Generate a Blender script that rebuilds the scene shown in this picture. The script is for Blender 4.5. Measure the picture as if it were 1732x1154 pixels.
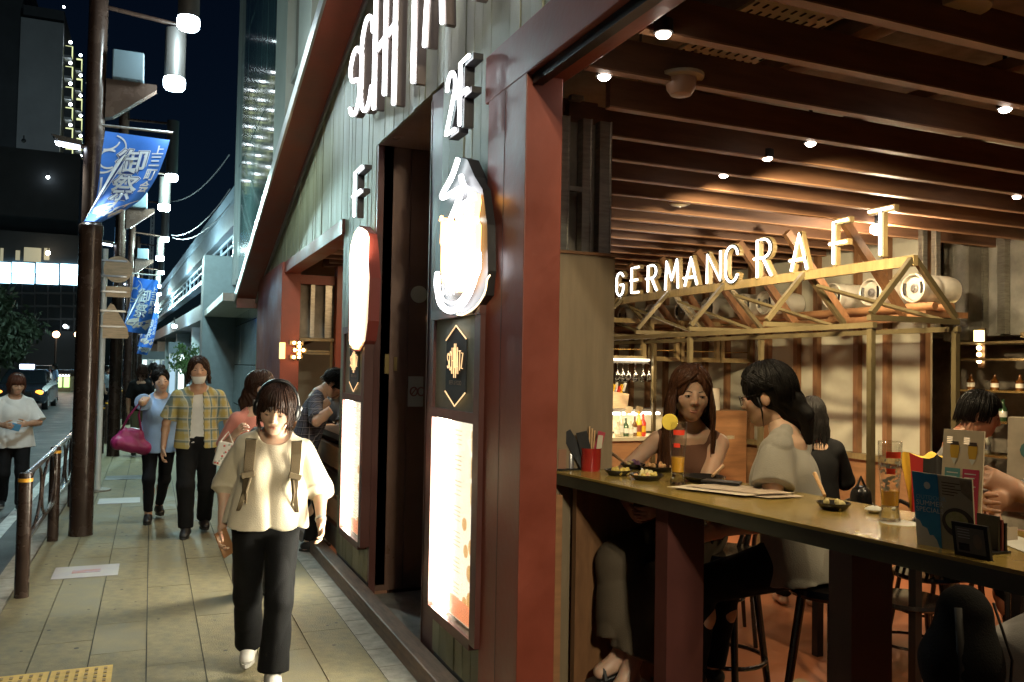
import bpy, math, random
import numpy as np
from mathutils import Vector, Matrix, Euler
import openvdb as vdb

for _o in list(bpy.data.objects):
    bpy.data.objects.remove(_o)
SC = bpy.context.scene
COL = SC.collection
R = math.radians
PI = math.pi

# ------------------------------------------------------------------ camera
H = 1.65
CX = Vector((0.91977462, -0.39202915, 0.01810501))     # image right
CD = Vector((0.02953149, 0.02313615, -0.99929606))     # image down
CF = Vector((0.3913343, 0.91966182, 0.03285724))       # view direction
FPX = 1431.0
cam = bpy.data.cameras.new('camera')
cam.sensor_width = 36.0
cam.lens = FPX / 1732 * 36.0
cam.clip_start = 0.05
cam.clip_end = 900
camo = bpy.data.objects.new('camera', cam)
COL.objects.link(camo)
mw = Matrix((CX, -CD, -CF)).transposed().to_4x4()
mw.translation = Vector((0, 0, H))
camo.matrix_world = mw
SC.camera = camo

# ------------------------------------------------------------------ world: night sky
W_ = bpy.data.worlds.new("World")
SC.world = W_
W_.use_nodes = True
wn = W_.node_tree.nodes
wl = W_.node_tree.links
sky = wn.new('ShaderNodeTexSky')
sky.sky_type = 'NISHITA'
sky.sun_disc = False
sky.sun_elevation = R(12.0)
sky.sun_rotation = R(200)
tint = wn.new('ShaderNodeMix')                 # deep blue of the night sky, the same all round
tint.data_type = 'RGBA'
tint.blend_type = 'MULTIPLY'
tint.inputs['Factor'].default_value = 1.0
tint.inputs['B'].default_value = (0.30, 0.55, 1.0, 1)
wl.new(sky.outputs[0], tint.inputs['A'])
wl.new(tint.outputs['Result'], wn['Background'].inputs[0])
wn['Background'].inputs[1].default_value = 0.0009

vs_ = SC.view_settings
vs_.view_transform = 'Standard'
vs_.look = 'None'
vs_.exposure = 1.2
vs_.gamma = 1.0
vs_.use_curve_mapping = False
try:
    SC.cycles.use_denoising = True
    SC.cycles.max_bounces = 12
    SC.cycles.diffuse_bounces = 3
    SC.cycles.glossy_bounces = 3
    SC.cycles.transmission_bounces = 12
    SC.cycles.transparent_max_bounces = 8
    SC.cycles.sample_clamp_indirect = 4.0
    SC.cycles.caustics_reflective = False
    SC.cycles.caustics_refractive = False
except Exception:
    pass


def lamp(name, kind, loc, power, color, target=None, size=0.05, spot=None, blend=0.6, sy=None):
    l = bpy.data.lights.new(name, kind)
    l.energy = power
    l.color = color
    if kind == 'AREA':
        l.size = size
        if sy:
            l.shape = 'RECTANGLE'
            l.size_y = sy
    else:
        l.shadow_soft_size = size
    if kind == 'SPOT':
        l.spot_size = R(spot)
        l.spot_blend = blend
    o = bpy.data.objects.new(name, l)
    COL.objects.link(o)
    o.location = loc
    if target is not None:
        d = Vector(target) - Vector(loc)
        o.rotation_euler = d.to_track_quat('-Z', 'Y').to_euler()
    return o


# ------------------------------------------------------------------ helpers
def at(x, y, X=None, Y=None, Z=None, d=None):
    """3D point seen at photo pixel (x, y) on the plane X=, Y= or Z= (or at depth d)."""
    r = CX * ((x - 866.0) / FPX) + CD * ((y - 577.0) / FPX) + CF
    if X is not None:
        t = X / r.x
    elif Y is not None:
        t = Y / r.y
    elif Z is not None:
        t = (Z - H) / r.z
    else:
        t = d
    return Vector((r.x * t, r.y * t, H + r.z * t))


def tag(o, label=None, cat=None, group=None, kind=None):
    if label:
        o['label'] = label
    if cat:
        o['category'] = cat
    if group:
        o['group'] = group
    if kind:
        o['kind'] = kind
    return o


def link(o, parent=None):
    COL.objects.link(o)
    if parent is not None:
        o.parent = parent
    return o


def thing(name, label, cat, loc=(0, 0, 0), rz=0.0, group=None):
    o = bpy.data.objects.new(name, None)
    o.empty_display_size = 0.1
    o.location = loc
    o.rotation_euler = (0, 0, rz)
    COL.objects.link(o)
    return tag(o, label, cat, group)


def kids(o):
    return [c for c in bpy.data.objects if c.parent == o]


def clone(root, loc, rz=None, label=None, group=None, scale=None):
    r = root.copy()
    COL.objects.link(r)
    r.location = loc
    if rz is not None:
        r.rotation_euler = (0, 0, rz)
    if scale is not None:
        r.scale = scale
    if label:
        r['label'] = label
    if group:
        r['group'] = group
    for c in kids(root):
        k = c.copy()
        COL.objects.link(k)
        k.parent = r
        for g in kids(c):
            q = g.copy()
            COL.objects.link(q)
            q.parent = k
    return r


class MB:
    """collects shapes, build() links them as ONE mesh object"""

    def __init__(s):
        s.v = []
        s.f = []
        s.mi = []
        s.cur = 0

    def add(s, vs, fs):
        n = len(s.v)
        s.v += [tuple(p) for p in vs]
        s.f += [tuple(i + n for i in q) for q in fs]
        s.mi += [s.cur] * len(fs)
        return s

    def box(s, c, size, rot=None):
        hx, hy, hz = size[0] / 2, size[1] / 2, size[2] / 2
        vs = [Vector((x * hx, y * hy, z * hz)) for x in (-1, 1) for y in (-1, 1) for z in (-1, 1)]
        if rot is not None:
            m = rot if isinstance(rot, Matrix) else Euler(rot).to_matrix()
            vs = [m @ v for v in vs]
        c = Vector(c)
        return s.add([v + c for v in vs], [(0, 1, 3, 2), (4, 6, 7, 5), (0, 4, 5, 1), (2, 3, 7, 6), (0, 2, 6, 4), (1, 5, 7, 3)])

    def span(s, a, b):
        return s.box([(a[i] + b[i]) / 2 for i in range(3)], [abs(b[i] - a[i]) for i in range(3)])

    def bar(s, a, b, w, h, up=(0, 0, 1)):
        a = Vector(a)
        b = Vector(b)
        d = (b - a)
        L = d.length
        z = d.normalized()
        x = z.cross(Vector(up))
        if x.length < 1e-4:
            x = z.cross(Vector((0, 1, 0)))
        x.normalize()
        y = x.cross(z)
        m = Matrix((x, y, z)).transposed()
        return s.box((a + b) / 2, (w, h, L), m)

    def tube(s, pts, r, seg=8, closed=False, caps=True, flat=1.0):
        pts = [Vector(p) for p in pts]
        n = len(pts)
        rr = r if isinstance(r, (list, tuple)) else [r] * n
        vs = []
        prev = None
        for i in range(n):
            if closed:
                t = pts[(i + 1) % n] - pts[i - 1]
            else:
                t = pts[min(i + 1, n - 1)] - pts[max(i - 1, 0)]
            t.normalize()
            if prev is None:
                u = t.cross(Vector((0, 0, 1)))
                if u.length < 0.05:
                    u = t.cross(Vector((1, 0, 0)))
            else:
                u = prev - t * prev.dot(t)
            u.normalize()
            prev = u
            w = t.cross(u)
            for k in range(seg):
                a = 2 * PI * k / seg
                vs.append(pts[i] + (u * math.cos(a) + w * math.sin(a) * flat) * rr[i])
        fs = []
        for i in range(n if closed else n - 1):
            j = (i + 1) % n
            for k in range(seg):
                l = (k + 1) % seg
                fs.append((i * seg + k, i * seg + l, j * seg + l, j * seg + k))
        if not closed and caps:
            fs.append(tuple(range(seg - 1, -1, -1)))
            fs.append(tuple((n - 1) * seg + k for k in range(seg)))
        return s.add(vs, fs)

    def lathe(s, prof, seg=20, c=(0, 0, 0), m=None, arc=2 * PI):
        """prof: list of (radius, height); axis z, moved by matrix m and centre c"""
        c = Vector(c)
        vs = []
        full = abs(arc - 2 * PI) < 1e-6
        ns = seg if full else seg + 1
        for (r_, z) in prof:
            for k in range(ns):
                a = arc * k / seg
                p = Vector((r_ * math.cos(a), r_ * math.sin(a), z))
                if m is not None:
                    p = m @ p
                vs.append(p + c)
        fs = []
        for i in range(len(prof) - 1):
            for k in range(seg):
                l = (k + 1) % ns
                fs.append((i * ns + k, i * ns + l, (i + 1) * ns + l, (i + 1) * ns + k))
        if full:
            if prof[0][0] > 1e-5:
                fs.append(tuple(range(ns - 1, -1, -1)))
            if prof[-1][0] > 1e-5:
                fs.append(tuple((len(prof) - 1) * ns + k for k in range(ns)))
        return s.add(vs, fs)

    def cyl(s, a, b, r, seg=16, r2=None):
        return s.tube([a, b], [r, r if r2 is None else r2], seg)

    def prism(s, poly, o, u, v, depth):
        """2-D outline poly in axes u, v from origin o, extruded by vector depth"""
        o = Vector(o)
        u = Vector(u)
        v = Vector(v)
        dp = Vector(depth)
        n = len(poly)
        a = [o + u * p[0] + v * p[1] for p in poly]
        b = [p + dp for p in a]
        fs = [tuple(range(n)), tuple(range(2 * n - 1, n - 1, -1))]
        for i in range(n):
            j = (i + 1) % n
            fs.append((i, n + i, n + j, j))
        return s.add(a + b, fs)

    def ball(s, c, r, seg=12, rings=8, m=None):
        rx, ry, rz = r if isinstance(r, (list, tuple)) else (r, r, r)
        c = Vector(c)
        vs = []
        for i in range(rings + 1):
            t = PI * i / rings
            for k in range(seg):
                a = 2 * PI * k / seg
                p = Vector((rx * math.sin(t) * math.cos(a), ry * math.sin(t) * math.sin(a), rz * math.cos(t)))
                if m is not None:
                    p = m @ p
                vs.append(p + c)
        fs = []
        for i in range(rings):
            for k in range(seg):
                l = (k + 1) % seg
                fs.append((i * seg + k, (i + 1) * seg + k, (i + 1) * seg + l, i * seg + l))
        return s.add(vs, fs)

    def grid(s, fn, nu, nv):
        vs = [fn(i / nu, j / nv) for j in range(nv + 1) for i in range(nu + 1)]
        fs = [(j * (nu + 1) + i, j * (nu + 1) + i + 1, (j + 1) * (nu + 1) + i + 1, (j + 1) * (nu + 1) + i)
              for j in range(nv) for i in range(nu)]
        return s.add(vs, fs)

    def mesh(s, name, mats, smooth=False):
        me = bpy.data.meshes.new(name)
        me.from_pydata(s.v, [], s.f)
        for m in (mats if isinstance(mats, (list, tuple)) else [mats]):
            me.materials.append(m)
        if isinstance(mats, (list, tuple)) and len(mats) > 1:
            me.polygons.foreach_set('material_index', s.mi)
        me.validate()
        import bmesh
        bm = bmesh.new()
        bm.from_mesh(me)
        bmesh.ops.remove_doubles(bm, verts=bm.verts, dist=1e-6)
        bmesh.ops.recalc_face_normals(bm, faces=bm.faces)
        bm.to_mesh(me)
        bm.free()
        if smooth:
            me.polygons.foreach_set('use_smooth', [True] * len(me.polygons))
            if smooth != 'full':
                me.set_sharp_from_angle(angle=R(40))
        return me

    def build(s, name, mats, parent=None, smooth=False, bevel=0.0, loc=None):
        o = bpy.data.objects.new(name, s.mesh(name, mats, smooth))
        link(o, parent)
        if loc is not None:
            o.location = loc
        if bevel:
            b = o.modifiers.new('bevel', 'BEVEL')
            b.width = bevel
            b.segments = 2
            b.limit_method = 'ANGLE'
        return o


def struct(o):
    o['kind'] = 'structure'
    return o


# ------------------------------------------------------------------ materials
def mat(name, col, rough=0.6, metal=0.0, var=0.0, vscale=6.0, bump=0.0, bscale=60.0, spec=0.5, stretch=None, alpha=None,
        col2=None, rvar=0.0, coat=0.0, detail=4.0, sheen=0.0, sss=0.0):
    m = bpy.data.materials.new(name)
    m.use_nodes = True
    nt = m.node_tree
    n = nt.nodes
    l = nt.links
    b = n['Principled BSDF']
    b.inputs['Base Color'].default_value = (*col, 1)
    b.inputs['Roughness'].default_value = rough
    b.inputs['Metallic'].default_value = metal
    b.inputs['Specular IOR Level'].default_value = spec
    if coat:
        b.inputs['Coat Weight'].default_value = coat
        b.inputs['Coat Roughness'].default_value = 0.1
    if sheen:
        b.inputs['Sheen Weight'].default_value = sheen
    if sss:
        b.inputs['Subsurface Weight'].default_value = sss
        b.inputs['Subsurface Radius'].default_value = (0.012, 0.005, 0.003)
        b.inputs['Subsurface Scale'].default_value = 1.0
    tc = n.new('ShaderNodeTexCoord')
    vec = tc.outputs['Object']
    if stretch:
        mp = n.new('ShaderNodeMapping')
        mp.inputs['Scale'].default_value = stretch
        l.new(vec, mp.inputs['Vector'])
        vec = mp.outputs['Vector']
    if var or col2 or rvar:
        nz = n.new('ShaderNodeTexNoise')
        nz.inputs['Scale'].default_value = vscale
        nz.inputs['Detail'].default_value = detail
        nz.inputs['Roughness'].default_value = 0.6
        l.new(vec, nz.inputs['Vector'])
        rp = n.new('ShaderNodeValToRGB')
        rp.color_ramp.elements[0].position = 0.32
        rp.color_ramp.elements[1].position = 0.68
        c2 = col2 if col2 else tuple(min(1, c * (1 + var)) for c in col)
        c1 = col if col2 else tuple(max(0, c * (1 - var)) for c in col)
        rp.color_ramp.elements[0].color = (*c1, 1)
        rp.color_ramp.elements[1].color = (*c2, 1)
        l.new(nz.outputs['Fac'], rp.inputs['Fac'])
        if var or col2:
            l.new(rp.outputs['Color'], b.inputs['Base Color'])
        if rvar:
            mr = n.new('ShaderNodeMapRange')
            mr.inputs['From Min'].default_value = 0.3
            mr.inputs['From Max'].default_value = 0.7
            mr.inputs['To Min'].default_value = max(0.02, rough - rvar)
            mr.inputs['To Max'].default_value = min(1, rough + rvar)
            l.new(nz.outputs['Fac'], mr.inputs['Value'])
            l.new(mr.outputs['Result'], b.inputs['Roughness'])
    if bump:
        nb = n.new('ShaderNodeTexNoise')
        nb.inputs['Scale'].default_value = bscale
        nb.inputs['Detail'].default_value = 5
        l.new(vec, nb.inputs['Vector'])
        bp = n.new('ShaderNodeBump')
        bp.inputs['Strength'].default_value = bump
        bp.inputs['Distance'].default_value = 0.01
        l.new(nb.outputs['Fac'], bp.inputs['Height'])
        l.new(bp.outputs['Normal'], b.inputs['Normal'])
    if alpha is not None:
        b.inputs['Alpha'].default_value = alpha
    return m


def emit(name, col, strength):
    m = bpy.data.materials.new(name)
    m.use_nodes = True
    b = m.node_tree.nodes['Principled BSDF']
    b.inputs['Base Color'].default_value = (*[min(1, c) * 0.8 for c in col], 1)
    b.inputs['Emission Color'].default_value = (*col, 1)
    b.inputs['Emission Strength'].default_value = strength
    return m


def glass(name, col=(1, 1, 1), rough=0.0, ior=1.45):
    m = bpy.data.materials.new(name)
    m.use_nodes = True
    b = m.node_tree.nodes['Principled BSDF']
    b.inputs['Base Color'].default_value = (*col, 1)
    b.inputs['Roughness'].default_value = rough
    b.inputs['Transmission Weight'].default_value = 1.0
    b.inputs['IOR'].default_value = ior
    return m


def thin_glass(name, col=(0.97, 0.97, 0.95), base=0.05):
    m = bpy.data.materials.new(name)
    m.use_nodes = True
    nt = m.node_tree
    nt.nodes.remove(nt.nodes['Principled BSDF'])
    tr = nt.nodes.new('ShaderNodeBsdfTransparent')
    tr.inputs[0].default_value = (*col, 1)
    gl = nt.nodes.new('ShaderNodeBsdfGlossy')
    gl.inputs['Roughness'].default_value = 0.04
    lw = nt.nodes.new('ShaderNodeLayerWeight')
    lw.inputs[0].default_value = 0.35
    mr = nt.nodes.new('ShaderNodeMapRange')
    mr.inputs['To Min'].default_value = base
    mr.inputs['To Max'].default_value = 0.65
    mx = nt.nodes.new('ShaderNodeMixShader')
    nt.links.new(lw.outputs['Facing'], mr.inputs['Value'])
    nt.links.new(mr.outputs['Result'], mx.inputs[0])
    nt.links.new(tr.outputs[0], mx.inputs[1])
    nt.links.new(gl.outputs[0], mx.inputs[2])
    nt.links.new(mx.outputs[0], nt.nodes['Material Output'].inputs[0])
    return m

# ------------------------------------------------------------------ people: smooth distance fields -> one continuous mesh
def V(*a):
    return np.array(a, dtype=np.float64)


def nrm(v):
    v = np.asarray(v, dtype=np.float64)
    return v / max(1e-9, np.linalg.norm(v))


class Field:
    def __init__(s, lo, hi, vs):
        s.lo = np.array(lo, float)
        s.vs = vs
        s.n = np.ceil((np.array(hi, float) - s.lo) / vs).astype(int) + 1
        s.D = np.full(tuple(s.n), 0.1, np.float32)
        s.ax = [(s.lo[i] + vs * np.arange(s.n[i])).astype(np.float32) for i in range(3)]

    def reg(s, lo, hi):
        a = np.clip(np.floor((np.array(lo) - s.lo) / s.vs).astype(int), 0, s.n)
        b = np.clip(np.ceil((np.array(hi) - s.lo) / s.vs).astype(int) + 1, 0, s.n)
        if np.any(b <= a):
            return None
        sl = tuple(slice(a[i], b[i]) for i in range(3))
        return sl, s.ax[0][sl[0]][:, None, None], s.ax[1][sl[1]][None, :, None], s.ax[2][sl[2]][None, None, :]

    def put(s, sl, d, k):
        o = s.D[sl]
        if k > 0:
            h = np.clip(0.5 + 0.5 * (o - d) / k, 0, 1)
            s.D[sl] = o * (1 - h) + d * h - k * h * (1 - h)
        else:
            s.D[sl] = np.minimum(o, d)

    def cap(s, a, b, ra, rb, k=0.02, flat=None, clip=None):
        """round cone a->b; flat=(vector, factor) widens it along the vector; clip=[(point, normal)] cuts it before joining"""
        a = np.asarray(a, float)
        b = np.asarray(b, float)
        m = max(ra, rb) * (flat[1] if flat else 1) + 0.05
        g = s.reg(np.minimum(a, b) - m, np.maximum(a, b) + m)
        if g is None:
            return s
        sl, x, y, z = g
        px, py, pz = x - a[0], y - a[1], z - a[2]
        d = b - a
        if flat:
            u = nrm(flat[0])
            f = 1 - 1 / flat[1]
            t = (px * u[0] + py * u[1] + pz * u[2]) * f
            px, py, pz = px - u[0] * t, py - u[1] * t, pz - u[2] * t
            d = d - u * (d.dot(u) * f)
        L = max(1e-9, d.dot(d))
        t = np.clip((px * d[0] + py * d[1] + pz * d[2]) / L, 0, 1)
        q = np.sqrt((px - d[0] * t) ** 2 + (py - d[1] * t) ** 2 + (pz - d[2] * t) ** 2) - (ra + (rb - ra) * t)
        if clip:
            for (cp, cn) in clip:
                cn = nrm(cn)
                q = np.maximum(q, (x - cp[0]) * cn[0] + (y - cp[1]) * cn[1] + (z - cp[2]) * cn[2])
        s.put(sl, q.astype(np.float32), k)
        return s

    def _ell(s, c, r, M):
        c = np.asarray(c, float)
        m = max(r) + 0.05
        g = s.reg(c - m, c + m)
        if g is None:
            return None
        sl, x, y, z = g
        x, y, z = x - c[0], y - c[1], z - c[2]
        if M is not None:
            x, y, z = (x * M[0, 0] + y * M[1, 0] + z * M[2, 0], x * M[0, 1] + y * M[1, 1] + z * M[2, 1], x * M[0, 2] + y * M[1, 2] + z * M[2, 2])
        k0 = np.sqrt((x / r[0]) ** 2 + (y / r[1]) ** 2 + (z / r[2]) ** 2)
        k1 = np.sqrt((x / r[0] ** 2) ** 2 + (y / r[1] ** 2) ** 2 + (z / r[2] ** 2) ** 2) + 1e-6
        return sl, (k0 * (k0 - 1) / k1).astype(np.float32)

    def ell(s, c, r, M=None, k=0.02):
        g = s._ell(c, r, M)
        if g:
            s.put(g[0], g[1], k)
        return s

    def sub(s, c, r, M=None, k=0.01):
        g = s._ell(c, r, M)
        if g:
            sl, d = g
            o = s.D[sl]
            h = np.clip(0.5 - 0.5 * (o + d) / k, 0, 1)
            s.D[sl] = o * (1 - h) + (-d) * h + k * h * (1 - h)
        return s

    def clip(s, p, n):
        n = nrm(n)
        x, y, z = s.ax[0][:, None, None], s.ax[1][None, :, None], s.ax[2][None, None, :]
        s.D = np.maximum(s.D, ((x - p[0]) * n[0] + (y - p[1]) * n[1] + (z - p[2]) * n[2]).astype(np.float32))
        return s

    def fold(s, fn):
        x, y, z = s.ax[0][:, None, None], s.ax[1][None, :, None], s.ax[2][None, None, :]
        s.D = s.D + fn(x, y, z).astype(np.float32)
        return s

    def data(s):
        g = vdb.FloatGrid(0.1)
        g.copyFromArray(s.D)
        g.transform = vdb.createLinearTransform(voxelSize=s.vs)
        pts, quads = g.convertToQuads(0.0)
        return np.asarray(pts, float) + s.lo, np.asarray(quads)


def field_mesh(name, parts, m, parent, flip=True):
    vs, fs, n = [], [], 0
    for (p, q) in parts:
        vs.append(p)
        fs.append(q + n)
        n += len(p)
    vs = np.concatenate(vs)
    fs = np.concatenate(fs)
    if flip:
        fs = fs[:, ::-1]
    me = bpy.data.meshes.new(name)
    me.vertices.add(len(vs))
    me.vertices.foreach_set('co', vs.astype(np.float32).ravel())
    me.loops.add(fs.size)
    me.loops.foreach_set('vertex_index', fs.astype(np.int32).ravel())
    me.polygons.add(len(fs))
    me.polygons.foreach_set('loop_start', np.arange(0, fs.size, 4, dtype=np.int32))
    me.polygons.foreach_set('use_smooth', np.ones(len(fs), dtype=bool))
    me.update(calc_edges=True)
    me.validate()
    me.materials.append(m)
    o = bpy.data.objects.new(name, me)
    link(o, parent)
    return o


def wob(seed, k, amp, zs=0.5):
    """soft random cloth folds"""
    rg = random.Random(seed)
    w = [(rg.uniform(-1, 1) * k, rg.uniform(-1, 1) * k, rg.uniform(-1, 1) * k * zs, rg.uniform(0, 6.28)) for _ in range(7)]
    w2 = [(rg.uniform(-1, 1) * k * 2.1, rg.uniform(-1, 1) * k * 2.1, rg.uniform(-1, 1) * k * 2.1 * zs, rg.uniform(0, 6.28)) for _ in range(6)]

    def fn(x, y, z):
        a = 0
        for (p, q, r_, f) in w:
            a = a + np.sin(x * p + y * q + z * r_ + f)
        b = 0
        for (p, q, r_, f) in w2:
            b = b + np.sin(x * p + y * q + z * r_ + f + a * 0.5)
        return amp * (1 - np.abs(np.tanh(a * 0.6)) * 1.6) + amp * 0.35 * b / 3
    return fn


def ik(a, t, l1, l2, pole):
    d = t - a
    L = min(np.linalg.norm(d), 0.9995 * (l1 + l2))
    u = nrm(d)
    x = (l1 * l1 - l2 * l2 + L * L) / (2 * L)
    hh = math.sqrt(max(0, l1 * l1 - x * x))
    p = np.asarray(pole, float) - u * np.dot(pole, u)
    p = nrm(p)
    return a + u * x + p * hh, a + u * L


def rotz(a):
    c, s = math.cos(a), math.sin(a)
    return np.array([[c, -s, 0], [s, c, 0], [0, 0, 1.0]])


def rotx(a):
    c, s = math.cos(a), math.sin(a)
    return np.array([[1.0, 0, 0], [0, c, -s], [0, s, c]])


def roty(a):
    c, s = math.cos(a), math.sin(a)
    return np.array([[c, 0, s], [0, 1.0, 0], [-s, 0, c]])


class Skel:
    """local frame: +X is the figure's right, +Y where it faces, +Z up"""

    def __init__(k, h=1.65, female=True, pelvis=None, pitch=0, roll=0, twist=0, head=(0, 0, 0), handL=None, handR=None, poleL=(-0.6, -1, -0.4),
                 poleR=(0.6, -1, -0.4), footL=None, footR=None, kneeL=(-0.1, 1, 0.1), kneeR=(0.1, 1, 0.1), toeL=(-0.12, 1, 0), toeR=(0.12, 1, 0), slim=1.0,
                 curl=0.5, hs=1.0, palmL=None, palmR=None, neckf=0.02):
        S = h / 1.65
        k.S, k.h, k.female, k.slim = S, h, female, slim
        P = V(0, 0, 0.885 * S) if pelvis is None else V(*pelvis)
        k.P = P
        M = rotz(R(twist)) @ rotx(R(-pitch)) @ roty(R(roll))      # pitch > 0 leans forward
        k.T = M
        k.r, k.f, k.u = M[:, 0], M[:, 1], M[:, 2]
        L = lambda x, y, z: P + M @ (V(x, y, z) * S)
        k.L = L
        sw = 0.152 if female else 0.182
        k.waist = L(0, 0, 0.13)
        k.chest = L(0, 0.005, 0.31)
        k.neck = L(0, -0.012, 0.475)
        k.sh = {-1: L(-sw, -0.01, 0.412), 1: L(sw, -0.01, 0.412)}
        hm = M @ rotz(R(head[0])) @ rotx(R(-head[1])) @ roty(R(head[2]))
        k.HR = hm
        k.hs = hs * S
        k.headc = k.neck + M @ (V(0, neckf, 0.05) * S) + hm @ (V(0, 0.022, 0.118) * k.hs)
        hw = 0.088
        hip = {-1: P + rotz(R(twist * 0.4)) @ V(-hw * S, 0, -0.03 * S), 1: P + rotz(R(twist * 0.4)) @ V(hw * S, 0, -0.03 * S)}
        k.hip = hip
        k.knee, k.ank, k.toe = {}, {}, {}
        for sd, ft, kp, tp in ((-1, footL, kneeL, toeL), (1, footR, kneeR, toeR)):
            t = V(sd * 0.095 * S, 0, 0.08 * S) if ft is None else V(*ft)
            k.knee[sd], k.ank[sd] = ik(hip[sd], t, 0.405 * S, 0.39 * S, V(*kp))
            k.toe[sd] = nrm(tp)
        k.elb, k.wri, k.hdir, k.palm = {}, {}, {}, {}
        for sd, ht, ep, pm in ((-1, handL, poleL, palmL), (1, handR, poleR, palmR)):
            t = k.sh[sd] + M @ (V(sd * 0.06, 0.03, -0.50) * S) if ht is None else V(*ht)
            k.elb[sd], k.wri[sd] = ik(k.sh[sd], t, 0.275 * S, 0.24 * S, M @ V(*ep))
            k.hdir[sd] = nrm(k.wri[sd] - k.elb[sd])
            k.palm[sd] = nrm(M @ V(-sd, 0.1, 0)) if pm is None else nrm(V(*pm))
        k.curl = {-1: curl, 1: curl} if not isinstance(curl, (tuple, list)) else {-1: curl[0], 1: curl[1]}

    def hp(k, x, y, z):
        return k.headc + k.HR @ (V(x, y, z) * k.hs)

    def bounds(k, m=0.16):
        pts = [k.P, k.neck, k.headc] + [d[s] for d in (k.sh, k.elb, k.wri, k.hip, k.knee, k.ank) for s in (-1, 1)] + [k.ank[s] + k.toe[s] * 0.2 for s in (-1, 1)] + \
              [k.wri[s] + k.hdir[s] * 0.12 for s in (-1, 1)]
        a = np.array(pts)
        lo, hi = a.min(0) - m, a.max(0) + m
        lo[2] = max(lo[2], -0.03 + min(0, a[:, 2].min()))
        return lo, hi


def put_hand(F, w, d, pn, thumb, curl, S):
    """palm, four unequal bent fingers, thumb leaving the side of the palm near its base"""
    d = nrm(d)
    pn = nrm(pn - d * np.dot(pn, d))
    th = nrm(np.cross(d, pn))
    if np.dot(th, thumb) < 0:
        th = -th
    kn = w + d * 0.088 * S
    F.cap(w + d * 0.01 * S, kn - d * 0.012 * S, 0.0165 * S, 0.0165 * S, 0.015, (th, 2.2))
    for i, (off, ln) in enumerate(((0.029, 0.070), (0.010, 0.080), (-0.009, 0.074), (-0.027, 0.058))):
        p = kn + th * off * S - d * (0.004 * abs(i - 1)) * S
        a = 0.25 * curl + 0.1
        for j, fr in enumerate((0.46, 0.30, 0.24)):
            dd = d * math.cos(a) + pn * math.sin(a) + th * (0.06 * (1.3 - i))
            q = p + nrm(dd) * ln * fr * S
            F.cap(p, q, (0.0092 - 0.0009 * j) * S, (0.0085 - 0.0009 * j) * S, 0.004)
            p = q
            a += curl * (0.9 if j == 0 else 0.8)
    p = w + d * 0.022 * S + th * 0.024 * S
    for j, ln in enumerate((0.042, 0.032, 0.026)):
        dd = nrm(d * (0.75 + 0.15 * j) + th * (0.65 - 0.25 * j) + pn * (0.25 + 0.25 * curl))
        q = p + dd * ln * S
        F.cap(p, q, (0.0135 - 0.002 * j) * S, (0.0118 - 0.0018 * j) * S, 0.008)
        p = q


def put_head(F, k, fine=True):
    s = k.hs
    M = k.HR
    hp = k.hp

    def E(c, r, kk=0.02):
        F.ell(hp(*c), tuple(q * s for q in r), M, kk * s)
    fem = k.female
    E((0, -0.014, 0.028), (0.072, 0.090, 0.088))
    E((0, 0.022, -0.028), (0.055 if fem else 0.060, 0.066, 0.078), 0.025)
    E((0, 0.048, -0.084), (0.024 if fem else 0.032, 0.028, 0.024), 0.03)
    F.cap(hp(-0.041, 0.012, -0.056), hp(-0.012, 0.052, -0.088), 0.015 * s, 0.014 * s, 0.025 * s)
    F.cap(hp(0.041, 0.012, -0.056), hp(0.012, 0.052, -0.088), 0.015 * s, 0.014 * s, 0.025 * s)
    E((0, 0.050, -0.055), (0.032, 0.020, 0.030), 0.03)
    for sd in (-1, 1):
        E((sd * 0.034, 0.055, -0.020), (0.027, 0.019, 0.026), 0.03)
        F.sub(hp(sd * 0.031, 0.098, 0.002), (0.018 * s, 0.016 * s, 0.010 * s), M, 0.012 * s)
        E((sd * 0.031, 0.070, 0.001), (0.0135, 0.0115, 0.0105), 0.004)
        E((sd * 0.074, -0.008, -0.012), (0.009, 0.018, 0.030), 0.008)
    F.cap(hp(0, 0.081, 0.012), hp(0, 0.096, -0.024), 0.0075 * s, 0.0105 * s, 0.012 * s)
    F.cap(hp(-0.011, 0.088, -0.030), hp(0.011, 0.088, -0.030), 0.008 * s, 0.008 * s, 0.007 * s)
    F.cap(hp(-0.016, 0.0745, -0.057), hp(0.016, 0.0745, -0.057), 0.0068 * s, 0.0068 * s, 0.012 * s, (M[:, 0], 1.2))
    F.cap(hp(-0.014, 0.0735, -0.067), hp(0.014, 0.0735, -0.067), 0.0072 * s, 0.0072 * s, 0.012 * s)


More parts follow.
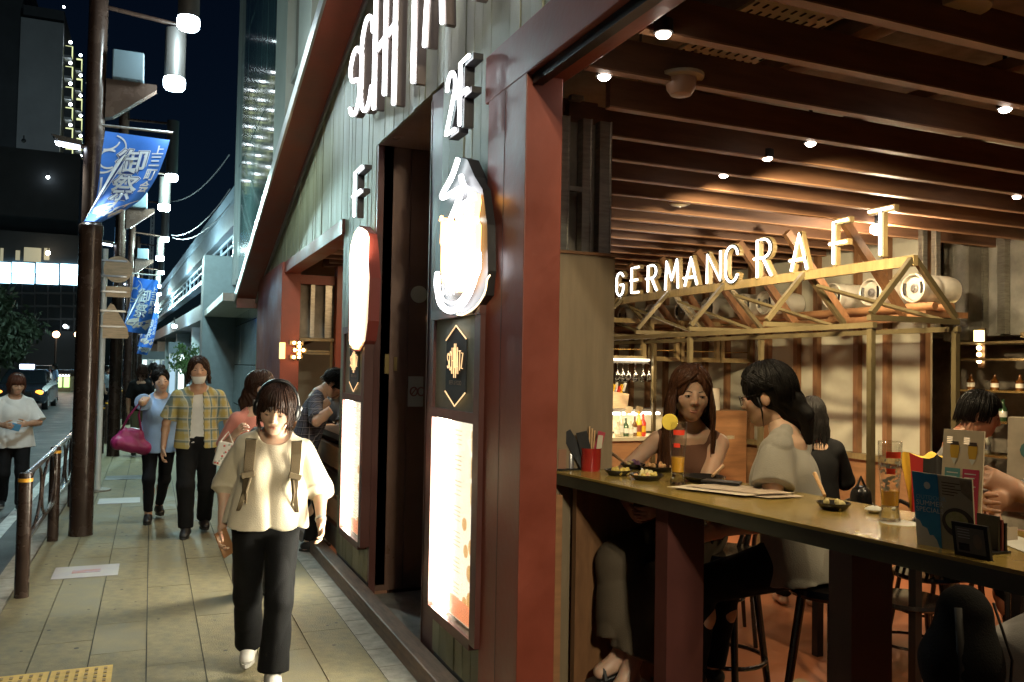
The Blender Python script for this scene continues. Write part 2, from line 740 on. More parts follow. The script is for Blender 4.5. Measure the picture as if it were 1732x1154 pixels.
def body_fields(k, vs, bare=False, hands=(True, True), barefoot=False, legs=True):
    S, q = k.S, k.slim
    lo, hi = k.bounds()
    F = Field(lo, hi, vs)
    M = k.T
    r = k.r
    fem = k.female

    def E(p, rr, kk=0.05):
        F.ell(p, tuple(x * S * q for x in rr), M, kk * S)
    E(k.P + k.u * 0.01 * S, (0.150, 0.105, 0.115))
    E(k.waist, (0.118 if fem else 0.135, 0.090, 0.14))
    E(k.chest, (0.138 if fem else 0.155, 0.100, 0.155))
    F.cap(k.sh[-1] - r * -0.03 * S, k.sh[1] - r * 0.03 * S, 0.042 * S, 0.042 * S, 0.04 * S)
    for sd in (-1, 1):
        F.cap(k.sh[sd] - r * (sd * 0.02 * S), k.neck + k.u * 0.012 * S + r * (sd * 0.03 * S), 0.034 * S, 0.026 * S, 0.03 * S)
    F.cap(k.neck - k.u * 0.03 * S, k.neck + k.u * 0.01 * S, 0.075 * S, 0.052 * S, 0.05 * S, (r, 1.3))
    if fem:
        for sd in (-1, 1):
            E(k.L(sd * 0.062, 0.078, 0.285), (0.052, 0.045, 0.055), 0.03)
    top = k.hp(0, -0.012, -0.04)
    F.cap(k.neck, top, (0.050 if fem else 0.056) * S, (0.050 if fem else 0.055) * S, 0.025 * S)
    for sd in (-1, 1):
        F.cap(k.sh[sd], k.elb[sd], 0.046 * S * q, 0.036 * S * q, 0.03 * S)
        md = k.elb[sd] * 0.72 + k.wri[sd] * 0.28
        F.cap(k.elb[sd], md, 0.036 * S * q, 0.037 * S * q, 0.02 * S)
        F.cap(md, k.wri[sd], 0.037 * S * q, 0.0235 * S, 0.02 * S, (np.cross(k.hdir[sd], k.palm[sd]), 1.15))
        if hands[0 if sd < 0 else 1]:
            put_hand(F, k.wri[sd], k.hdir[sd], k.palm[sd], k.f + 0.3 * k.r * -sd, k.curl[sd], S * (0.95 if fem else 1.03))
        if legs:
            F.cap(k.hip[sd], k.knee[sd], 0.086 * S * q, 0.055 * S * q, 0.04 * S)
            sd_dir = nrm(k.ank[sd] - k.knee[sd])
            bk = nrm(np.cross(np.cross(sd_dir, k.toe[sd]), sd_dir))
            c = k.knee[sd] * 0.66 + k.ank[sd] * 0.34 - bk * 0.016 * S
            F.cap(k.knee[sd], c, 0.053 * S * q, 0.056 * S * q, 0.03 * S)
            F.cap(c, k.ank[sd], 0.054 * S * q, 0.035 * S, 0.03 * S)
            t = k.toe[sd]
            a = k.ank[sd]
            F.cap(a - t * 0.03 * S + V(0, 0, -0.045 * S), a + t * 0.11 * S + V(0, 0, -0.052 * S), 0.031 * S, 0.026 * S, 0.03 * S, (np.cross(t, V(0, 0, 1)), 1.25))
            F.cap(a, a + t * 0.10 * S + V(0, 0, -0.042 * S), 0.032 * S, 0.024 * S, 0.03 * S)
    return F


def seg_skin(k, vs, m, parent, fine=None, **kw):
    F = body_fields(k, vs, **kw)
    cut = k.neck * 0.4 + k.hp(0, -0.012, -0.06) * 0.6
    up = nrm(k.hp(0, 0, 0) - k.neck)
    if fine is None:
        put_head(F, k)
        k.G = F
        return field_mesh('body', [F.data()], m, parent)
    F.clip(cut + up * 0.004, up)
    s = k.hs
    G = Field(k.headc - 0.19 * s, k.headc + 0.17 * s, fine)
    G.cap(k.neck - k.u * 0.03 * k.S, k.neck + k.u * 0.01 * k.S, 0.075 * k.S, 0.052 * k.S, 0.05 * k.S, (k.r, 1.3))
    rr = (0.050 if k.female else 0.055) * k.S
    G.cap(k.neck, k.hp(0, -0.012, -0.04), rr, rr, 0.025 * k.S)
    put_head(G, k)
    k.G = G
    G.clip(cut, -up)
    return field_mesh('body', [F.data(), G.data()], m, parent)


def on_face(k, x, z, lift):
    """point on the face surface straight ahead of head coordinates (x, z)"""
    y, G = 0.135, k.G
    while y > 0.03:
        q = (k.hp(x, y, z) - G.lo) / G.vs
        i = np.clip(np.round(q).astype(int), 0, G.n - 1)
        if G.D[tuple(i)] < 0:
            break
        y -= 0.0008
    return k.hp(x, y + lift, z)


def face_parts(k, parent, eye_m, iris_m, brow_m, lip_m, gaze=(0, 0), open_=1.0):
    s = k.hs
    M = Matrix([list(r_) for r_ in k.HR])
    for sd in (-1, 1):
        e = MB()
        e.ball(k.hp(sd * 0.031, 0.0775, 0.000), (0.0125 * s, 0.0065 * s, 0.0052 * s * open_), 12, 8, M)
        eo = e.build('eye', eye_m, parent, smooth='full')
        i = MB()
        i.ball(k.hp(sd * 0.031 + gaze[0] * 0.004, 0.0815, 0.0002 + gaze[1] * 0.002), (0.0054 * s, 0.0032 * s, 0.0050 * s * min(1, open_)), 10, 6, M)
        i.build('iris', iris_m, eo, smooth='full')
        ld = MB()
        ld.tube([k.hp(sd * (0.018), 0.083, 0.0035 * open_), k.hp(sd * 0.031, 0.0865, 0.0062 * open_), k.hp(sd * 0.045, 0.078, 0.0030 * open_)],
                [0.0010 * s, 0.0018 * s, 0.0012 * s], 6)
        ld.build('eyelash', brow_m, eo, smooth='full')
        b = MB()
        b.tube([on_face(k, sd * 0.014, 0.0180, 0.0002), on_face(k, sd * 0.030, 0.0220, 0.0002), on_face(k, sd * 0.047, 0.0175, 0.0)],
               [0.0022 * s, 0.0026 * s, 0.0012 * s], 6)
        b.build('eyebrow', brow_m, parent, smooth='full')
    l = MB()
    l.tube([on_face(k, x_, z_, 0.0) for (x_, z_) in ((-0.023, -0.0605), (-0.009, -0.0585), (0, -0.0600), (0.009, -0.0585), (0.023, -0.0605))],
           [0.001 * s, 0.0030 * s, 0.0028 * s, 0.0030 * s, 0.001 * s], 8, flat=0.7)
    l.tube([on_face(k, x_, z_, 0.0) for (x_, z_) in ((-0.020, -0.0630), (-0.009, -0.0668), (0.009, -0.0668), (0.020, -0.0630))],
           [0.001 * s, 0.0036 * s, 0.0036 * s, 0.001 * s], 8)
    l.build('lips', lip_m, parent, smooth='full')


def shirt(k, vs, m, parent, name='shirt', ease=0.018, hem=-0.06, sleeve=0.45, sease=0.022, flare=0.0, neck=0.075, fold=0.004, fk=26, seed=1, neckdrop=0.02,
          opening=None, hemflare=0.0, belly=1.0, zs=0.35):
    """hem: height above the pelvis point along the spine; sleeve: share of the arm it covers"""
    S, q = k.S, k.slim
    lo, hi = k.bounds(0.20)
    F = Field(lo, hi, vs)
    M = k.T
    fem = k.female
    e = ease

    def E(p, rr, kk=0.05):
        F.ell(p, tuple(x * S * q + e for x in rr), M, kk * S)
    sw = 0.138 if fem else 0.155
    E(k.chest, (sw, 0.100, 0.155))
    if fem:
        for sd in (-1, 1):
            E(k.L(sd * 0.060, 0.075, 0.285), (0.050, 0.044, 0.055), 0.05)
    F.cap(k.sh[-1] + k.r * 0.03 * S, k.sh[1] - k.r * 0.03 * S, 0.042 * S + e * 0.4, 0.042 * S + e * 0.4, 0.04 * S)
    for sd in (-1, 1):
        F.cap(k.sh[sd] - k.r * (sd * 0.02 * S), k.neck + k.u * 0.010 * S + k.r * (sd * 0.035 * S), 0.044 * S + e * 0.4, 0.042 * S + e * 0.4, 0.03 * S)
    a, b = k.L(0, 0.005, 0.30), k.P + k.u * (hem - 0.05) * S
    wr = 0.092 * S * q + e
    F.cap(a, b, wr, wr + 0.022 * S + hemflare, 0.04 * S, (k.r, 1.42 * belly), clip=[(k.P + k.u * hem * S, -k.u)])
    F.clip(k.P + k.u * hem * S, -k.u)
    for sd in (-1, 1):
        if sleeve <= 0:
            continue
        full = 0.275 + 0.24
        ln = sleeve * full * S
        if ln <= 0.275 * S:
            t = ln / (0.275 * S)
            end = k.sh[sd] * (1 - t) + k.elb[sd] * t
            d = nrm(k.elb[sd] - k.sh[sd])
            F.cap(k.sh[sd], end + d * 0.05, 0.048 * S * q + sease * 0.6, 0.044 * S * q + sease + flare, 0.03 * S, clip=[(end, d)])
        else:
            t = (ln - 0.275 * S) / (0.24 * S)
            F.cap(k.sh[sd], k.elb[sd], 0.048 * S * q + sease * 0.6, 0.040 * S * q + sease, 0.03 * S)
            end = k.elb[sd] * (1 - t) + k.wri[sd] * t
            d = k.hdir[sd]
            F.cap(k.elb[sd], end + d * 0.04, 0.040 * S * q + sease, 0.030 * S + sease * 0.8 + flare, 0.02 * S, clip=[(end, d)])
    if fold:
        F.fold(wob(seed, fk, fold, zs))
    nk = k.neck + k.u * (0.03 * S) + k.f * 0.03 * S
    F.sub(nk, (neck * S, (neck + 0.012) * S, (0.055 + neckdrop) * S), M, 0.006)
    if opening:
        w0, w1 = opening
        for i in range(13):
            t = i / 12
            p = k.P + k.u * ((0.44 - t * 0.62) * S) + k.f * (0.14 * S)
            w = w0 + (w1 - w0) * t
            F.sub(p, (w * S, 0.16 * S, 0.055 * S), M, 0.004)
    return field_mesh(name, [F.data()], m, parent)


def trousers(k, vs, m, parent, name='trousers', ease=0.012, knee=0.014, cuff=0.02, length=1.0, top=0.06, fold=0.003, fk=22, seed=3, flare=0.0):
    S, q = k.S, k.slim
    lo, hi = k.bounds(0.14)
    F = Field(lo, hi, vs)
    wt = k.P + k.u * top * S
    F.ell(k.P + k.u * 0.01 * S, (0.150 * S * q + ease, 0.105 * S * q + ease, 0.115 * S + ease), k.T, 0.05 * S)
    F.cap(k.P, wt + k.u * 0.04, 0.088 * S * q + ease, 0.082 * S * q + ease, 0.04 * S, (k.r, 1.5))
    F.clip(wt, k.u)
    for sd in (-1, 1):
        F.cap(k.hip[sd], k.knee[sd], 0.088 * S * q + ease, 0.056 * S * q + knee, 0.03 * S)
        end = k.knee[sd] * (1 - length) + k.ank[sd] * length
        d = nrm(k.ank[sd] - k.knee[sd])
        F.cap(k.knee[sd], end + d * 0.05, 0.056 * S * q + knee, 0.036 * S + cuff + flare, 0.03 * S, clip=[(end, d)])
    if fold:
        F.fold(wob(seed, fk, fold, 1.0))
    return field_mesh(name, [F.data()], m, parent)


def shoe(k, sd, m, sole_m, parent, vs=0.006):
    S = k.S
    a, t = k.ank[sd], k.toe[sd]
    si = nrm(np.cross(t, V(0, 0, 1)))
    z0 = a[2] - 0.08 * S
    base = V(a[0], a[1], z0)
    F = Field(base - 0.22, base + 0.26, vs)
    F.cap(base - t * 0.035 * S + V(0, 0, 0.045 * S), base + t * 0.13 * S + V(0, 0, 0.032 * S), 0.036 * S, 0.030 * S, 0.03, (si, 1.25))
    F.cap(a + V(0, 0, 0.01 * S), base + t * 0.10 * S + V(0, 0, 0.04 * S), 0.042 * S, 0.030 * S, 0.03)
    F.clip(base + V(0, 0, 0.016 * S), V(0, 0, -1))
    F.clip(a + V(0, 0, 0.012 * S) - t * 0.0, V(0, 0, 1) - t * 0.25)
    o = field_mesh('shoe', [F.data()], m, parent)
    b = MB()
    pts = []
    for i in range(20):
        an = 2 * PI * i / 20
        c, s_ = math.cos(an), math.sin(an)
        w = (0.044 if c > 0 else 0.037)
        pts.append((0.047 + 0.128 * c, w * s_))
    b.prism([(p[0] * S, p[1] * S) for p in pts], base + V(0, 0, 0.002), t, si, V(0, 0, 0.020 * S))
    b.build('sole', sole_m, o)
    return o


def hair_obj(k, style, vs, m, parent, seed=5, clumps=True, length=-0.2, bangs=0.02, part=0.0, n=150, gap=0.95, back=None, vol=1.0):
    """scalp cap from a field, plus many locks of hair as tapered tubes"""
    s = k.hs
    M = k.HR
    hp = k.hp
    lo = k.headc - 0.24 * s
    hi = k.headc + 0.22 * s
    F = Field(lo, hi, vs)
    ce = (0, -0.014, 0.026)
    rad = (0.083 * vol, 0.103 * vol, 0.102 * vol)
    F.ell(hp(*ce), tuple(x * s for x in rad), M, 0.0)
    # open the face
    F.sub(hp(0, 0.118, -0.040), (0.064 * s, 0.085 * s, (0.128 if style != 'bob' else 0.10) * s), M, 0.012)
    F.sub(hp(0, 0.045, -0.115), (0.085 * s, 0.095 * s, 0.095 * s), M, 0.012)
    if style in ('short', 'tied'):
        for sd in (-1, 1):
            F.sub(hp(sd * 0.085, 0.0, -0.030), (0.024 * s, 0.030 * s, 0.042 * s), M, 0.008)
        F.sub(hp(0, -0.03 if style == 'tied' else -0.06, -0.165 if style == 'tied' else -0.145), (0.12 * s, (0.09 if style == 'tied' else 0.12) * s, 0.075 * s), M, 0.015)
    if style == 'tied':
        F.cap(hp(0, -0.070, -0.04), hp(0, -0.060, -0.115), 0.062 * s, 0.040 * s, 0.02 * s)
        F.cap(hp(0, -0.098, -0.045), hp(0, -0.125, -0.10), 0.036 * s, 0.030 * s, 0.03 * s)
        F.cap(hp(0, -0.125, -0.10), hp(0, -0.115, -0.20), 0.032 * s, 0.018 * s, 0.02 * s)
    if style == 'bun':
        F.cap(hp(-0.02, -0.03, 0.125), hp(0.02, -0.03, 0.125), 0.040 * s, 0.036 * s, 0.02 * s)
    F.fold(lambda x, y, z: 0.0022 * np.sin((x * M[0, 0] + y * M[1, 0] + z * M[2, 0]) * 210 + (x * M[0, 1] + y * M[1, 1] + z * M[2, 1]) * 160 + np.sin(z * 40) * 1.5))
    o = field_mesh('hair', [F.data()], m, parent)
    if not clumps:
        return o
    rg = random.Random(seed)
    b = MB()
    for i in range(int(n * 1.6)):
        ph = rg.uniform(-PI, PI)                       # 0 = face, pi = back
        j = rg.uniform(0.99, 1.06)
        fr = abs(ph)
        sn, cs = math.sin(ph), math.cos(ph)
        p = []
        t0 = rg.uniform(8, 38)
        ex = (rad[0] + 0.003) * j, (rad[1] + 0.003) * j, (rad[2] + 0.002) * j
        front = fr < gap
        swept = front and style in ('long', 'medium', 'tied', 'bun')
        tgt = (1 if ph > part else -1) * (rg.uniform(gap, gap + 0.45) if style in ('long', 'medium') else rg.uniform(1.5, 2.2))
        if swept:
            front = False
            fr = abs(tgt)
        if style == 'short':
            zend = -0.035 if not front else rg.uniform(bangs, bangs + 0.03)
            if fr > 2.0:
                zend = rg.uniform(-0.08, -0.04)
        elif style in ('tied', 'bun'):
            zend = rg.uniform(0.05, 0.075) if front else (rg.uniform(0.015, 0.035) if fr < 2.0 else -0.04)
        else:
            zend = length * rg.uniform(0.9, 1.05) if not front else bangs + rg.uniform(-0.01, 0.012)
            if back is not None and fr > 2.2:
                zend = back * rg.uniform(0.92, 1.04)
        sweep = rg.uniform(-0.12, 0.12) + (part if front else 0)
        for q in range(6):
            t = R(t0 + (92 - t0) * q / 5)
            pa = ph + (sweep * q / 5 if not swept else (tgt - ph) * (q / 5) ** 1.2)
            z = ce[2] + ex[2] * math.cos(t)
            if z < zend and len(p) > 2:
                break
            p.append((ce[0] + ex[0] * math.sin(t) * math.sin(pa), ce[1] + ex[1] * math.sin(t) * math.cos(pa), z))
        if p[-1][2] > zend:
            x, y, z = p[-1]
            nst = max(1, int((z - zend) / 0.035))
            wv = rg.uniform(-0.010, 0.010)
            if style == 'long':
                inw = 0.05 if fr < 1.9 else 0.0
            for q in range(1, nst + 1):
                tt = q / nst
                zz = z + (zend - z) * tt
                if style == 'bob':
                    f_ = 1 + 0.04 * math.sin(tt * PI) - 0.14 * tt * tt
                    p.append((x * f_ + wv * math.sin(tt * 5), y * f_, zz))
                elif style == 'long':
                    f_ = 1 + 0.22 * math.sin(tt * 2.2)
                    p.append((x * f_ + wv * math.sin(tt * 9), y * (1 - 0.05 * tt) + inw * math.sin(tt * 1.9) + wv * math.cos(tt * 7), zz))
                elif style == 'medium':
                    p.append((x * (1.0 + 0.10 * tt) + wv * math.sin(tt * 7), y * (1 - 0.1 * tt), zz))
                else:
                    p.append((x * (1 - 0.02 * tt), y * (1 - 0.02 * tt), zz))
        pts = [hp(*c) for c in p]
        r0 = rg.uniform(0.0026, 0.0062) * s
        m_ = len(pts)
        b.tube(pts, [r0 * (0.6 if q == 0 else 1.0) * (1 - 0.75 * (q / (m_ - 1)) ** 3) for q in range(m_)], 5, flat=0.6)
    me = o.data
    nv, nf = len(me.vertices), len(me.polygons)
    lk = b.build('hair_lock', m, o, smooth='full')
    return o


def face_dir(dx, dy):
    return math.atan2(-dx, dy)

# ------------------------------------------------------------------ materials of the place
M_tile = mat('pavement tile', (0.205, 0.175, 0.098), 0.78, var=0.24, vscale=14.0, bump=0.6, bscale=130, rvar=0.12)
M_tile2 = mat('pavement tile worn', (0.19, 0.163, 0.092), 0.74, var=0.2, vscale=5.0, bump=0.35, bscale=130, rvar=0.14)
M_grout = mat('joint sand', (0.05, 0.047, 0.04), 0.95, var=0.3, vscale=8)
M_kerb = mat('kerb granite', (0.27, 0.25, 0.21), 0.8, var=0.25, vscale=12, bump=0.4, bscale=90)
M_asph = mat('asphalt', (0.055, 0.058, 0.06), 0.62, var=0.35, vscale=2.2, bump=0.5, bscale=160, rvar=0.2)
M_white_paint = mat('road paint', (0.55, 0.56, 0.55), 0.7, var=0.3, vscale=9)
M_yellow = mat('tactile yellow', (0.62, 0.40, 0.08), 0.7, var=0.2, vscale=7)
M_yellow2 = mat('tactile stud wear', (0.30, 0.20, 0.06), 0.7, var=0.2, vscale=20)
M_board = mat('green grey board', (0.215, 0.215, 0.125), 0.5, var=0.12, vscale=5, stretch=(4, 40, 1.0), bump=0.25, bscale=14, rvar=0.1)
M_board_l = mat('pale green grey board', (0.255, 0.255, 0.155), 0.46, var=0.12, vscale=5, stretch=(4, 40, 1.0), bump=0.25, bscale=14, rvar=0.1)
M_red = mat('oxide red steel', (0.22, 0.048, 0.027), 0.45, var=0.22, vscale=2.2, bump=0.12, bscale=30, rvar=0.14, detail=8)
M_maroon = mat('dark maroon steel', (0.10, 0.035, 0.028), 0.42, var=0.12, vscale=3, rvar=0.1)
M_brown = mat('dark brown panel', (0.15, 0.085, 0.062), 0.36, var=0.15, vscale=2.5, rvar=0.12)
M_trim = mat('grey metal trim', (0.42, 0.41, 0.40), 0.35, 0.8, var=0.1)
M_dark = mat('dark metal', (0.02, 0.018, 0.017), 0.4, 0.4, var=0.2)
M_sillw = mat('worn sill wood', (0.16, 0.10, 0.065), 0.55, var=0.3, vscale=6, stretch=(6, 1, 6), bump=0.2, bscale=20)
M_poleb = mat('brown painted pole', (0.040, 0.024, 0.018), 0.26, 0.15, var=0.18, vscale=5, rvar=0.08)
M_railc = mat('polished rail', (0.42, 0.40, 0.38), 0.18, 0.9, var=0.15, vscale=10)
M_band = mat('orange reflective band', (0.85, 0.42, 0.04), 0.3)
M_white = mat('white enamel', (0.62, 0.62, 0.58), 0.4, var=0.1)
M_signback = mat('sign back board', (0.62, 0.44, 0.27), 0.7, var=0.18, vscale=7, stretch=(1, 1, 8))
M_stone = mat('building stone', (0.33, 0.34, 0.30), 0.7, var=0.1, vscale=1.0, bump=0.1, bscale=30)
M_conc = mat('concrete', (0.20, 0.19, 0.165), 0.85, var=0.35, vscale=3.5, bump=0.6, bscale=18)
M_steelp = mat('stainless panel', (0.50, 0.55, 0.52), 0.16, 1.0, bump=0.10, bscale=1.6, rvar=0.06, vscale=2)
M_black = mat('black plastic', (0.012, 0.012, 0.013), 0.35)
M_blackm = mat('black matt', (0.014, 0.013, 0.012), 0.8)
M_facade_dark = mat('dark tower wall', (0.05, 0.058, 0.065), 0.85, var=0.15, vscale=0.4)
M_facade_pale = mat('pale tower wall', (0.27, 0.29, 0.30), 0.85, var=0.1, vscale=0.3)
M_winddark = mat('dark window glass', (0.015, 0.02, 0.025), 0.08, spec=0.8)
E_lamp = emit('lamp lens glow', (0.72, 0.90, 1.0), 26)
E_neon = emit('white neon tube', (1.0, 0.93, 0.86), 3.2)
E_neon2 = emit('cool neon tube', (0.95, 0.96, 1.0), 4.2)
E_warmbulb = emit('warm bulb', (1.0, 0.62, 0.25), 14)
E_spot = emit('downlight lens', (1.0, 0.86, 0.72), 22)
E_win = emit('lit office window', (0.45, 0.80, 1.0), 3.2)
E_strip_bloom = emit('led strip with bloom', (1.0, 0.93, 0.74), 50)
E_flame = emit('lit sausage panel', (1.0, 0.50, 0.16), 2.2)
E_orange = emit('orange lit edge', (1.0, 0.42, 0.08), 6)
E_lobby = emit('lobby light', (0.75, 0.85, 0.55), 0.9)
E_star = emit('balcony lamp', (0.85, 0.95, 1.0), 7)

# curtain wall: blue-green ribbed glass
M_glassb = mat('ribbed curtain glass', (0.10, 0.17, 0.17), 0.04, 0.35, stretch=(1, 1.3, 0.5), bump=0.10, bscale=1.0, var=0.2, vscale=0.5, coat=0.6)

# ------------------------------------------------------------------ ground
b = MB()
b.span((-160, -30, -0.6), (160, 420, -0.17))
struct(b.build('ground', mat('far ground', (0.05, 0.05, 0.052), 0.8, var=0.3, vscale=0.5)))
b = MB()
b.span((-26, -20, -0.30), (-1.0, 160, -0.13))
struct(b.build('road', M_asph))
# painted markings
for i, (x0, y0, x1, y1) in enumerate([(-8.6, 34.0, -7.6, 36.4), (-10.4, 34.4, -9.4, 36.8), (-12.2, 34.8, -11.2, 37.2), (-6.8, 33.6, -5.8, 36.0), (-5.0, 33.2, -4.1, 35.6), (-14.0, 35.2, -13.0, 37.6)]):
    b = MB()
    b.span((x0, y0, -0.126), (x1, y1, -0.122))
    o = b.build('crossing_stripe', M_white_paint)
    struct(o)
for (x0, y0, x1, y1) in [(-1.45, 2.0, -1.33, 30.0), (-5.2, 14.0, -5.06, 19.0), (-5.2, 24.0, -5.06, 29.0)]:
    b = MB()
    b.span((x0, y0, -0.126), (x1, y1, -0.122))
    struct(b.build('road_line', M_white_paint))

# pavement: base slab, tiles one by one
b = MB()
b.span((-0.86, -4, -0.28), (1.45, 90, -0.012))
pave = struct(b.build('pavement', M_grout))
rnd = random.Random(7)
TW, TL = 0.293, 0.586
tme = []
for m_ in (M_tile, M_tile2, M_tile):
    t = MB()
    t.span((0.003, 0.0012, -0.010), (TW - 0.003, TL - 0.0012, 0.0))
    tme.append(t.mesh('paving tile', m_))
cols = [-0.856 + TW * k for k in range(7)]
far = MB()
cnt = 0
for ci, x in enumerate(cols):
    y = 3.0 + (0.29 if ci % 2 else 0.0) + rnd.uniform(-0.02, 0.02)
    while y < 60:
        if y < 15.2 and cnt < 300:
            o = bpy.data.objects.new('paving_tile', tme[rnd.choice((0, 0, 1, 2))])
            o.location = (x, y, rnd.uniform(-0.001, 0.0006))
            o.rotation_euler = (rnd.uniform(-0.0015, 0.0015), rnd.uniform(-0.003, 0.003), 0)
            link(o, pave)
            cnt += 1
        else:
            far.span((x + 0.003, y + 0.003, -0.010), (x + TW - 0.003, y + TL - 0.003, rnd.uniform(-0.001, 0.001)))
        y += TL
o = far.build('far_paving_tiles', M_tile, pave)
o['kind'] = 'stuff'
gm = MB()
for i in range(130):
    gx, gy, gr = rnd.uniform(-0.8, 1.15), rnd.uniform(3.6, 15), rnd.uniform(0.006, 0.017)
    gm.add([(gx + gr * math.cos(a * PI / 4) * rnd.uniform(0.7, 1.1), gy + gr * math.sin(a * PI / 4), 0.0014) for a in range(8)], [tuple(range(8))])
o = gm.build('gum_spot', mat('old gum', (0.06, 0.055, 0.045), 0.8), pave)
o['kind'] = 'stuff'
# edging stones along the facade
b = MB()
for i in range(44):
    y = 2.8 + i * 0.30
    m = MB()
    m.span((1.197, y + 0.004, -0.010), (1.445, y + 0.296, -0.001))
    if i < 30:
        m.build('edging_stone', M_kerb, pave)
    else:
        b.span((1.197, y + 0.004, -0.010), (1.445, y + 0.296, -0.001))
o = b.build('far_edging_stones', M_kerb, pave)
o['kind'] = 'stuff'
# kerb stones
ks = MB()
kroot = MB()
kroot.span((-1.02, -4, -0.30), (-0.865, 90, -0.14))
kerb = struct(kroot.build('kerb', M_grout))
t = MB()
t.span((-1.015, 0.004, -0.14), (-0.862, 0.596, 0.002))
kme = t.mesh('kerb stone', M_kerb)
for i in range(60):
    y = 2.0 + i * 0.6
    if i < 30:
        o = bpy.data.objects.new('kerb_stone', kme)
        o.location = (0, y, rnd.uniform(-0.003, 0.002))
        link(o, kerb)
    else:
        ks.span((-1.015, y + 0.004, -0.14), (-0.862, y + 0.596, 0.002))
o = ks.build('far_kerb_stones', M_kerb, kerb)
o['kind'] = 'stuff'
# tactile paving at the near left
for i in range(2):
    tr = thing('tactile_tile', ['yellow tactile paving tile with studs, nearer the kerb rail, photo corner', 'yellow tactile paving tile with studs, nearer the pavement middle'][i], 'paving tile',
               (-0.745 + i * 0.305, 4.72, 0.0), 0, 'yellow tactile tiles in the pavement')
    b = MB()
    b.span((0.003, 0.003, 0.001), (0.297, 0.397, 0.006))
    b.build('slab', M_yellow, tr)
    sm = MB()
    for r_ in range(6):
        for c_ in range(6):
            sm.span((0.03 + c_ * 0.045, 0.03 + r_ * 0.060, 0.005), (0.046 + c_ * 0.045, 0.062 + r_ * 0.060, 0.010))
    o = sm.build('stud', M_yellow2, tr)
    o['kind'] = 'stuff'
# stickers and covers set in the pavement
def ground_plate(name, c, w, d, m, label, cat, rz=0):
    b = MB()
    b.box((0, 0, 0.002), (w, d, 0.004))
    o = b.build(name, m)
    o.location = (c[0], c[1], 0.0005)
    o.rotation_euler = (0, 0, rz)
    return tag(o, label, cat)
M_sticker = mat('worn floor sticker', (0.30, 0.27, 0.30), 0.6, col2=(0.36, 0.32, 0.28), vscale=6)
st = ground_plate('floor_sticker', (-0.42, 7.45), 0.46, 0.40, M_sticker, 'worn pale rectangular sticker on the pavement near the first rail post', 'floor sticker')
b = MB()
b.box((0, 0, 0.005), (0.20, 0.10, 0.002))
b.build('print', mat('worn red print', (0.40, 0.16, 0.13), 0.7, col2=(0.30, 0.25, 0.30), vscale=14), st)
ground_plate('floor_sticker', (-0.30, 11.1), 0.45, 0.42, M_sticker, 'small pale sticker on the pavement past the thick lamp post', 'floor sticker')
ground_plate('utility_cover', (-0.24, 13.3), 0.62, 0.45, mat('cover iron', (0.10, 0.10, 0.10), 0.5, 0.5, var=0.3, vscale=20), 'dark iron utility cover in the pavement by the white sign pole', 'manhole cover')
ground_plate('utility_cover', (-0.12, 18.0), 0.55, 0.5, mat('cover pale', (0.36, 0.37, 0.36), 0.6, var=0.2), 'pale square cover in the pavement behind the couple', 'manhole cover')

# ------------------------------------------------------------------ restaurant facade
FX = 1.45
def eave(y):
    return 4.50 + (6.45 - y) * 0.266 if y > 2.6 else 4.50 + (6.45 - 5.2 + y) * 0.266
fac = thing('restaurant_facade', 'green grey boarded restaurant front with oxide red gable edge and frames', 'building', (FX, 6, 0))
inv = Vector((-FX, -6, 0))
def fpart(mb, name, m, **kw):
    o = mb.build(name, m, fac, **kw)
    o.location = inv
    return o
BW = 0.118
openings = [(0.6, 3.195, 3.10), (0.05, 0.6, 3.10), (4.40, 5.93, 3.24), (7.0, 10.3, 2.86), (10.3, 12.9, 2.86), (3.19, 3.70, 3.10)]
y = -5.0  # unseen boards at the start are added to block the fill lamp
i = 0
rb = random.Random(3)
while y < 13.2:
    ym = y + BW / 2
    z0 = 0.12
    for (a, c, zt) in openings:
        if a <= ym <= c:
            z0 = zt
    z1 = eave(ym) - 0.02
    if z1 > z0 + 0.03:
        b = MB()
        px = FX + rb.uniform(-0.003, 0.004)
        zb = z1 - 0.025
        b.span((px, y + 0.003, z0), (px + 0.022, y + BW - 0.003, z1))
        fpart(b, 'board', rb.choice((M_board, M_board, M_board_l)))
    y += BW
    i += 1
# dark backing behind the boards
b = MB()
for (a, c, z0) in [(-5, 0.1, 0.1), (0.1, 3.19, 3.12), (3.70, 4.40, 0.1), (4.40, 5.93, 3.26), (5.93, 7.0, 0.1), (7.0, 13.0, 2.88)]:
    n_ = 6
    for q in range(n_):
        ya, yb_ = a + (c - a) * q / n_, a + (c - a) * (q + 1) / n_
        b.span((FX + 0.026, ya, z0), (FX + 0.12, yb_, eave((ya + yb_) / 2) - 0.06))
fpart(b, 'backing', M_blackm)
# gable soffit and verge
def slope_plate(b, ya, yb, xa, xb, t0, t1):
    za, zb = eave(ya), eave(yb)
    vs = []
    for (yy, zz) in ((ya, za), (yb, zb)):
        for (xx, tt) in ((xa, t0), (xb, t0), (xb, t1), (xa, t1)):
            vs.append((xx, yy, zz + tt))
    b.add(vs, [(0, 1, 2, 3), (7, 6, 5, 4), (0, 4, 5, 1), (1, 5, 6, 2), (2, 6, 7, 3), (3, 7, 4, 0)])
b = MB()
slope_plate(b, 13.55, 2.6, 1.16, 1.47, -0.02, 0.07)
slope_plate(b, 2.6, -5.0, 1.16, 1.47, -0.02, 0.07)
fpart(b, 'gable_soffit', M_red)
b = MB()
slope_plate(b, 13.58, 2.6, 1.135, 1.157, -0.035, 0.10)
slope_plate(b, 2.6, -5.0, 1.135, 1.157, -0.035, 0.10)
fpart(b, 'verge_trim', M_trim)
b = MB()
slope_plate(b, 13.4, 2.6, 1.425, 1.447, -0.085, -0.025)
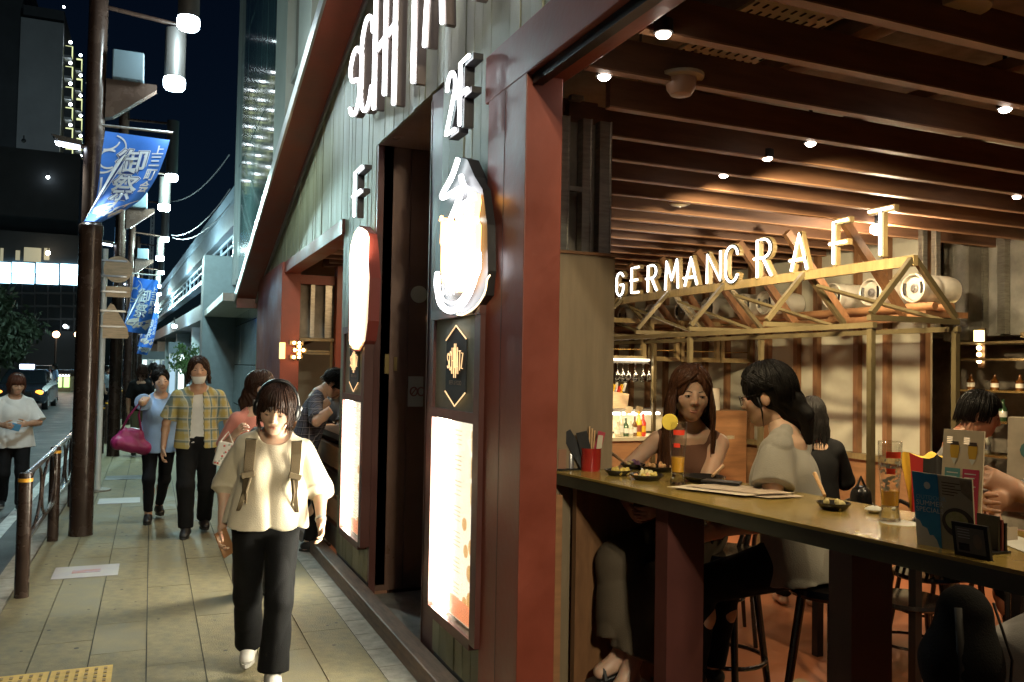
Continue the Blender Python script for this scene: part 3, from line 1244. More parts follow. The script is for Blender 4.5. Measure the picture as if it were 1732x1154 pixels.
fpart(b, 'wall_trim', M_trim)
b = MB()
b.span((1.16, 13.36, 2.50), (1.47, 13.50, 2.64))
fpart(b, 'eave_end', M_red)
# red frame: headers and pillars
b = MB()
b.span((1.405, 3.195, 0.0), (1.575, 3.63, 2.90))
fpart(b, 'near_pillar', M_red, bevel=0.004)
b = MB()
b.span((1.402, 0.05, 2.885), (1.60, 3.668, 3.105))
fpart(b, 'header', M_red, bevel=0.004)
b = MB()
b.span((1.43, 0.58, 2.84), (1.475, 3.19, 2.882))
fpart(b, 'shutter_track', M_dark)
b = MB()
b.span((1.405, 0.10, 0.0), (1.9, 0.575, 2.882))
fpart(b, 'near_pillar', M_red, bevel=0.004)  # added unseen pillar, closes the opening against the fill lamp
b = MB()
b.span((1.425, 7.0, 2.745), (1.60, 10.3, 2.872))
fpart(b, 'header', M_red, bevel=0.004)
b = MB()
b.span((1.40, 10.3, 0.0), (1.62, 12.75, 2.874))
fpart(b, 'end_pillar', M_red, bevel=0.004)
b = MB()
b.span((1.4035, 3.425, 0.0), (1.406, 3.431, 2.88))
fpart(b, 'panel_seam', M_maroon)
# dark metal post beside the entrance
b = MB()
b.span((1.462, 4.40, 0.0), (1.60, 4.68, 3.236))
b.span((1.458, 4.672, 0.0), (1.475, 4.684, 3.2))
fpart(b, 'entrance_post', M_maroon)
# entrance recess: soffit, far jamb, door wall, floor
b = MB()
b.span((1.47, 4.684, 3.24), (2.4, 5.93, 3.30))
fpart(b, 'recess_soffit', M_brown)
b = MB()
b.span((1.455, 5.925, 0.0), (1.50, 5.985, 3.238))
fpart(b, 'recess_edge', M_maroon)
# far jamb made of two panels with a visible seam
b = MB()
b.span((1.502, 5.93, 0.06), (1.70, 5.99, 3.238))
fpart(b, 'jamb_panel', M_brown)
b = MB()
b.span((1.706, 5.935, 0.06), (2.4, 5.99, 3.238))
fpart(b, 'jamb_panel', M_brown)
b = MB()
b.span((2.36, 4.4, 0.0), (2.40, 5.934, 3.238))
fpart(b, 'door', M_brown)
b = MB()
b.span((1.62, 4.40, 0), (2.36, 4.44, 3.238))
fpart(b, 'near_jamb', M_brown)
b = MB()
b.span((1.46, 4.44, 0.0), (2.86, 5.924, 0.04))
fpart(b, 'threshold', M_conc)
# round pale push plate, lit button, notice on the jamb
b = MB()
b.cyl((1.78, 5.922, 2.18), (1.78, 5.936, 2.18), 0.062, 28)
fpart(b, 'round_plate', mat('pale plate', (0.55, 0.50, 0.38), 0.5))
b = MB()
b.span((1.852, 5.926, 1.995), (1.876, 5.936, 2.02))
fpart(b, 'lit_button', emit('button glow', (1.0, 0.8, 0.5), 2.0))
b = MB()
p0 = at(690, 688, Y=5.92)
p1 = at(716, 637, Y=5.92)
b.span((p0.x, 5.918, p0.z), (p1.x, 5.932, p1.z))
nt_ = fpart(b, 'notice', mat('notice paper', (0.42, 0.41, 0.40), 0.5))
b = MB()
cxn = (p0.x + p1.x) / 2 + 0.01
czn = (p0.z + p1.z) / 2
for dx in (-0.025, 0.03):
    b.tube([(cxn + dx + 0.026 * math.cos(a * PI / 8), 5.915, czn + 0.03 * math.sin(a * PI / 8)) for a in range(16)], 0.006, 6, True)
b.tube([(cxn - 0.04, 5.915, czn - 0.02), (cxn - 0.01, 5.915, czn + 0.02)], 0.005, 6)
b.build('symbol', mat('notice ink', (0.20, 0.08, 0.08), 0.6), nt_)
b = MB()
b.span((1.53, 5.90, 1.60), (1.56, 5.93, 1.74))
b.span((1.60, 5.90, 1.62), (1.62, 5.93, 1.72))
fpart(b, 'door_handle', mat('brass handle', (0.45, 0.33, 0.14), 0.3, 0.9))
# sill along the ground
b = MB()
b.span((1.335, 3.67, -0.01), (1.445, 9.4, 0.105))
fpart(b, 'ground_sill', M_sillw, bevel=0.006)
for (a, c) in ((3.67, 4.40), (5.93, 7.0)):
    b = MB()
    b.span((1.447, a, 0.0), (1.46, c, 0.119))
    fpart(b, 'skirting', M_dark)

# roof / upper building
up = thing('office_building', 'tall office building with stone piers and blue green glass above the restaurant', 'building', (1.62, 12, 3))
inv2 = Vector((-1.62, -12, -3))
def upart(mb, name, m, **kw):
    o = mb.build(name, m, up, **kw)
    o.location = inv2
    return o
b = MB()
b.span((1.62, -6, 3.62), (1.9, 12.3, 34))
upart(b, 'stone_wall', M_stone)
for (ya, yb_, x0) in [(12.3, 11.2, 1.50), (10.2, 9.3, 1.50), (8.5, 7.6, 1.50)]:
    b = MB()
    b.span((x0, yb_, 3.0), (1.618, ya, 34))
    upart(b, 'pier', M_stone)
for j in range(3):
    for (ya, yb_) in [(11.16, 10.24), (9.26, 8.54)]:
        b = MB()
        z0 = 5.4 + j * 3.6
        b.span((1.60, yb_ + 0.06, z0), (1.617, ya - 0.06, z0 + 2.5))
        upart(b, 'window', M_winddark)
        b = MB()
        b.span((1.56, yb_ + 0.005, z0 - 0.10), (1.60, ya - 0.005, z0 - 0.02))
        upart(b, 'sill', M_stone)
# curtain glass, pane by pane with mullions
gl = MB()
YG = [12.32 + 0.775 * k for k in range(9)]
for k in range(8):
    for j in range(8):
        z0 = 3.35 + j * 2.4
        b = MB()
        b.span((1.56 + rb.uniform(-0.002, 0.002), YG[k] + 0.012, z0 + 0.012), (1.60, YG[k + 1] - 0.012, z0 + 2.388))
        upart(b, 'pane', M_glassb)
b = MB()
b.span((1.602, 12.32, 0.0), (1.9, 18.52, 34))
upart(b, 'core_wall', M_blackm)
b = MB()
b.span((1.50, 18.50, 3.3), (1.60, 18.58, 24))
upart(b, 'corner_mullion', mat('pale corner', (0.16, 0.19, 0.20), 0.35, 0.3))
# stainless wall panels at street level with thin dark joints
for k in range(4):
    for j in range(4):
        b = MB()
        ya = 13.0 + k * 1.38
        b.span((1.575 + rb.uniform(-0.003, 0.003), ya + 0.012, 0.08 + j * 0.78), (1.60, ya + 1.368, 0.08 + (j + 1) * 0.78 - 0.014))
        upart(b, 'steel_panel', M_steelp)
b = MB()
b.span((0.98, 13.7, 2.62), (1.60, 18.6, 2.74))
upart(b, 'canopy', M_white)
b = MB()
b.span((0.95, 18.6, 0.0), (1.62, 19.5, 3.9))
upart(b, 'corner_column', mat('blue grey column', (0.13, 0.165, 0.185), 0.6, var=0.1))

# ------------------------------------------------------------------ lit signs on the facade
def glyph_strokes(ch):
    A = lambda cx, cy, rx, ry, a0, a1, n=12: [(cx + rx * math.cos(R(a0 + (a1 - a0) * i / n)), cy + ry * math.sin(R(a0 + (a1 - a0) * i / n))) for i in range(n + 1)]
    if ch == 'S':
        return [A(0.5, 0.76, 0.44, 0.24, 20, 270, 14) + A(0.5, 0.26, 0.44, 0.26, 90, -160, 14)]
    if ch == 'C':
        return [[(0.94, 0.76)] + A(0.5, 0.72, 0.46, 0.28, 20, 180) + A(0.5, 0.28, 0.46, 0.28, 180, 340)]
    if ch == 'G':
        return [A(0.5, 0.72, 0.46, 0.28, 25, 180) + A(0.5, 0.28, 0.46, 0.28, 180, 355) + [(0.96, 0.46), (0.55, 0.46)]]
    if ch == 'E':
        return [[(0.95, 1), (0.1, 1), (0.1, 0), (0.95, 0)], [(0.0, 0.5), (0.8, 0.5)]]
    if ch == 'F':
        return [[(0.95, 1), (0.12, 1), (0.12, 0)], [(-0.12, 0.48), (0.85, 0.48)]]
    if ch == 'R':
        return [[(0.08, 0), (0.08, 1), (0.5, 1)] + A(0.5, 0.75, 0.44, 0.25, 90, -90, 10) + [(-0.12, 0.5)], [(0.45, 0.5), (0.98, 0)]]
    if ch == 'M':
        return [[(0.04, 0), (0.12, 1), (0.5, 0.3), (0.88, 1), (0.96, 0)]]
    if ch == 'A':
        return [[(0.0, 0), (0.5, 1), (1.0, 0)], [(-0.1, 0.28), (0.85, 0.28)]]
    if ch == 'N':
        return [[(0.05, 0), (0.05, 1), (0.95, 0), (0.95, 1)]]
    if ch == 'T':
        return [[(-0.05, 1), (1.05, 1)], [(0.5, 1), (0.5, 0)]]
    if ch == 'H':
        return [[(0.05, 0), (0.05, 1)], [(0.95, 0), (0.95, 1)], [(0.05, 0.5), (0.95, 0.5)]]
    if ch == '2':
        return [A(0.5, 0.74, 0.43, 0.26, 175, -20, 12) + [(0.05, 0.0), (0.95, 0.0)]]
    return []


def neon(parent, strokes, tube_m, back_m, r, bw, nrmv, gap, depth, tube_name='neon_tube'):
    """strokes: 3-D polylines on the letter's front plane; a solid returned letter behind, a glass tube in front"""
    nv = Vector(nrmv)
    tb, bk = MB(), MB()
    for st in strokes:
        st = [Vector(p) for p in st]
        tb.tube([p + nv * gap for p in st], r, 10)
        for p in (st[0], st[-1]):
            tb.ball(p + nv * gap, r, 10, 6)
        for p, q in zip(st[:-1], st[1:]):
            d = (q - p).normalized()
            bk.bar(p - d * bw * 0.4 - nv * depth / 2, q + d * bw * 0.4 - nv * depth / 2, bw, depth, nv)
    bk.build('letter_body', back_m, parent)
    return tb.build(tube_name, tube_m, parent, smooth='full')

M_lbody = mat('letter return', (0.12, 0.085, 0.07), 0.5, var=0.1)
SXN = 1.33
def fsign(px_strokes, name, label, cat, m=None, r=0.014, group=None):
    t = thing(name, label, cat, (0, 0, 0), 0, group)
    sts = []
    for s_ in px_strokes:
        if isinstance(s_, tuple):
            sts.append(s_[0])
        else:
            sts.append([at(x, y, X=SXN) for (x, y) in s_])
    neon(t, sts, m or E_neon2, M_lbody, r, 0.05, (-1, 0, 0), 0.022, 0.09)
    return t
def zoom1(pts):
    return [(580 + x / 4.615, y / 4.615) for (x, y) in pts]
def up_to(x, ytop):
    return (x, ytop)
def plane_glyph(ch, y0, y1, z0, z1, X=SXN):
    """glyph box: viewer's left edge y0 (far) to right edge y1 (near)"""
    return [[Vector((X, y0 + (y1 - y0) * u, z0 + (z1 - z0) * v)) for (u, v) in st] for st in glyph_strokes(ch)]
def gsign(strokes3d, name, label, m=None, r=0.014, bw=0.05):
    t = thing(name, label, 'neon letter', (0, 0, 0), 0, 'large white neon letters on the facade')
    neon(t, strokes3d, m or E_neon2, M_lbody, r * 0.75, 0.028, (-1, 0, 0), 0.018, 0.055)
    return t
pS0, pS1 = at(594, 190, X=SXN), at(613, 84, X=SXN)
gsign(plane_glyph('S', at(594, 190, X=SXN).y, at(613, 170, X=SXN).y, at(600, 197, X=SXN).z, at(606, 84, X=SXN).z), 'neon_letter_s', 'white neon letter S, lowest and smallest of the gable letters', r=0.016)
gsign(plane_glyph('C', at(613, 180, X=SXN).y, at(633, 180, X=SXN).y, at(620, 190, X=SXN).z, at(624, 34, X=SXN).z), 'neon_letter_c', 'white neon letter C between the S and the tall H on the gable', r=0.016)
yl, ym_, yr = at(636, 180, X=SXN).y, at(654, 160, X=SXN).y, at(670, 175, X=SXN).y
zl, zm, zr = at(636, 184, X=SXN).z, at(654, 160, X=SXN).z, at(670, 176, X=SXN).z
zbar = at(650, 72, X=SXN).z
gsign([[Vector((SXN, yl, zl)), Vector((SXN, yl, zl + 1.45))], [Vector((SXN, ym_, zm)), Vector((SXN, ym_, zm + 1.4))], [Vector((SXN, yr, zr)), Vector((SXN, yr, zr + 1.5))],
       [Vector((SXN, yl, zbar)), Vector((SXN, yr, zbar))]], 'neon_letter_h', 'tall white neon letter H with a crossbar above the entrance', r=0.016)
y1_, z1_ = at(703, 139, X=SXN).y, at(703, 139, X=SXN).z
y2_, z2_ = at(723, 78, X=SXN).y, at(723, 78, X=SXN).z
gsign([[Vector((SXN, y1_, z1_)), Vector((SXN, y1_, z1_ + 1.5))], [Vector((SXN, y1_, z1_ + 1.5)), Vector((SXN, y1_ - 0.3, z1_ + 0.9))]], 'neon_letter_m', 'straight white neon letter stroke right of the H, cut by the photo top', r=0.016)
y3_, z3_ = at(753, 39, X=SXN).y, at(753, 39, X=SXN).z
yT = y3_ - 0.45
gsign([[Vector((SXN, yT, z3_ - 0.05)), Vector((SXN, yT, z3_ + 1.2))], [Vector((SXN, yT + 0.2, z3_ + 1.2)), Vector((SXN, yT - 0.2, z3_ + 1.2))]], 'neon_letter_t', 'white neon letter T hidden above the photo top', r=0.016)
gsign([[Vector((SXN, yT - 0.3, z3_ + 1.0)), Vector((SXN, yT - 0.6, z3_ + 1.0)), Vector((SXN, yT - 0.3, z3_ + 0.1)), Vector((SXN, yT - 0.6, z3_ + 0.1))]], 'neon_letter_z', 'last white neon letter Z near the gable top, outside the photo', r=0.016)
gsign([[Vector((SXN, y2_, z2_)), Vector((SXN, (y2_ + y3_) / 2, z2_ + 1.3))], [Vector((SXN, y3_, z3_)), Vector((SXN, (y2_ + y3_) / 2, z2_ + 1.3))]], 'neon_letter_a', 'slanting white neon letter A above the 2F sign', r=0.016)

def zone(cx, cy, dx, dy):
    return cx + dx, cy + dy
# 2F and F floor signs
M_plate = mat('sign plate', (0.018, 0.016, 0.017), 0.45, var=0.1)
def floor_sign(name, label, specs, r):
    t = thing(name, label, 'neon sign', (0, 0, 0), 0, 'floor signs beside the entrance')
    sts = []
    lo = [9, 9]
    hi = [-9, -9]
    for (ch, y0, y1, z0, z1) in specs:
        g = plane_glyph(ch, y0, y1, z0, z1, 1.34)
        sts += g
        for s_ in g:
            for p in s_:
                lo = [min(lo[0], p.y), min(lo[1], p.z)]
                hi = [max(hi[0], p.y), max(hi[1], p.z)]
    neon(t, sts, E_neon2, M_plate, r * 0.55, 0.03, (-1, 0, 0), 0.018, 0.05)
    return t
X2 = 1.34
floor_sign('floor_sign', 'white neon 2F sign above the flaming pot sign', [('2', at(760, 200, X=X2).y, at(776, 200, X=X2).y, at(761, 230, X=X2).z, at(770, 124, X=X2).z),
                                                                      ('F', at(781, 200, X=X2).y, at(799, 150, X=X2).y, at(782, 212, X=X2).z, at(790, 104, X=X2).z)], 0.017)
floor_sign('floor_sign', 'narrow white neon F sign above the long sausage sign', [('F', at(602, 330, X=X2).y, at(616, 330, X=X2).y, at(605, 364, X=X2).z, at(608, 290, X=X2).z)], 0.017)


def sign_outline(pts, X):
    return [at(x, y, X=X) for (x, y) in pts]
def plate_from(pts3, m, name, parent, depth):
    b = MB()
    o = pts3[0]
    n = len(pts3)
    a = [Vector(p) for p in pts3]
    c = [p + Vector((depth, 0, 0)) for p in a]
    fs = [tuple(range(n)), tuple(range(2 * n - 1, n - 1, -1))] + [(i, n + i, n + (i + 1) % n, (i + 1) % n) for i in range(n)]
    b.add(a + c, fs)
    return b.build(name, m, parent)
Z2 = lambda pts: [(720 + x / 3.85, 250 + y / 3.847) for (x, y) in pts]
pot = thing('pot_sign', 'glowing sign of a steaming sausage pot on the board between entrance and red pillar', 'lit sign')
XS = 1.335
plate = sign_outline(Z2([(215, 60), (270, 75), (320, 190), (370, 270), (400, 500), (405, 800), (390, 960), (300, 1075), (200, 1095), (110, 1060), (70, 960), (62, 700), (85, 420), (110, 300), (170, 130)]), XS + 0.03)
plate_from(plate, M_plate, 'back_plate', pot, 0.06)
def tubez(parent, pts, r, m, name='neon_tube', X=XS, closed=False):
    b = MB()
    p3 = [at(x, y, X=X) for (x, y) in Z2(pts)]
    # smooth the path
    q = []
    nn = len(p3)
    for i in range(nn if closed else nn - 1):
        p0, p1, p2, p3_ = p3[(i - 1) % nn if closed else max(i - 1, 0)], p3[i], p3[(i + 1) % nn], p3[(i + 2) % nn if closed else min(i + 2, nn - 1)]
        for s_ in range(5):
            t = s_ / 5
            q.append(0.5 * ((2 * p1) + (p2 - p0) * t + (2 * p0 - 5 * p1 + 4 * p2 - p3_) * t * t + (3 * p1 - p0 - 3 * p2 + p3_) * t ** 3))
    if not closed:
        q.append(p3[-1])
    b.tube(q, r, 8, closed)
    return b.build(name, m, parent, smooth='full')
tubez(pot, [(210, 75), (170, 190), (110, 300), (115, 325), (180, 290), (230, 265), (225, 310), (190, 400), (160, 470)], 0.013, E_neon2)
tubez(pot, [(230, 185), (250, 250), (292, 285), (285, 340), (225, 380), (212, 430), (215, 470)], 0.013, E_neon2)
body = [(100, 470), (110, 455), (140, 470), (200, 480), (215, 440), (250, 380), (300, 335), (320, 300), (326, 350), (308, 470), (325, 500), (322, 620), (318, 760), (300, 850), (230, 940), (150, 940), (105, 880), (96, 780), (100, 640), (92, 620)]
plate_from(sign_outline(Z2(body), XS), E_flame, 'lit_panel', pot, 0.028)
core = [(112, 520), (150, 505), (230, 500), (300, 380), (308, 480), (312, 620), (308, 760), (290, 840), (225, 915), (155, 915), (116, 860), (108, 760), (112, 640)]
plate_from(sign_outline(Z2(core), XS - 0.004), emit('white hot core', (1.0, 0.90, 0.74), 5), 'lit_core', pot, 0.03)
tubez(pot, [(96, 475), (104, 450), (112, 470)], 0.008, E_orange, 'flame_tip')
tubez(pot, [(312, 340), (320, 300), (327, 340)], 0.008, E_orange, 'flame_tip')
tubez(pot, [(80, 830), (78, 920), (95, 1010), (150, 1060), (215, 1040), (275, 960), (318, 850), (328, 780)], 0.015, E_neon2)
tubez(pot, [(330, 780), (336, 690), (350, 685), (350, 780), (335, 830)], 0.008, E_neon2)
tubez(pot, [(85, 815), (66, 820), (62, 900), (72, 950), (82, 945)], 0.006, E_neon2)
tubez(pot, [(92, 930), (120, 990), (170, 1010), (220, 990), (285, 890), (312, 800)], 0.005, E_neon)
for q in range(9):
    u = q / 8
    x0 = 110 + 180 * u
    y0 = 930 - 60 * abs(u - 0.3)
    tubez(pot, [(x0, y0 - 20), (x0 + 6, y0 + 45 - 50 * u)], 0.0035, E_neon, 'hatch_line')
tubez(pot, [(205, 1085), (250, 1085), (330, 1030), (385, 940), (400, 860), (418, 830)], 0.004, emit('edge glow', (1.0, 0.75, 0.4), 1.5), 'rim_line', X=XS + 0.025)
Z3 = lambda pts: [(560 + x / 3.3, 270 + y / 3.3) for (x, y) in pts]
ssg = thing('sausage_sign', 'tall narrow glowing sausage sign on the board beside the far window', 'lit sign')
XS3 = 1.34
plate_from([at(x, y, X=XS3 + 0.03) for (x, y) in Z3([(155, 370), (195, 410), (205, 520), (215, 660), (205, 900), (190, 1010), (160, 1070), (115, 1070), (95, 1000), (98, 560), (120, 430)])], mat('red sign return', (0.25, 0.05, 0.04), 0.4), 'back_plate', ssg, 0.08)
plate_from([at(x, y, X=XS3) for (x, y) in Z3([(152, 380), (180, 400), (190, 430), (186, 560), (176, 690), (160, 900), (154, 990), (145, 1035), (106, 1035), (102, 1010), (104, 800), (104, 560), (110, 480), (130, 410)])], emit('lit sausage', (1.0, 0.80, 0.52), 5), 'lit_panel', ssg, 0.028)
plate_from([at(x, y, X=XS3 - 0.003) for (x, y) in Z3([(148, 1020), (132, 1060), (118, 1055), (104, 1015)])], emit('lit tip', (1.0, 0.6, 0.2), 2.2), 'lit_tip', ssg, 0.03)

# ------------------------------------------------------------------ illuminated menu boxes
def textmesh(s, size, align='CENTER'):
    c = bpy.data.curves.new('txt', 'FONT')
    c.body = s
    c.size = size
    c.align_x = align
    c.align_y = 'CENTER'
    c.resolution_u = 3
    o = bpy.data.objects.new('txt', c)
    COL.objects.link(o)
    dg = bpy.context.evaluated_depsgraph_get()
    me = bpy.data.meshes.new_from_object(o.evaluated_get(dg))
    bpy.data.objects.remove(o)
    return me
def lettering(s, size, m, o, u, v, parent, align='CENTER', name='lettering', sx=1.0, off=0.0, warp=None):
    me = textmesh(s, size, align)
    u = Vector(u).normalized()
    v = Vector(v).normalized()
    n = u.cross(v)
    o = Vector(o)
    for vt in me.vertices:
        q = o + u * vt.co.x * sx + v * vt.co.y + n * off
        vt.co = warp(vt.co.x * sx, vt.co.y) if warp else q
    me.materials.clear()
    me.materials.append(m)
    ob = bpy.data.objects.new(name, me)
    return link(ob, parent)

M_ink = emit('menu ink glow', (0.80, 0.58, 0.32), 0.55)
M_inkd = mat('menu ink dark', (0.06, 0.04, 0.03), 0.7)
def menu_glow(col, s):
    return emit('menu sheet glow', col, s)
E_sheet = menu_glow((1.0, 0.88, 0.66), 1.0)
E_photo = menu_glow((0.75, 0.38, 0.10), 0.8)
E_photo2 = menu_glow((0.85, 0.55, 0.20), 0.8)
E_gold = emit('gold logo line', (1.0, 0.62, 0.30), 0.55)
def menu_box(yc, label):
    t = thing('menu_box', label, 'menu box', (1.45, yc, 0), 0, 'lit menu boxes on the facade')
    X0, X1 = -0.058, -0.004            # front and back
    W2 = 0.31
    z0, z1 = 0.40, 1.90
    # frame sides
    for nm, a, c in (('frame_side', (X0 - 0.012, W2, z0), (X1, W2 + 0.03, z1)), ('frame_side', (X0 - 0.012, -W2 - 0.075, z0 - 0.02), (X1, -W2, z1 + 0.01)),
                     ('frame_top', (X0 - 0.02, -W2 - 0.08, z1), (X1, W2 + 0.032, z1 + 0.05)), ('frame_bottom', (X0 - 0.012, -W2, z0 - 0.05), (X1, W2 + 0.03, z0)),
                     ('frame_rail', (X0 - 0.012, -W2, 1.39), (X1, W2, 1.44)), ('back', (X1 - 0.02, -W2, z0), (X1, W2, z1))):
        b = MB()
        b.span(a, c)
        b.build(nm, M_maroon, t)
    b = MB()
    b.span((X0 + 0.004, -W2, 1.44), (X0 + 0.012, W2, z1))
    hd = b.build('logo_panel', mat('logo board', (0.22, 0.225, 0.17), 0.5, var=0.1), t)
    # hexagon logo
    xx = X0 + 0.002
    b = MB()
    hexp = [(0, 0.20), (0.15, 0.13), (0.15, -0.13), (0, -0.20), (-0.15, -0.13), (-0.15, 0.13)]
    b.prism([(-p[0], p[1]) for p in hexp], (xx, -0.03, 1.66), (0, 1, 0), (0, 0, 1), (-0.006, 0, 0))
    hx = b.build('logo_plate', M_blackm, t)
    b = MB()
    pth = [Vector((xx - 0.008, -0.03 + p[0], 1.66 + p[1])) for p in hexp]
    for pair in ((5, 0, 1), (2, 3, 4)):
        b = MB()
        b.tube([pth[i] for i in pair], 0.0035, 6)
        b.build('logo_line', E_gold, hx)
    hs_ = {0: 0.075, 1: 0.095, 2: 0.13, 3: 0.17, 4: 0.13, 5: 0.095, 6: 0.075}
    bt = MB()
    for i, ch in enumerate('SCHMATZ'):
        u0 = 0.118 - i * 0.0345
        h2 = hs_[i] / 2
        sts = glyph_strokes(ch) if ch != 'Z' else [[(0.05, 1), (0.95, 1), (0.05, 0), (0.95, 0)]]
        for s_ in sts:
            bt.tube([Vector((xx - 0.010, -0.03 + u0 - 0.026 * u, 1.685 - h2 + 2 * h2 * v)) for (u, v) in s_], 0.0024, 5)
    bt.build('logo_lettering', E_gold, hx)
    lettering('BEER & FOOD', 0.030, mat('dim gold', (0.30, 0.18, 0.09), 0.5), (xx - 0.008, -0.03, 1.575), (0, -1, 0), (0, 0, 1), hx)
    # LED strip, widened to include its bloom, and menu sheet behind a clear front
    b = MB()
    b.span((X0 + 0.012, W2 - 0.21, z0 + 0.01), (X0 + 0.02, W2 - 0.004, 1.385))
    b.build('led_strip', E_strip_bloom, t)
    b = MB()
    b.span((X1 - 0.030, -W2 + 0.002, z0 + 0.02), (X1 - 0.022, W2 - 0.08, 1.385))
    sh = b.build('menu_sheet', E_sheet, t)
    rr = random.Random(int(yc * 10))
    xs = X1 - 0.0312
    zc = 1.31
    ph, ph2, tx, rd = MB(), MB(), MB(), MB()
    for q in range(7):
        zz = 1.30 - q * 0.125
        wide = 0.11
        
        if q < 3:
            ph2.span((xs, -0.305, zz - 0.05), (xs - 0.001, -0.205, zz + 0.05))
        ph.prism([(0.040 * math.cos(a * PI / 8), 0.040 * math.sin(a * PI / 8)) for a in range(16)], (xs - 0.001, -0.255 + (rr.uniform(-0.02, 0.05) if q > 2 else 0), zz), (0, 1, 0), (0, 0, 1), (-0.001, 0, 0))
        if q in (3, 4, 6):
            ph.prism([(0.032 * math.cos(a * PI / 8), 0.032 * math.sin(a * PI / 8)) for a in range(16)], (xs, -0.13 + rr.uniform(-0.03, 0.02), zz - 0.03), (0, 1, 0), (0, 0, 1), (-0.001, 0, 0))
        for w in range(4):
            tx.span((xs, -0.07, zz + 0.036 - w * 0.022), (xs - 0.001, -0.07 + rr.uniform(0.06, 0.15), zz + 0.041 - w * 0.022))
    ph.build('dish_photo', E_photo, sh)
    ph2.build('dish_photo', E_photo2, sh)
    tx.build('menu_text', M_ink, sh)
    b = MB()
    b.span((xs, -0.30, 0.425), (xs - 0.002, 0.2, 0.52))
    b.build('red_footer', menu_glow((0.85, 0.25, 0.10), 0.9), sh)
    b = MB()
    b.span((X0 - 0.002, -W2, z0), (X0 + 0.001, W2, 1.39))
    m_ = thin_glass('menu box pane', (0.99, 0.99, 0.98), 0.01) if 'menu box pane' not in bpy.data.materials else bpy.data.materials['menu box pane']
    b.build('front_pane', m_, t)
    return t
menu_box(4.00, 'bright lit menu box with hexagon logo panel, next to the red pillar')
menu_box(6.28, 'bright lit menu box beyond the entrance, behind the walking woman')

# ------------------------------------------------------------------ street furniture
def street_post(Y, label, first=False, tall=True):
    t = thing('street_lamp', label, 'street lamp', (-0.57, Y, 0), 0, 'brown street lamps along the kerb')
    b = MB()
    b.lathe([(0.108, 0), (0.104, 0.08), (0.103, 2.85), (0.110, 2.87), (0.110, 2.95), (0.088, 2.97), (0.085, 6.2), (0.0, 6.25)], 20)
    b.build('pole', M_poleb, t, smooth=True)
    b = MB()
    b.tube([(0.0, 0, 5.10), (0.86, 0, 5.02)], 0.022, 8)
    b.build('arm', M_poleb, t, smooth=True)
    for (lx, zt, zb) in ((0.70, 4.98, 4.40), (0.80, 5.9, 4.86)):
        b = MB()
        yo = 0.0 if lx < 0.75 else -0.45
        b.cyl((lx, yo, zb + 0.09), (lx, yo, zt), 0.098, 20)
        b.build('lamp_tube', mat_lt, t, smooth=True)
        b = MB()
        b.lathe([(0.085, zb - 0.02), (0.100, zb), (0.104, zb + 0.06), (0.098, zb + 0.088)], 20, (lx, yo, 0))
        b.build('lamp_lens', E_lamp, t, smooth=True)
        if lx > 0.75:
            b = MB()
            b.tube([(0.0, 0, 5.95), (lx, yo, 5.85)], 0.022, 8)
            b.build('arm', M_poleb, t, smooth=True)
    # road side lamp head
    b = MB()
    b.tube([(0, 0, 3.70), (-0.18, 0, 3.72)], 0.02, 8)
    b.build('arm', M_poleb, t, smooth=True)
    b = MB()
    b.prism([(-0.36, 0.06), (-0.10, 0.03), (-0.10, -0.02), (-0.30, 0.0)], (0, -0.08, 3.72), (1, 0, 0), (0, 0, 1), (0, 0.16, 0))
    b.build('side_lamp', M_dark, t)
    b = MB()
    b.prism([(-0.33, -0.004), (-0.12, -0.024), (-0.12, -0.034), (-0.31, -0.016)], (0, -0.07, 3.72), (1, 0, 0), (0, 0, 1), (0, 0.14, 0))
    b.build('side_lens', emit('side lamp lens', (0.75, 0.85, 1.0), 9), t)
    # bracket shelf and control box
    b = MB()
    b.prism([(0.09, 0.0), (0.54, 0.0), (0.54, -0.05), (0.16, -0.36), (0.09, -0.38)], (0, -0.06, 4.38), (1, 0, 0), (0, 0, 1), (0, 0.12, 0))
    b.build('bracket', M_poleb, t)
    b = MB()
    b.span((0.14, -0.12, 4.385), (0.42, 0.12, 4.66))
    b.build('control_box', mat_cb, t, bevel=0.01)
    return t
mat_lt = mat('lamp tube paint', (0.035, 0.032, 0.03), 0.5)
mat_cb = mat('control box', (0.05, 0.075, 0.09), 0.5)
PY = [9.04, 16.4, 24.5, 33.5, 44.0, 57.0, -3.4]
plab = ['thick brown street lamp post nearest the camera, with the large blue banner', 'brown street lamp post with second banner, behind the white sign pole', 'third brown street lamp post along the kerb',
        'fourth brown street lamp post, far down the pavement', 'fifth brown street lamp post near the railway deck', 'farthest brown street lamp post at the end of the pavement',
        'added brown street lamp post behind the camera, unseen front fill']
p0_ = street_post(PY[0], plab[0])
for i in range(1, 7):
    clone(p0_, (-0.57, PY[i], 0), None, plab[i])
LAMP_C = (0.74, 0.94, 0.95)
for i, y in enumerate(PY):
    e = [34, 120, 150, 170, 180, 180, 290][i]
    LAMP_C = (0.64, 0.97, 0.93) if 0 < i < 6 else ((0.74, 0.94, 0.95) if i == 0 else (1.0, 0.88, 0.62))  # last post is an added warm fill behind the camera
    lamp('street light', 'POINT', (0.13, y, 4.30), e, LAMP_C, None, 0.09)
    lamp('street light', 'POINT', (0.23, y - 0.45, 4.76), e, LAMP_C, None, 0.09)
    if i < 4:
        lamp('road light', 'SPOT', (-0.80, y, 3.66), 60, LAMP_C, (-2.2, y, 0), 0.05, 140, 0.6)

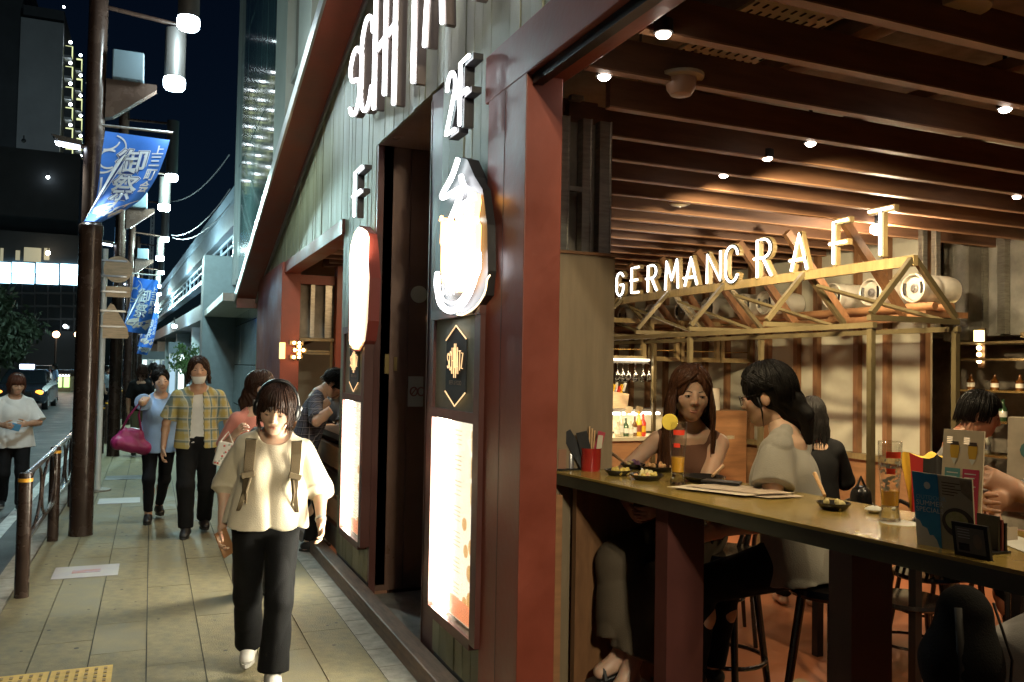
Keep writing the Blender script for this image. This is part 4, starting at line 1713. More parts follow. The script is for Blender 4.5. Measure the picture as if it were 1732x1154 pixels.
# banners
M_blue = mat('banner blue cloth', (0.03, 0.17, 0.66), 0.7, var=0.12, vscale=3)
M_blue.node_tree.nodes['Principled BSDF'].inputs['Subsurface Weight'].default_value = 0.0
M_bwhite = mat('banner white print', (0.62, 0.68, 0.74), 0.7)
M_bkoi = mat('banner pale print', (0.62, 0.55, 0.48), 0.7, col2=(0.55, 0.58, 0.62), vscale=9)
M_bnavy = mat('banner navy outline', (0.02, 0.05, 0.22), 0.7)
LE = [(178, 222), (172, 262), (168, 300), (160, 345), (143, 374)]
RE = [(287, 237), (280, 262), (262, 305), (232, 343), (172, 376)]
def lerp_poly(P_, t):
    f_ = t * (len(P_) - 1)
    i = min(len(P_) - 2, int(f_))
    f_ -= i
    p0, p1, p2, p3 = P_[max(i - 1, 0)], P_[i], P_[i + 1], P_[min(i + 2, len(P_) - 1)]
    return tuple(0.5 * ((2 * p1[k]) + (p2[k] - p0[k]) * f_ + (2 * p0[k] - 5 * p1[k] + 4 * p2[k] - p3[k]) * f_ ** 2 + (3 * p1[k] - p0[k] - 3 * p2[k] + p3[k]) * f_ ** 3) for k in (0, 1))
def cloth0(u, v, off=0.0):
    a, c = lerp_poly(LE, v), lerp_poly(RE, v)
    x, y = a[0] + (c[0] - a[0]) * u, a[1] + (c[1] - a[1]) * u
    Yd = 8.90 + 0.10 * math.sin(u * 4.2 + v * 2.4) * (0.25 + v) - 0.10 * v - 0.10 * v * v - off
    return at(x, y, Y=Yd)
def build_banner(fn, label, rod0, rod1, bw=0.60, bh=1.0, group='festival banners on the street lamps'):
    t = thing('festival_banner', label, 'banner', rod0, 0, group)
    iv = -Vector(rod0)
    def fix(o):
        o.location = iv
        return o
    b = MB()
    b.tube([rod0, rod1], 0.013, 8)
    fix(b.build('rod', M_trim, t, smooth=True))
    b = MB()
    b.grid(lambda u, v: fn(u, v), 14, 20)
    b.grid(lambda u, v: fn(1 - u, v, -0.004), 14, 20)
    cl = fix(b.build('cloth', M_blue, t, smooth='full'))
    def put(o, off):
        for vt in o.data.vertices:
            vt.co = fn(min(1, max(0, vt.co.x)), min(1, max(0, vt.co.y)), off)
        o.location = (0, 0, 0)
    def subdiv(me, n=1):
        import bmesh
        bm = bmesh.new()
        bm.from_mesh(me)
        bmesh.ops.triangulate(bm, faces=bm.faces)
        bmesh.ops.subdivide_edges(bm, edges=bm.edges, cuts=n, use_grid_fill=True)
        bm.to_mesh(me)
        bm.free()
    def glyphs(s, u0, v0, su, sv, m, name, off, grow=0.0):
        for i, ch in enumerate(s):
            me = textmesh(ch, 1.0)
            if grow:
                c = bpy.data.curves.new('t', 'FONT')
                c.body = ch
                c.align_x = 'CENTER'
                c.align_y = 'CENTER'
                c.offset = grow
                c.resolution_u = 2
                o_ = bpy.data.objects.new('t', c)
                COL.objects.link(o_)
                me = bpy.data.meshes.new_from_object(o_.evaluated_get(bpy.context.evaluated_depsgraph_get()))
                bpy.data.objects.remove(o_)
            subdiv(me)
            for vt in me.vertices:
                x, y = vt.co.x * su, -vt.co.y * sv
                vt.co = (u0 + x, v0 + i * sv * 1.02 + y, 0)
            me.materials.clear()
            me.materials.append(m)
            o = bpy.data.objects.new(name, me)
            link(o, cl)
            put(o, off)
    glyphs('御祭', 0.50, 0.34, 0.50, 0.27, M_bwhite, 'outline_print', 0.004, 0.06)
    glyphs('御祭', 0.50, 0.34, 0.50, 0.27, M_bnavy, 'outline_print', 0.006, 0.035)
    glyphs('御祭', 0.50, 0.34, 0.50, 0.27, M_bwhite, 'kanji_print', 0.008, 0.012)
    glyphs('上三町会', 0.87, 0.20, 0.19, 0.125, M_bwhite, 'kanji_print', 0.006, 0.02)
    # koi fish print near the foot and wave lines at the head
    def patch(poly, m, name, off):
        b = MB()
        n = len(poly)
        cx_, cy_ = sum(p[0] for p in poly) / n, sum(p[1] for p in poly) / n
        vs = [(cx_, cy_, 0)]
        for k in (0.35, 0.7, 1.0):
            vs += [(cx_ + (p[0] - cx_) * k, cy_ + (p[1] - cy_) * k, 0) for p in poly]
        fs = [(0, 1 + i, 1 + (i + 1) % n) for i in range(n)]
        for r_ in (0, 1):
            fs += [(1 + r_ * n + i, 1 + (r_ + 1) * n + i, 1 + (r_ + 1) * n + (i + 1) % n, 1 + r_ * n + (i + 1) % n) for i in range(n)]
        b.add(vs, fs)
        o = b.build(name, m, cl)
        put(o, off)
    patch([(0.04, 0.80), (0.2, 0.76), (0.5, 0.72), (0.98, 0.72), (0.99, 0.84), (0.9, 0.93), (0.6, 0.90), (0.4, 0.93), (0.3, 0.88), (0.1, 0.87)], M_bkoi, 'koi_print', 0.004)
    def line(pts, w, m, name='wave_line', off=0.005):
        vs = []
        for i, p in enumerate(pts):
            q = pts[min(i + 1, len(pts) - 1)]
            o_ = pts[max(i - 1, 0)]
            dx, dy = q[0] - o_[0], q[1] - o_[1]
            L = math.hypot(dx, dy) or 1
            vs += [(p[0] - dy / L * w, p[1] + dx / L * w, 0), (p[0] + dy / L * w, p[1] - dx / L * w, 0)]
        b = MB()
        b.add(vs, [(2 * i, 2 * i + 1, 2 * i + 3, 2 * i + 2) for i in range(len(pts) - 1)])
        o = b.build(name, m, cl)
        put(o, off)
    arc = lambda cx_, cy_, rx, ry, a0, a1: [(cx_ + rx * math.cos(R(a0 + (a1 - a0) * i / 14)), cy_ + ry * math.sin(R(a0 + (a1 - a0) * i / 14))) for i in range(15)]
    line(arc(0.05, 0.10, 0.20, 0.10, 10, 100), 0.010, M_bwhite)
    line(arc(0.10, 0.18, 0.26, 0.14, -70, 10), 0.010, M_bwhite)
    line(arc(0.12, 0.30, 0.17, 0.10, 60, 300), 0.010, M_bwhite)
    line(arc(0.02, 0.36, 0.22, 0.09, 0, 100), 0.010, M_bwhite)
    line([(0.04, 0.50), (0.05, 0.58), (0.04, 0.70)], 0.02, M_bwhite)
    line([(0.35, 0.90), (0.50, 0.80), (0.70, 0.84), (0.9, 0.80)], 0.008, M_bnavy, 'koi_line', 0.007)
    line([(0.15, 0.84), (0.35, 0.83)], 0.008, M_bnavy, 'koi_line', 0.007)
    return t
build_banner(cloth0, 'large blue festival banner with white kanji, blown aside, nearest lamp post', at(172, 212, Y=8.93), at(292, 225, Y=8.93))
def straight(px0, py0, w, h, Y, ph):
    o = at(px0, py0, Y=Y)
    s = Y / FPX * 1.06
    def fn(u, v, off=0.0):
        return Vector((o.x + (w * u - 0.30 * w * v * v - 0.1 * w * v) * s, Y + 0.12 * math.sin(u * 4 + v * 3 + ph) - off, o.z - (h * v + 0.05 * h * u) * s))
    return fn, o
for (px, py, w, h, Y, lab) in [(226, 468, 34, 80, 16.35, 'blue festival banner on the second lamp post, hanging over the pavement'), (244, 526, 19, 52, 24.4, 'small blue festival banner on the third lamp post'),
                               (240, 552, 14, 40, 33.4, 'tiny far blue festival banner on the fourth lamp post')]:
    fn, o = straight(px, py, w, h, Y, px)
    build_banner(fn, lab, o + Vector((-0.3, 0, 0.06)), o + Vector((w * Y / FPX * 1.1, 0, 0.04)))

# white sign pole with the backs of three traffic signs
sp = thing('traffic_sign', 'white pole with round, oblong and triangular sign boards seen from behind', 'traffic sign', (-0.585, 12.06, 0))
b = MB()
b.cyl((0, 0, 0), (0, 0, 3.10), 0.034, 14)
b.build('pole', M_white, sp, smooth=True)
b = MB()
b.cyl((0, 0, 0), (0, 0, 0.02), 0.16, 20)
b.build('base_plate', M_kerb, sp)
yy = -0.045
b = MB()
b.cyl((0.155, yy, 2.84), (0.155, yy + 0.012, 2.84), 0.170, 32)
b.build('round_sign', M_signback, sp)
b = MB()
b.prism([(-0.13 - 0.01, -0.07), (0.13, -0.07), (0.15, -0.05), (0.15, 0.05), (0.13, 0.07), (-0.14, 0.07)], (0.16, yy, 2.55), (1, 0, 0), (0, 0, 1), (0, 0.012, 0))
b.build('oblong_sign', M_signback, sp, bevel=0.004)
b = MB()
b.prism([(-0.02, 0.0), (0.27, 0.0), (0.285, 0.03), (0.27, 0.13), (0.10, 0.43), (0.06, 0.45), (-0.02, 0.30)], (0.02, yy, 1.95), (1, 0, 0), (0, 0, 1), (0, 0.012, 0))
b.build('triangle_sign', M_signback, sp)
for z in (2.95, 2.75, 2.55, 2.3, 2.1):
    b = MB()
    b.span((-0.04, yy - 0.012, z - 0.012), (0.26, yy - 0.001, z + 0.012))
    b.build('clamp', M_trim, sp)

# kerb railing
def rail_post(t, x, y, h=0.86):
    b = MB()
    b.lathe([(0.047, -0.01), (0.046, h - 0.07), (0.044, h - 0.02), (0.040, h), (0, h + 0.005)], 16, (x, y, 0))
    return b.build('post', M_poleb, t, smooth=True)
rt = thing('kerb_railing', 'brown pipe railing with looped infill along the kerb', 'railing', (-0.785, 6.80, 0))
def railing_section(t, y0, n, step):
    for i in range(n + 1):
        rail_post(t, 0, y0 + i * step)
        b = MB()
        b.lathe([(0.0475, 0.80), (0.0475, 0.825)], 16, (0, y0 + i * step, 0))
        b.build('band', M_band, t, smooth=True)
    for i in range(n):
        ya, yb = y0 + i * step, y0 + (i + 1) * step
        for z, r_ in ((0.84, 0.022), (0.36, 0.019)):
            b = MB()
            b.tube([(0, ya, z), (0, yb, z)], r_, 10)
            b.build('rail', M_railc, t, smooth=True)
        for k in range(2):
            cy_ = ya + step * (0.27 + 0.46 * k)
            b = MB()
            pts = []
            for q in range(24):
                a = 2 * PI * q / 24
                pts.append((0.004 if k else -0.004, cy_ + step * 0.235 * math.cos(a), 0.60 + 0.225 * math.sin(a) + 0.05 * math.cos(a)))
            b.tube(pts, 0.012, 8, True)
            b.build('loop', M_poleb, t, smooth=True)
railing_section(rt, 0.0, 5, 2.02)
b = MB()
rt2 = thing('kerb_railing', 'far continuation of the brown railing beyond the second lamp post', 'railing', (-0.785, 18.9, 0))
railing_section(rt2, 0.0, 6, 2.02)

# thin overhead cables from the far poles to the building
for i, (a, c, lab) in enumerate([((290, 398), (389, 320), 'upper black overhead cable to the glass building'), ((292, 402), (389, 345), 'lower pale overhead cable to the glass building'), ((284, 340), (388, 262), 'faint high overhead cable above the railway')]):
    A_, B_ = at(*a, Y=24.4), at(*c, Y=18.9)
    b = MB()
    b.tube([A_ + (B_ - A_) * t - Vector((0, 0, 0.5 * 4 * t * (1 - t) * 0.6)) for t in [k / 10 for k in range(11)]], 0.012, 5)
    tag(b.build('overhead_cable', mat('cable', (0.10, 0.11, 0.12), 0.5), None), lab, 'cable')

# ------------------------------------------------------------------ elevated railway and deck
rw = thing('elevated_railway', 'elevated railway with blue lit girder and walkway railing above the far street', 'bridge')
def dirpt(p, Y):
    """point at distance Y on the line through p running like the railway"""
    return Vector((p.x + (Y - p.y) * math.tan(R(-2.6)), Y, p.z))
def rbeam(name, px, py, Y0, w, h, m, Y1=95, parent=rw):
    p = at(px, py, Y=Y0)
    b = MB()
    b.bar(dirpt(p, Y0 - 4), dirpt(p, Y1), w, h, (0, 0, 1))
    return b.build(name, m, parent)
M_girder = mat('railway girder paint', (0.19, 0.25, 0.32), 0.5, var=0.15, vscale=0.8)
M_girder2 = mat('railway under girder', (0.11, 0.14, 0.18), 0.6, var=0.15)
rbeam('parapet', 384, 352, 24, 0.25, 0.30, M_girder)
p = at(384, 382, Y=24)
rbeam('girder', 386, 392, 24, 0.5, 0.55, M_girder2)
rbeam('walkway', 383, 452, 24, 0.3, 0.12, M_girder)
rbeam('handrail', 383, 412, 24, 0.07, 0.07, M_girder)
rbeam('handrail', 383, 426, 24, 0.05, 0.05, M_girder)
p = at(383, 436, Y=24)
for k in range(34):
    q = dirpt(p, 22 + k * 1.6)
    b = MB()
    b.span((q.x - 0.03, q.y - 0.03, q.z - 0.32), (q.x + 0.03, q.y + 0.03, q.z + 0.36))
    b.build('baluster', M_girder, rw)
p = at(390, 520, Y=24)
b = MB()
b.bar(dirpt(p, 20) + Vector((1.6, 0, 0.1)), dirpt(p, 95) + Vector((1.6, 0, 0.1)), 3.8, 0.5)
b.build('deck', M_girder2, rw)
for k in range(8):
    q = dirpt(p, 27 + k * 8)
    b = MB()
    b.span((q.x - 0.02, q.y - 0.3, 0), (q.x + 0.55, q.y + 0.3, q.z - 0.1))
    b.build('column', mat_col if k else globals().setdefault('mat_col', mat('pale column', (0.42, 0.50, 0.52), 0.6, var=0.1)), rw)
# floodlight, shop lights and shop fronts under the deck
def bright(name, px, py, Y, r, m, label, cat='lamp', flat=1.0):
    p = at(px, py, Y=Y)
    t = thing(name, label, cat, p)
    b = MB()
    b.ball((0, 0, 0), (r, r * 0.8, r * flat), 12, 8)
    b.build('lens', m, t, smooth='full')
    b = MB()
    b.cyl((0, 0.02, r * flat * 0.8), (0, 0.02, r * flat + 0.25), r * 0.25, 8)
    b.build('stem', M_dark, t)
    return t
E_flood = emit('flood lamp', (0.9, 0.95, 1.0), 40)
fl = bright('flood_light', 364, 522, 22, 0.10, E_flood, 'bright floodlight on the column beneath the railway walkway')
lamp('flood', 'POINT', at(362, 522, Y=21.5), 45, (0.85, 0.93, 1.0), None, 0.1)
for (px, py, Y, r, lab) in [(295, 552, 34, 0.10, 'small white lamp under the railway deck'), (200, 453, 24, 0.09, 'white lamp head right of the round sign board'), (124, 263, 60, 0.001, '')]:
    if r > 0.01:
        bright('lamp_head', px, py, Y, r, E_lamp, lab, flat=0.7)
sg = thing('shop_sign', 'white and yellow lit shop sign at the corner past the glass building', 'shop sign', at(345, 585, Y=21))
b = MB()
q0, q1 = at(338, 610, Y=21) - sg.location, at(352, 588, Y=21) - sg.location
b.span((q0.x, -0.05, q0.z), (q1.x, 0.05, q1.z))
b.build('lower_panel', emit('yellow sign', (1.0, 0.86, 0.5), 3.0), sg)
b = MB()
q2 = at(357, 563, Y=21) - sg.location
b.span((q0.x + 0.06, -0.06, q1.z + 0.02), (q2.x, 0.04, q2.z))
b.build('upper_panel', emit('white sign', (0.92, 0.97, 1.0), 5.0), sg)
for k in range(4):
    b = MB()
    zz = q0.z + (q1.z - q0.z) * (k + 0.5) / 4
    b.span((q0.x + 0.02, -0.056, zz - 0.008), (q1.x - 0.02, -0.052, zz + 0.008))
    b.build('sign_line', M_inkd, sg)
def shopfront(px0, px1, py0, py1, Y, m, label, panes=3, glow=None):
    a, c = at(px0, py1, Y=Y), at(px1, py0, Y=Y)
    t = thing('street_shop', label, 'shop', (a.x, Y, 0))
    w, h = c.x - a.x, c.z
    b = MB()
    b.span((0, 0, 0), (w, 0.3, h))
    b.build('wall', m, t)
    for k in range(panes):
        b = MB()
        x0 = w * (k + 0.08) / panes
        b.span((x0, -0.03, 0.15), (w * (k + 0.92) / panes, -0.005, h * 0.8))
        f = b.build('window', M_trim, t)
        b = MB()
        b.span((x0 + 0.04, -0.036, 0.20), (w * (k + 0.92) / panes - 0.04, -0.031, h * 0.8 - 0.05))
        b.build('pane', glow[k % len(glow)], f)
    return t
G1 = emit('shop pane bluish', (0.30, 0.42, 0.52), 0.55)
G2 = emit('shop pane white', (0.70, 0.85, 0.85), 1.6)
G3 = emit('shop pane dim', (0.10, 0.14, 0.17), 0.4)
shopfront(283, 345, 580, 660, 40, mat('shop wall blue', (0.25, 0.32, 0.38), 0.7), 'bluish shop front under the railway deck, right of the pale column', 4, [G1, G2, G1, G3])
shopfront(238, 283, 595, 660, 52, mat('shop wall grey', (0.2, 0.24, 0.27), 0.7), 'pale far shop front with white lit window, left of the pale column', 4, [G2, G3, G1, G3])
# small potted tree by the shop
def leaf_tree(name, label, base, htr, crown, n, leaf, mleaf, seed, mtrunk, limb=6, cat='tree'):
    t = thing(name, label, cat, base)
    rg = random.Random(seed)
    b = MB()
    b.tube([(0, 0, -0.15), (0.02, 0, htr * 0.5), (0, 0.02, htr)], [crown[0] * 0.06 + 0.02, crown[0] * 0.045 + 0.015, crown[0] * 0.03 + 0.01], 8)
    for i in range(limb):
        a = 2 * PI * i / limb
        e = (crown[0] * 0.6 * math.cos(a), crown[1] * 0.6 * math.sin(a), htr + crown[2] * rg.uniform(-0.1, 0.6))
        b.tube([(0, 0, htr * rg.uniform(0.7, 0.98)), (e[0] * 0.5, e[1] * 0.5, (htr + e[2]) / 2 + 0.1), e], [crown[0] * 0.025 + 0.008, crown[0] * 0.015 + 0.006, 0.006], 6)
    b.build('trunk', mtrunk, t)
    c = MB()
    cl_ = [(rg.gauss(0, 0.45), rg.gauss(0, 0.45), rg.uniform(-0.8, 0.9)) for _ in range(26)]
    for i in range(n):
        q = rg.choice(cl_)
        p = Vector((crown[0] * (q[0] + rg.gauss(0, 0.17)), crown[1] * (q[1] + rg.gauss(0, 0.17)), htr + crown[2] * (0.55 + 0.6 * q[2] + rg.gauss(0, 0.13))))
        m = Euler((rg.uniform(0, 6.3), rg.uniform(0, 6.3), rg.uniform(0, 6.3))).to_matrix()
        s = leaf * rg.uniform(0.6, 1.3)
        c.add([p + m @ Vector(v) * s for v in ((-1, 0, 0), (0, -0.45, 0.1), (1, 0, 0), (0, 0.45, 0.1))], [(0, 1, 2, 3)])
    o = c.build('crown', mleaf, t)
    return t
M_leaf = mat('dark leaves', (0.05, 0.075, 0.04), 0.6, var=0.4, vscale=1.5)
M_leafg = mat('lit green leaves', (0.08, 0.16, 0.05), 0.6, var=0.4, vscale=3)
M_bark = mat('bark', (0.06, 0.045, 0.03), 0.9, var=0.3, vscale=9)
pb = at(312, 672, Y=30)
leaf_tree('small_tree', 'small green street tree in front of the shop under the railway', (pb.x, 30, 0), 1.4, (0.45, 0.45, 0.7), 700, 0.07, M_leafg, 4, M_bark)
pb = at(20, 640, Y=46)
leaf_tree('street_tree', 'large dark leafy street tree on the left, across the road', (pb.x - 1.7, 46, -0.1), 1.7, (2.2, 2.2, 2.6), 16000, 0.19, M_leaf, 8, M_bark, 8)

# ------------------------------------------------------------------ far side of the road
def tower(label, px0, px1, py0, Y, depth, m, side_dx):
    a, c = at(px0, 600, Y=Y), at(px1, py0, Y=Y)
    t = thing('apartment_tower', label, 'building', (a.x, Y, 0))
    w, h = c.x - a.x, c.z
    b = MB()
    b.span((0, 0, -0.2), (w, 0.6, h))
    b.build('wall', m, t)
    return t, w, h
YT = 95
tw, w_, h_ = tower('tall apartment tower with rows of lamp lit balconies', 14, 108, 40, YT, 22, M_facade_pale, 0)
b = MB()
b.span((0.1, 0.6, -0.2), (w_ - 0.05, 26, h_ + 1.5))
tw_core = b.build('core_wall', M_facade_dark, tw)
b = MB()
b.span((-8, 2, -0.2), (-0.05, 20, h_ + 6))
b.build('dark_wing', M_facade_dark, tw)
# balconies: three receding bays along the right flank
E_balc = emit('balcony ceiling glow', (0.42, 0.46, 0.22), 0.9)
for bay, (pxs, pxe, ypx0, dy) in enumerate([(108, 122, 72, 35.0), (127, 138, 94, 34.0), (145, 153, 115, 33.0)]):
    Yb = YT + 0.5 + bay * 9
    for fl_ in range(7 if bay == 0 else 6):
        y1 = ypx0 + fl_ * dy
        a, c = at(pxs, y1 + 25, Y=Yb), at(pxe, y1, Y=Yb)
        bl = MB()
        o = Vector((tw.location.x, tw.location.y, 0))
        bl.span((a.x - o.x, Yb - o.y - 0.1, a.z), (c.x - o.x, Yb - o.y + 1.4, a.z + 0.25))
        bal = bl.build('balcony', M_facade_pale, tw)
        q = MB()
        q.span((a.x - o.x, Yb - o.y + 1.2, a.z + 0.25), (c.x - o.x, Yb - o.y + 1.3, c.z))
        q.build('back_wall', E_balc, bal)
        q = MB()
        q.ball(((a.x + c.x) / 2 - o.x + 0.2, Yb - o.y, c.z), 0.16, 8, 6)
        q.build('lamp', E_star, bal, smooth='full')
        q = MB()
        q.span((a.x - o.x, Yb - o.y - 0.08, a.z + 0.25), (c.x - o.x, Yb - o.y - 0.02, a.z + 1.15))
        q.build('railing', M_facade_dark, bal)
# middle dark building with the bright window band
YM = 70
a, c = at(-60, 640, Y=YM), at(150, 248, Y=YM)
ob = thing('office_block', 'dark office block with one bright blue white window band', 'building', (a.x, YM, 0))
w_, h_ = c.x - a.x, c.z
b = MB()
b.span((0, 0, -0.2), (w_, 14, h_ * 0.62))
b.build('wall', M_facade_dark, ob)
b = MB()
b.span((0, 3, h_ * 0.62), (w_ * 0.9, 14, h_))
b.build('upper_wall', M_facade_dark, ob)
for k in range(6):
    xs0, xs1 = [(-60, -22), (-20, 18), (20, 58), (61, 99), (102, 138), (-100, -62)][k]
    for r_ in range(2):
        q0 = at(xs0, [480 - 0, 462][r_] + (xs0 - 60) * 0.03 - 0, Y=YM - 0.1) - ob.location
        q1 = at(xs1, [463, 447][r_] + (xs0 - 60) * 0.03, Y=YM - 0.1) - ob.location
        b = MB()
        b.span((q0.x, -0.12, q0.z), (q1.x, -0.08, q1.z))
        b.build('lit_window', E_win, ob)
for k, (x0, x1, y0, y1) in enumerate([(40, 70, 420, 442), (74, 84, 420, 440), (0, 6, 420, 442), (26, 34, 424, 440)]):
    q0, q1 = at(x0, y1, Y=YM - 0.1) - ob.location, at(x1, y0, Y=YM - 0.1) - ob.location
    b = MB()
    b.span((q0.x, -0.12, q0.z), (q1.x, -0.08, q1.z))
    b.build('dim_window', emit('dim room', (0.32, 0.30, 0.20), 0.45), ob)
for k in range(9):
    for r_ in range(4):
        q0 = at(-50 + k * 22, 560 - r_ * 22, Y=YM) - ob.location
        b = MB()
        b.span((q0.x, -0.05, q0.z), (q0.x + 0.75, -0.02, q0.z + 0.8))
        b.build('window', M_winddark, ob)
bright('wall_lamp', 81, 428, YM - 1.0, 0.16, emit('wall lamp', (1, 0.75, 0.5), 12), 'small warm lamp above the bright window band')
bright('wall_lamp', 110, 552, YM - 1.0, 0.13, E_star, 'tiny cool lamp on the dark block, above the globe lamps')
bright('roof_lamp', 108, 12, 120, 0.16, E_star, 'tiny star like lamp high above the apartment tower')
bright('roof_lamp', 81, 300, YM + 2.5, 0.13, E_star, 'tiny lamp on the dark block beneath the tower')
q_ = at(40, 236, Y=YM + 5)
bright('roof_lamp', 40, 238, YM + 5, 0.16, M_trim, 'added small floodlight on the office block roof, to brighten the tower')
lamp('added tower flood', 'SPOT', q_ + Vector((0, 0.5, 0.6)), 800, (0.72, 0.88, 0.92), at(70, 140, Y=95), 0.15, 95, 0.8)  # added spot brightens the tower wall, no such lamp seen there
# blue lit slim building behind the sign boards
a, c = at(187, 640, Y=85), at(205, 378, Y=85)
bb = thing('slim_building', 'slim far building with a blue lit edge, behind the sign boards', 'building', (a.x, 85, 0))
b = MB()
b.span((0, 0, -0.2), (c.x - a.x, 6, c.z))
b.build('wall', mat('bluish wall', (0.22, 0.30, 0.40), 0.7), bb)
b = MB()
b.span((c.x - a.x - 0.35, -0.05, 6), (c.x - a.x - 0.1, -0.01, c.z))
b.build('light_strip', emit('blue strip', (0.3, 0.62, 1.0), 2.4), bb)
for k in range(5):
    b = MB()
    b.span((0.1, -0.04, c.z - 2 - k * 2.2), (c.x - a.x - 0.5, -0.01, c.z - 0.4 - k * 2.2))
    b.build('window', emit('blue pane', (0.12, 0.28, 0.5), 0.5), bb)
# lattice mast
a, c = at(247, 640, Y=60), at(261, 353, Y=60)
ms = thing('lattice_mast', 'pale blue lattice mast beyond the second lamp post', 'mast', (a.x, 60, 0))
wd = c.x - a.x
b = MB()
for xx in (0, wd):
    b.bar((xx, 0, 0), (xx, 0, c.z), 0.10, 0.10)
b.build('leg', M_girder, ms)
b = MB()
nz = 22
for k in range(nz):
    z0, z1 = c.z * k / nz, c.z * (k + 1) / nz
    b.bar((0 if k % 2 else wd, 0, z0), (wd if k % 2 else 0, 0, z1), 0.06, 0.06)
    b.bar((0, 0, z1), (wd, 0, z1), 0.06, 0.06)
b.build('brace', M_girder, ms)
# globe lamps
for i, (px, lab) in enumerate([(95, 'left orange globe lamp on a slim post across the road'), (132, 'right orange globe lamp on a slim post across the road')]):
    p = at(px, 566, Y=56)
    t = thing('globe_lamp', lab, 'street lamp', (p.x, 56, -0.1), 0, 'globe lamps across the road')
    b = MB()
    b.cyl((0, 0, 0), (0, 0, p.z - 0.1), 0.06, 8)
    b.build('post', M_dark, t)
    b = MB()
    b.ball((0, 0, p.z + 0.1), 0.20, 12, 8)
    b.build('globe', emit('globe', (1.0, 0.55, 0.28), 3.5 + i * 3), t, smooth='full')
    lamp('globe light', 'POINT', (p.x, 55.6, p.z + 0.35), 90, (1.0, 0.72, 0.5), None, 0.2)
# shops across the road
M_redw = mat('red shop wall', (0.35, 0.03, 0.03), 0.6)
def kiosk(px0, px1, py0, py1, Y, m, label, glows):
    a, c = at(px0, py1, Y=Y), at(px1, py0, Y=Y)
    t = thing('lit_shop', label, 'shop', (a.x, Y, -0.15))
    w, h = c.x - a.x, c.z + 0.15
    b = MB()
    b.span((0, 0, 0), (w, 3, h))
    b.build('wall', m, t)
    b = MB()
    b.span((-0.2, -0.6, h), (w + 0.2, 3.2, h + 0.2))
    b.build('roof', M_dark, t)
    for k, g in enumerate(glows):
        b = MB()
        b.span((w * (k + 0.1) / len(glows), -0.05, h * 0.25), (w * (k + 0.85) / len(glows), -0.01, h * 0.8))
        b.build('window', g, t)
    for k in range(8):
        b = MB()
        b.ball((w * (k + 0.5) / 8, -0.55, h - 0.12), 0.05, 6, 4)
        b.build('string_bulb', emit('string bulb', (0.7, 0.85, 1.0), 6) if k == 0 else bpy.data.materials['string bulb'], t, smooth='full')
    return t
GR = emit('red shop light', (0.75, 0.05, 0.05), 0.9)
GW = emit('warm shop light', (1.0, 0.75, 0.38), 1.4)
GG = emit('green shop light', (0.45, 0.75, 0.25), 1.0)
kiosk(38, 78, 625, 672, 52, M_redw, 'red lit shop across the road behind the taxi', [GR, GR, GW])
kiosk(80, 120, 632, 668, 55, mat('tan shop', (0.3, 0.22, 0.12), 0.7), 'warm lit stall with green light, below the globe lamps', [GW, GG, GG])
hd = thing('far_hedge', 'low dark planting strip along the far side of the road', 'planter', (-24, 49, -0.15))
b = MB()
b.span((0, 0, 0), (19, 0.6, 0.35))
b.build('planter_wall', M_kerb, hd)
c_ = MB()
rg = random.Random(12)
for i in range(900):
    p = Vector((rg.uniform(0, 19), rg.uniform(0, 0.6), 0.35 + rg.uniform(0, 0.45)))
    m = Euler((rg.uniform(0, 6.3), rg.uniform(0, 6.3), rg.uniform(0, 6.3))).to_matrix()
    c_.add([p + m @ Vector(v) * 0.14 for v in ((-1, 0, 0), (0, -0.5, 0), (1, 0, 0), (0, 0.5, 0))], [(0, 1, 2, 3)])
c_.build('foliage', M_leaf, hd)

# taxi coming down the road
tx = thing('taxi', 'dark taxi with orange side lamps and a lit roof sign, behind the pedestrian in white', 'taxi', (at(31, 680, Y=34).x, 34, -0.13), R(0))
def car_loft(b, secs):
    n = len(secs[0])
    vs = [p for s_ in secs for p in s_]
    fs = []
    for i in range(len(secs) - 1):
        for k in range(n):
            l = (k + 1) % n
            fs.append((i * n + k, i * n + l, (i + 1) * n + l, (i + 1) * n + k))
    fs.append(tuple(range(n)))
    fs.append(tuple(range((len(secs) - 1) * n, len(secs) * n)))
    b.add(vs, fs)
def csec(y, w, z0, z1, r_=0.12):
    return [(-w, y, z0 + r_), (-w + r_ * 0.4, y, z0), (w - r_ * 0.4, y, z0), (w, y, z0 + r_), (w, y, z1 - r_), (w - r_, y, z1), (-w + r_, y, z1), (-w, y, z1 - r_)]
M_car = mat('taxi paint', (0.02, 0.025, 0.035), 0.25, coat=0.6)
b = MB()
car_loft(b, [csec(0.0, 0.70, 0.35, 0.62), csec(0.15, 0.82, 0.25, 0.78), csec(1.2, 0.86, 0.22, 0.92), csec(2.2, 0.87, 0.22, 0.98), csec(4.0, 0.86, 0.22, 0.98), csec(4.5, 0.80, 0.30, 0.9)])
bd = b.build('body', M_car, tx, smooth=True)
b = MB()
car_loft(b, [csec(1.05, 0.76, 0.88, 0.95, 0.02), csec(1.75, 0.64, 0.9, 1.42, 0.08), csec(3.2, 0.64, 0.9, 1.45, 0.08), csec(4.1, 0.74, 0.88, 0.98, 0.02)])
b.build('cabin', M_winddark, tx, smooth=True)
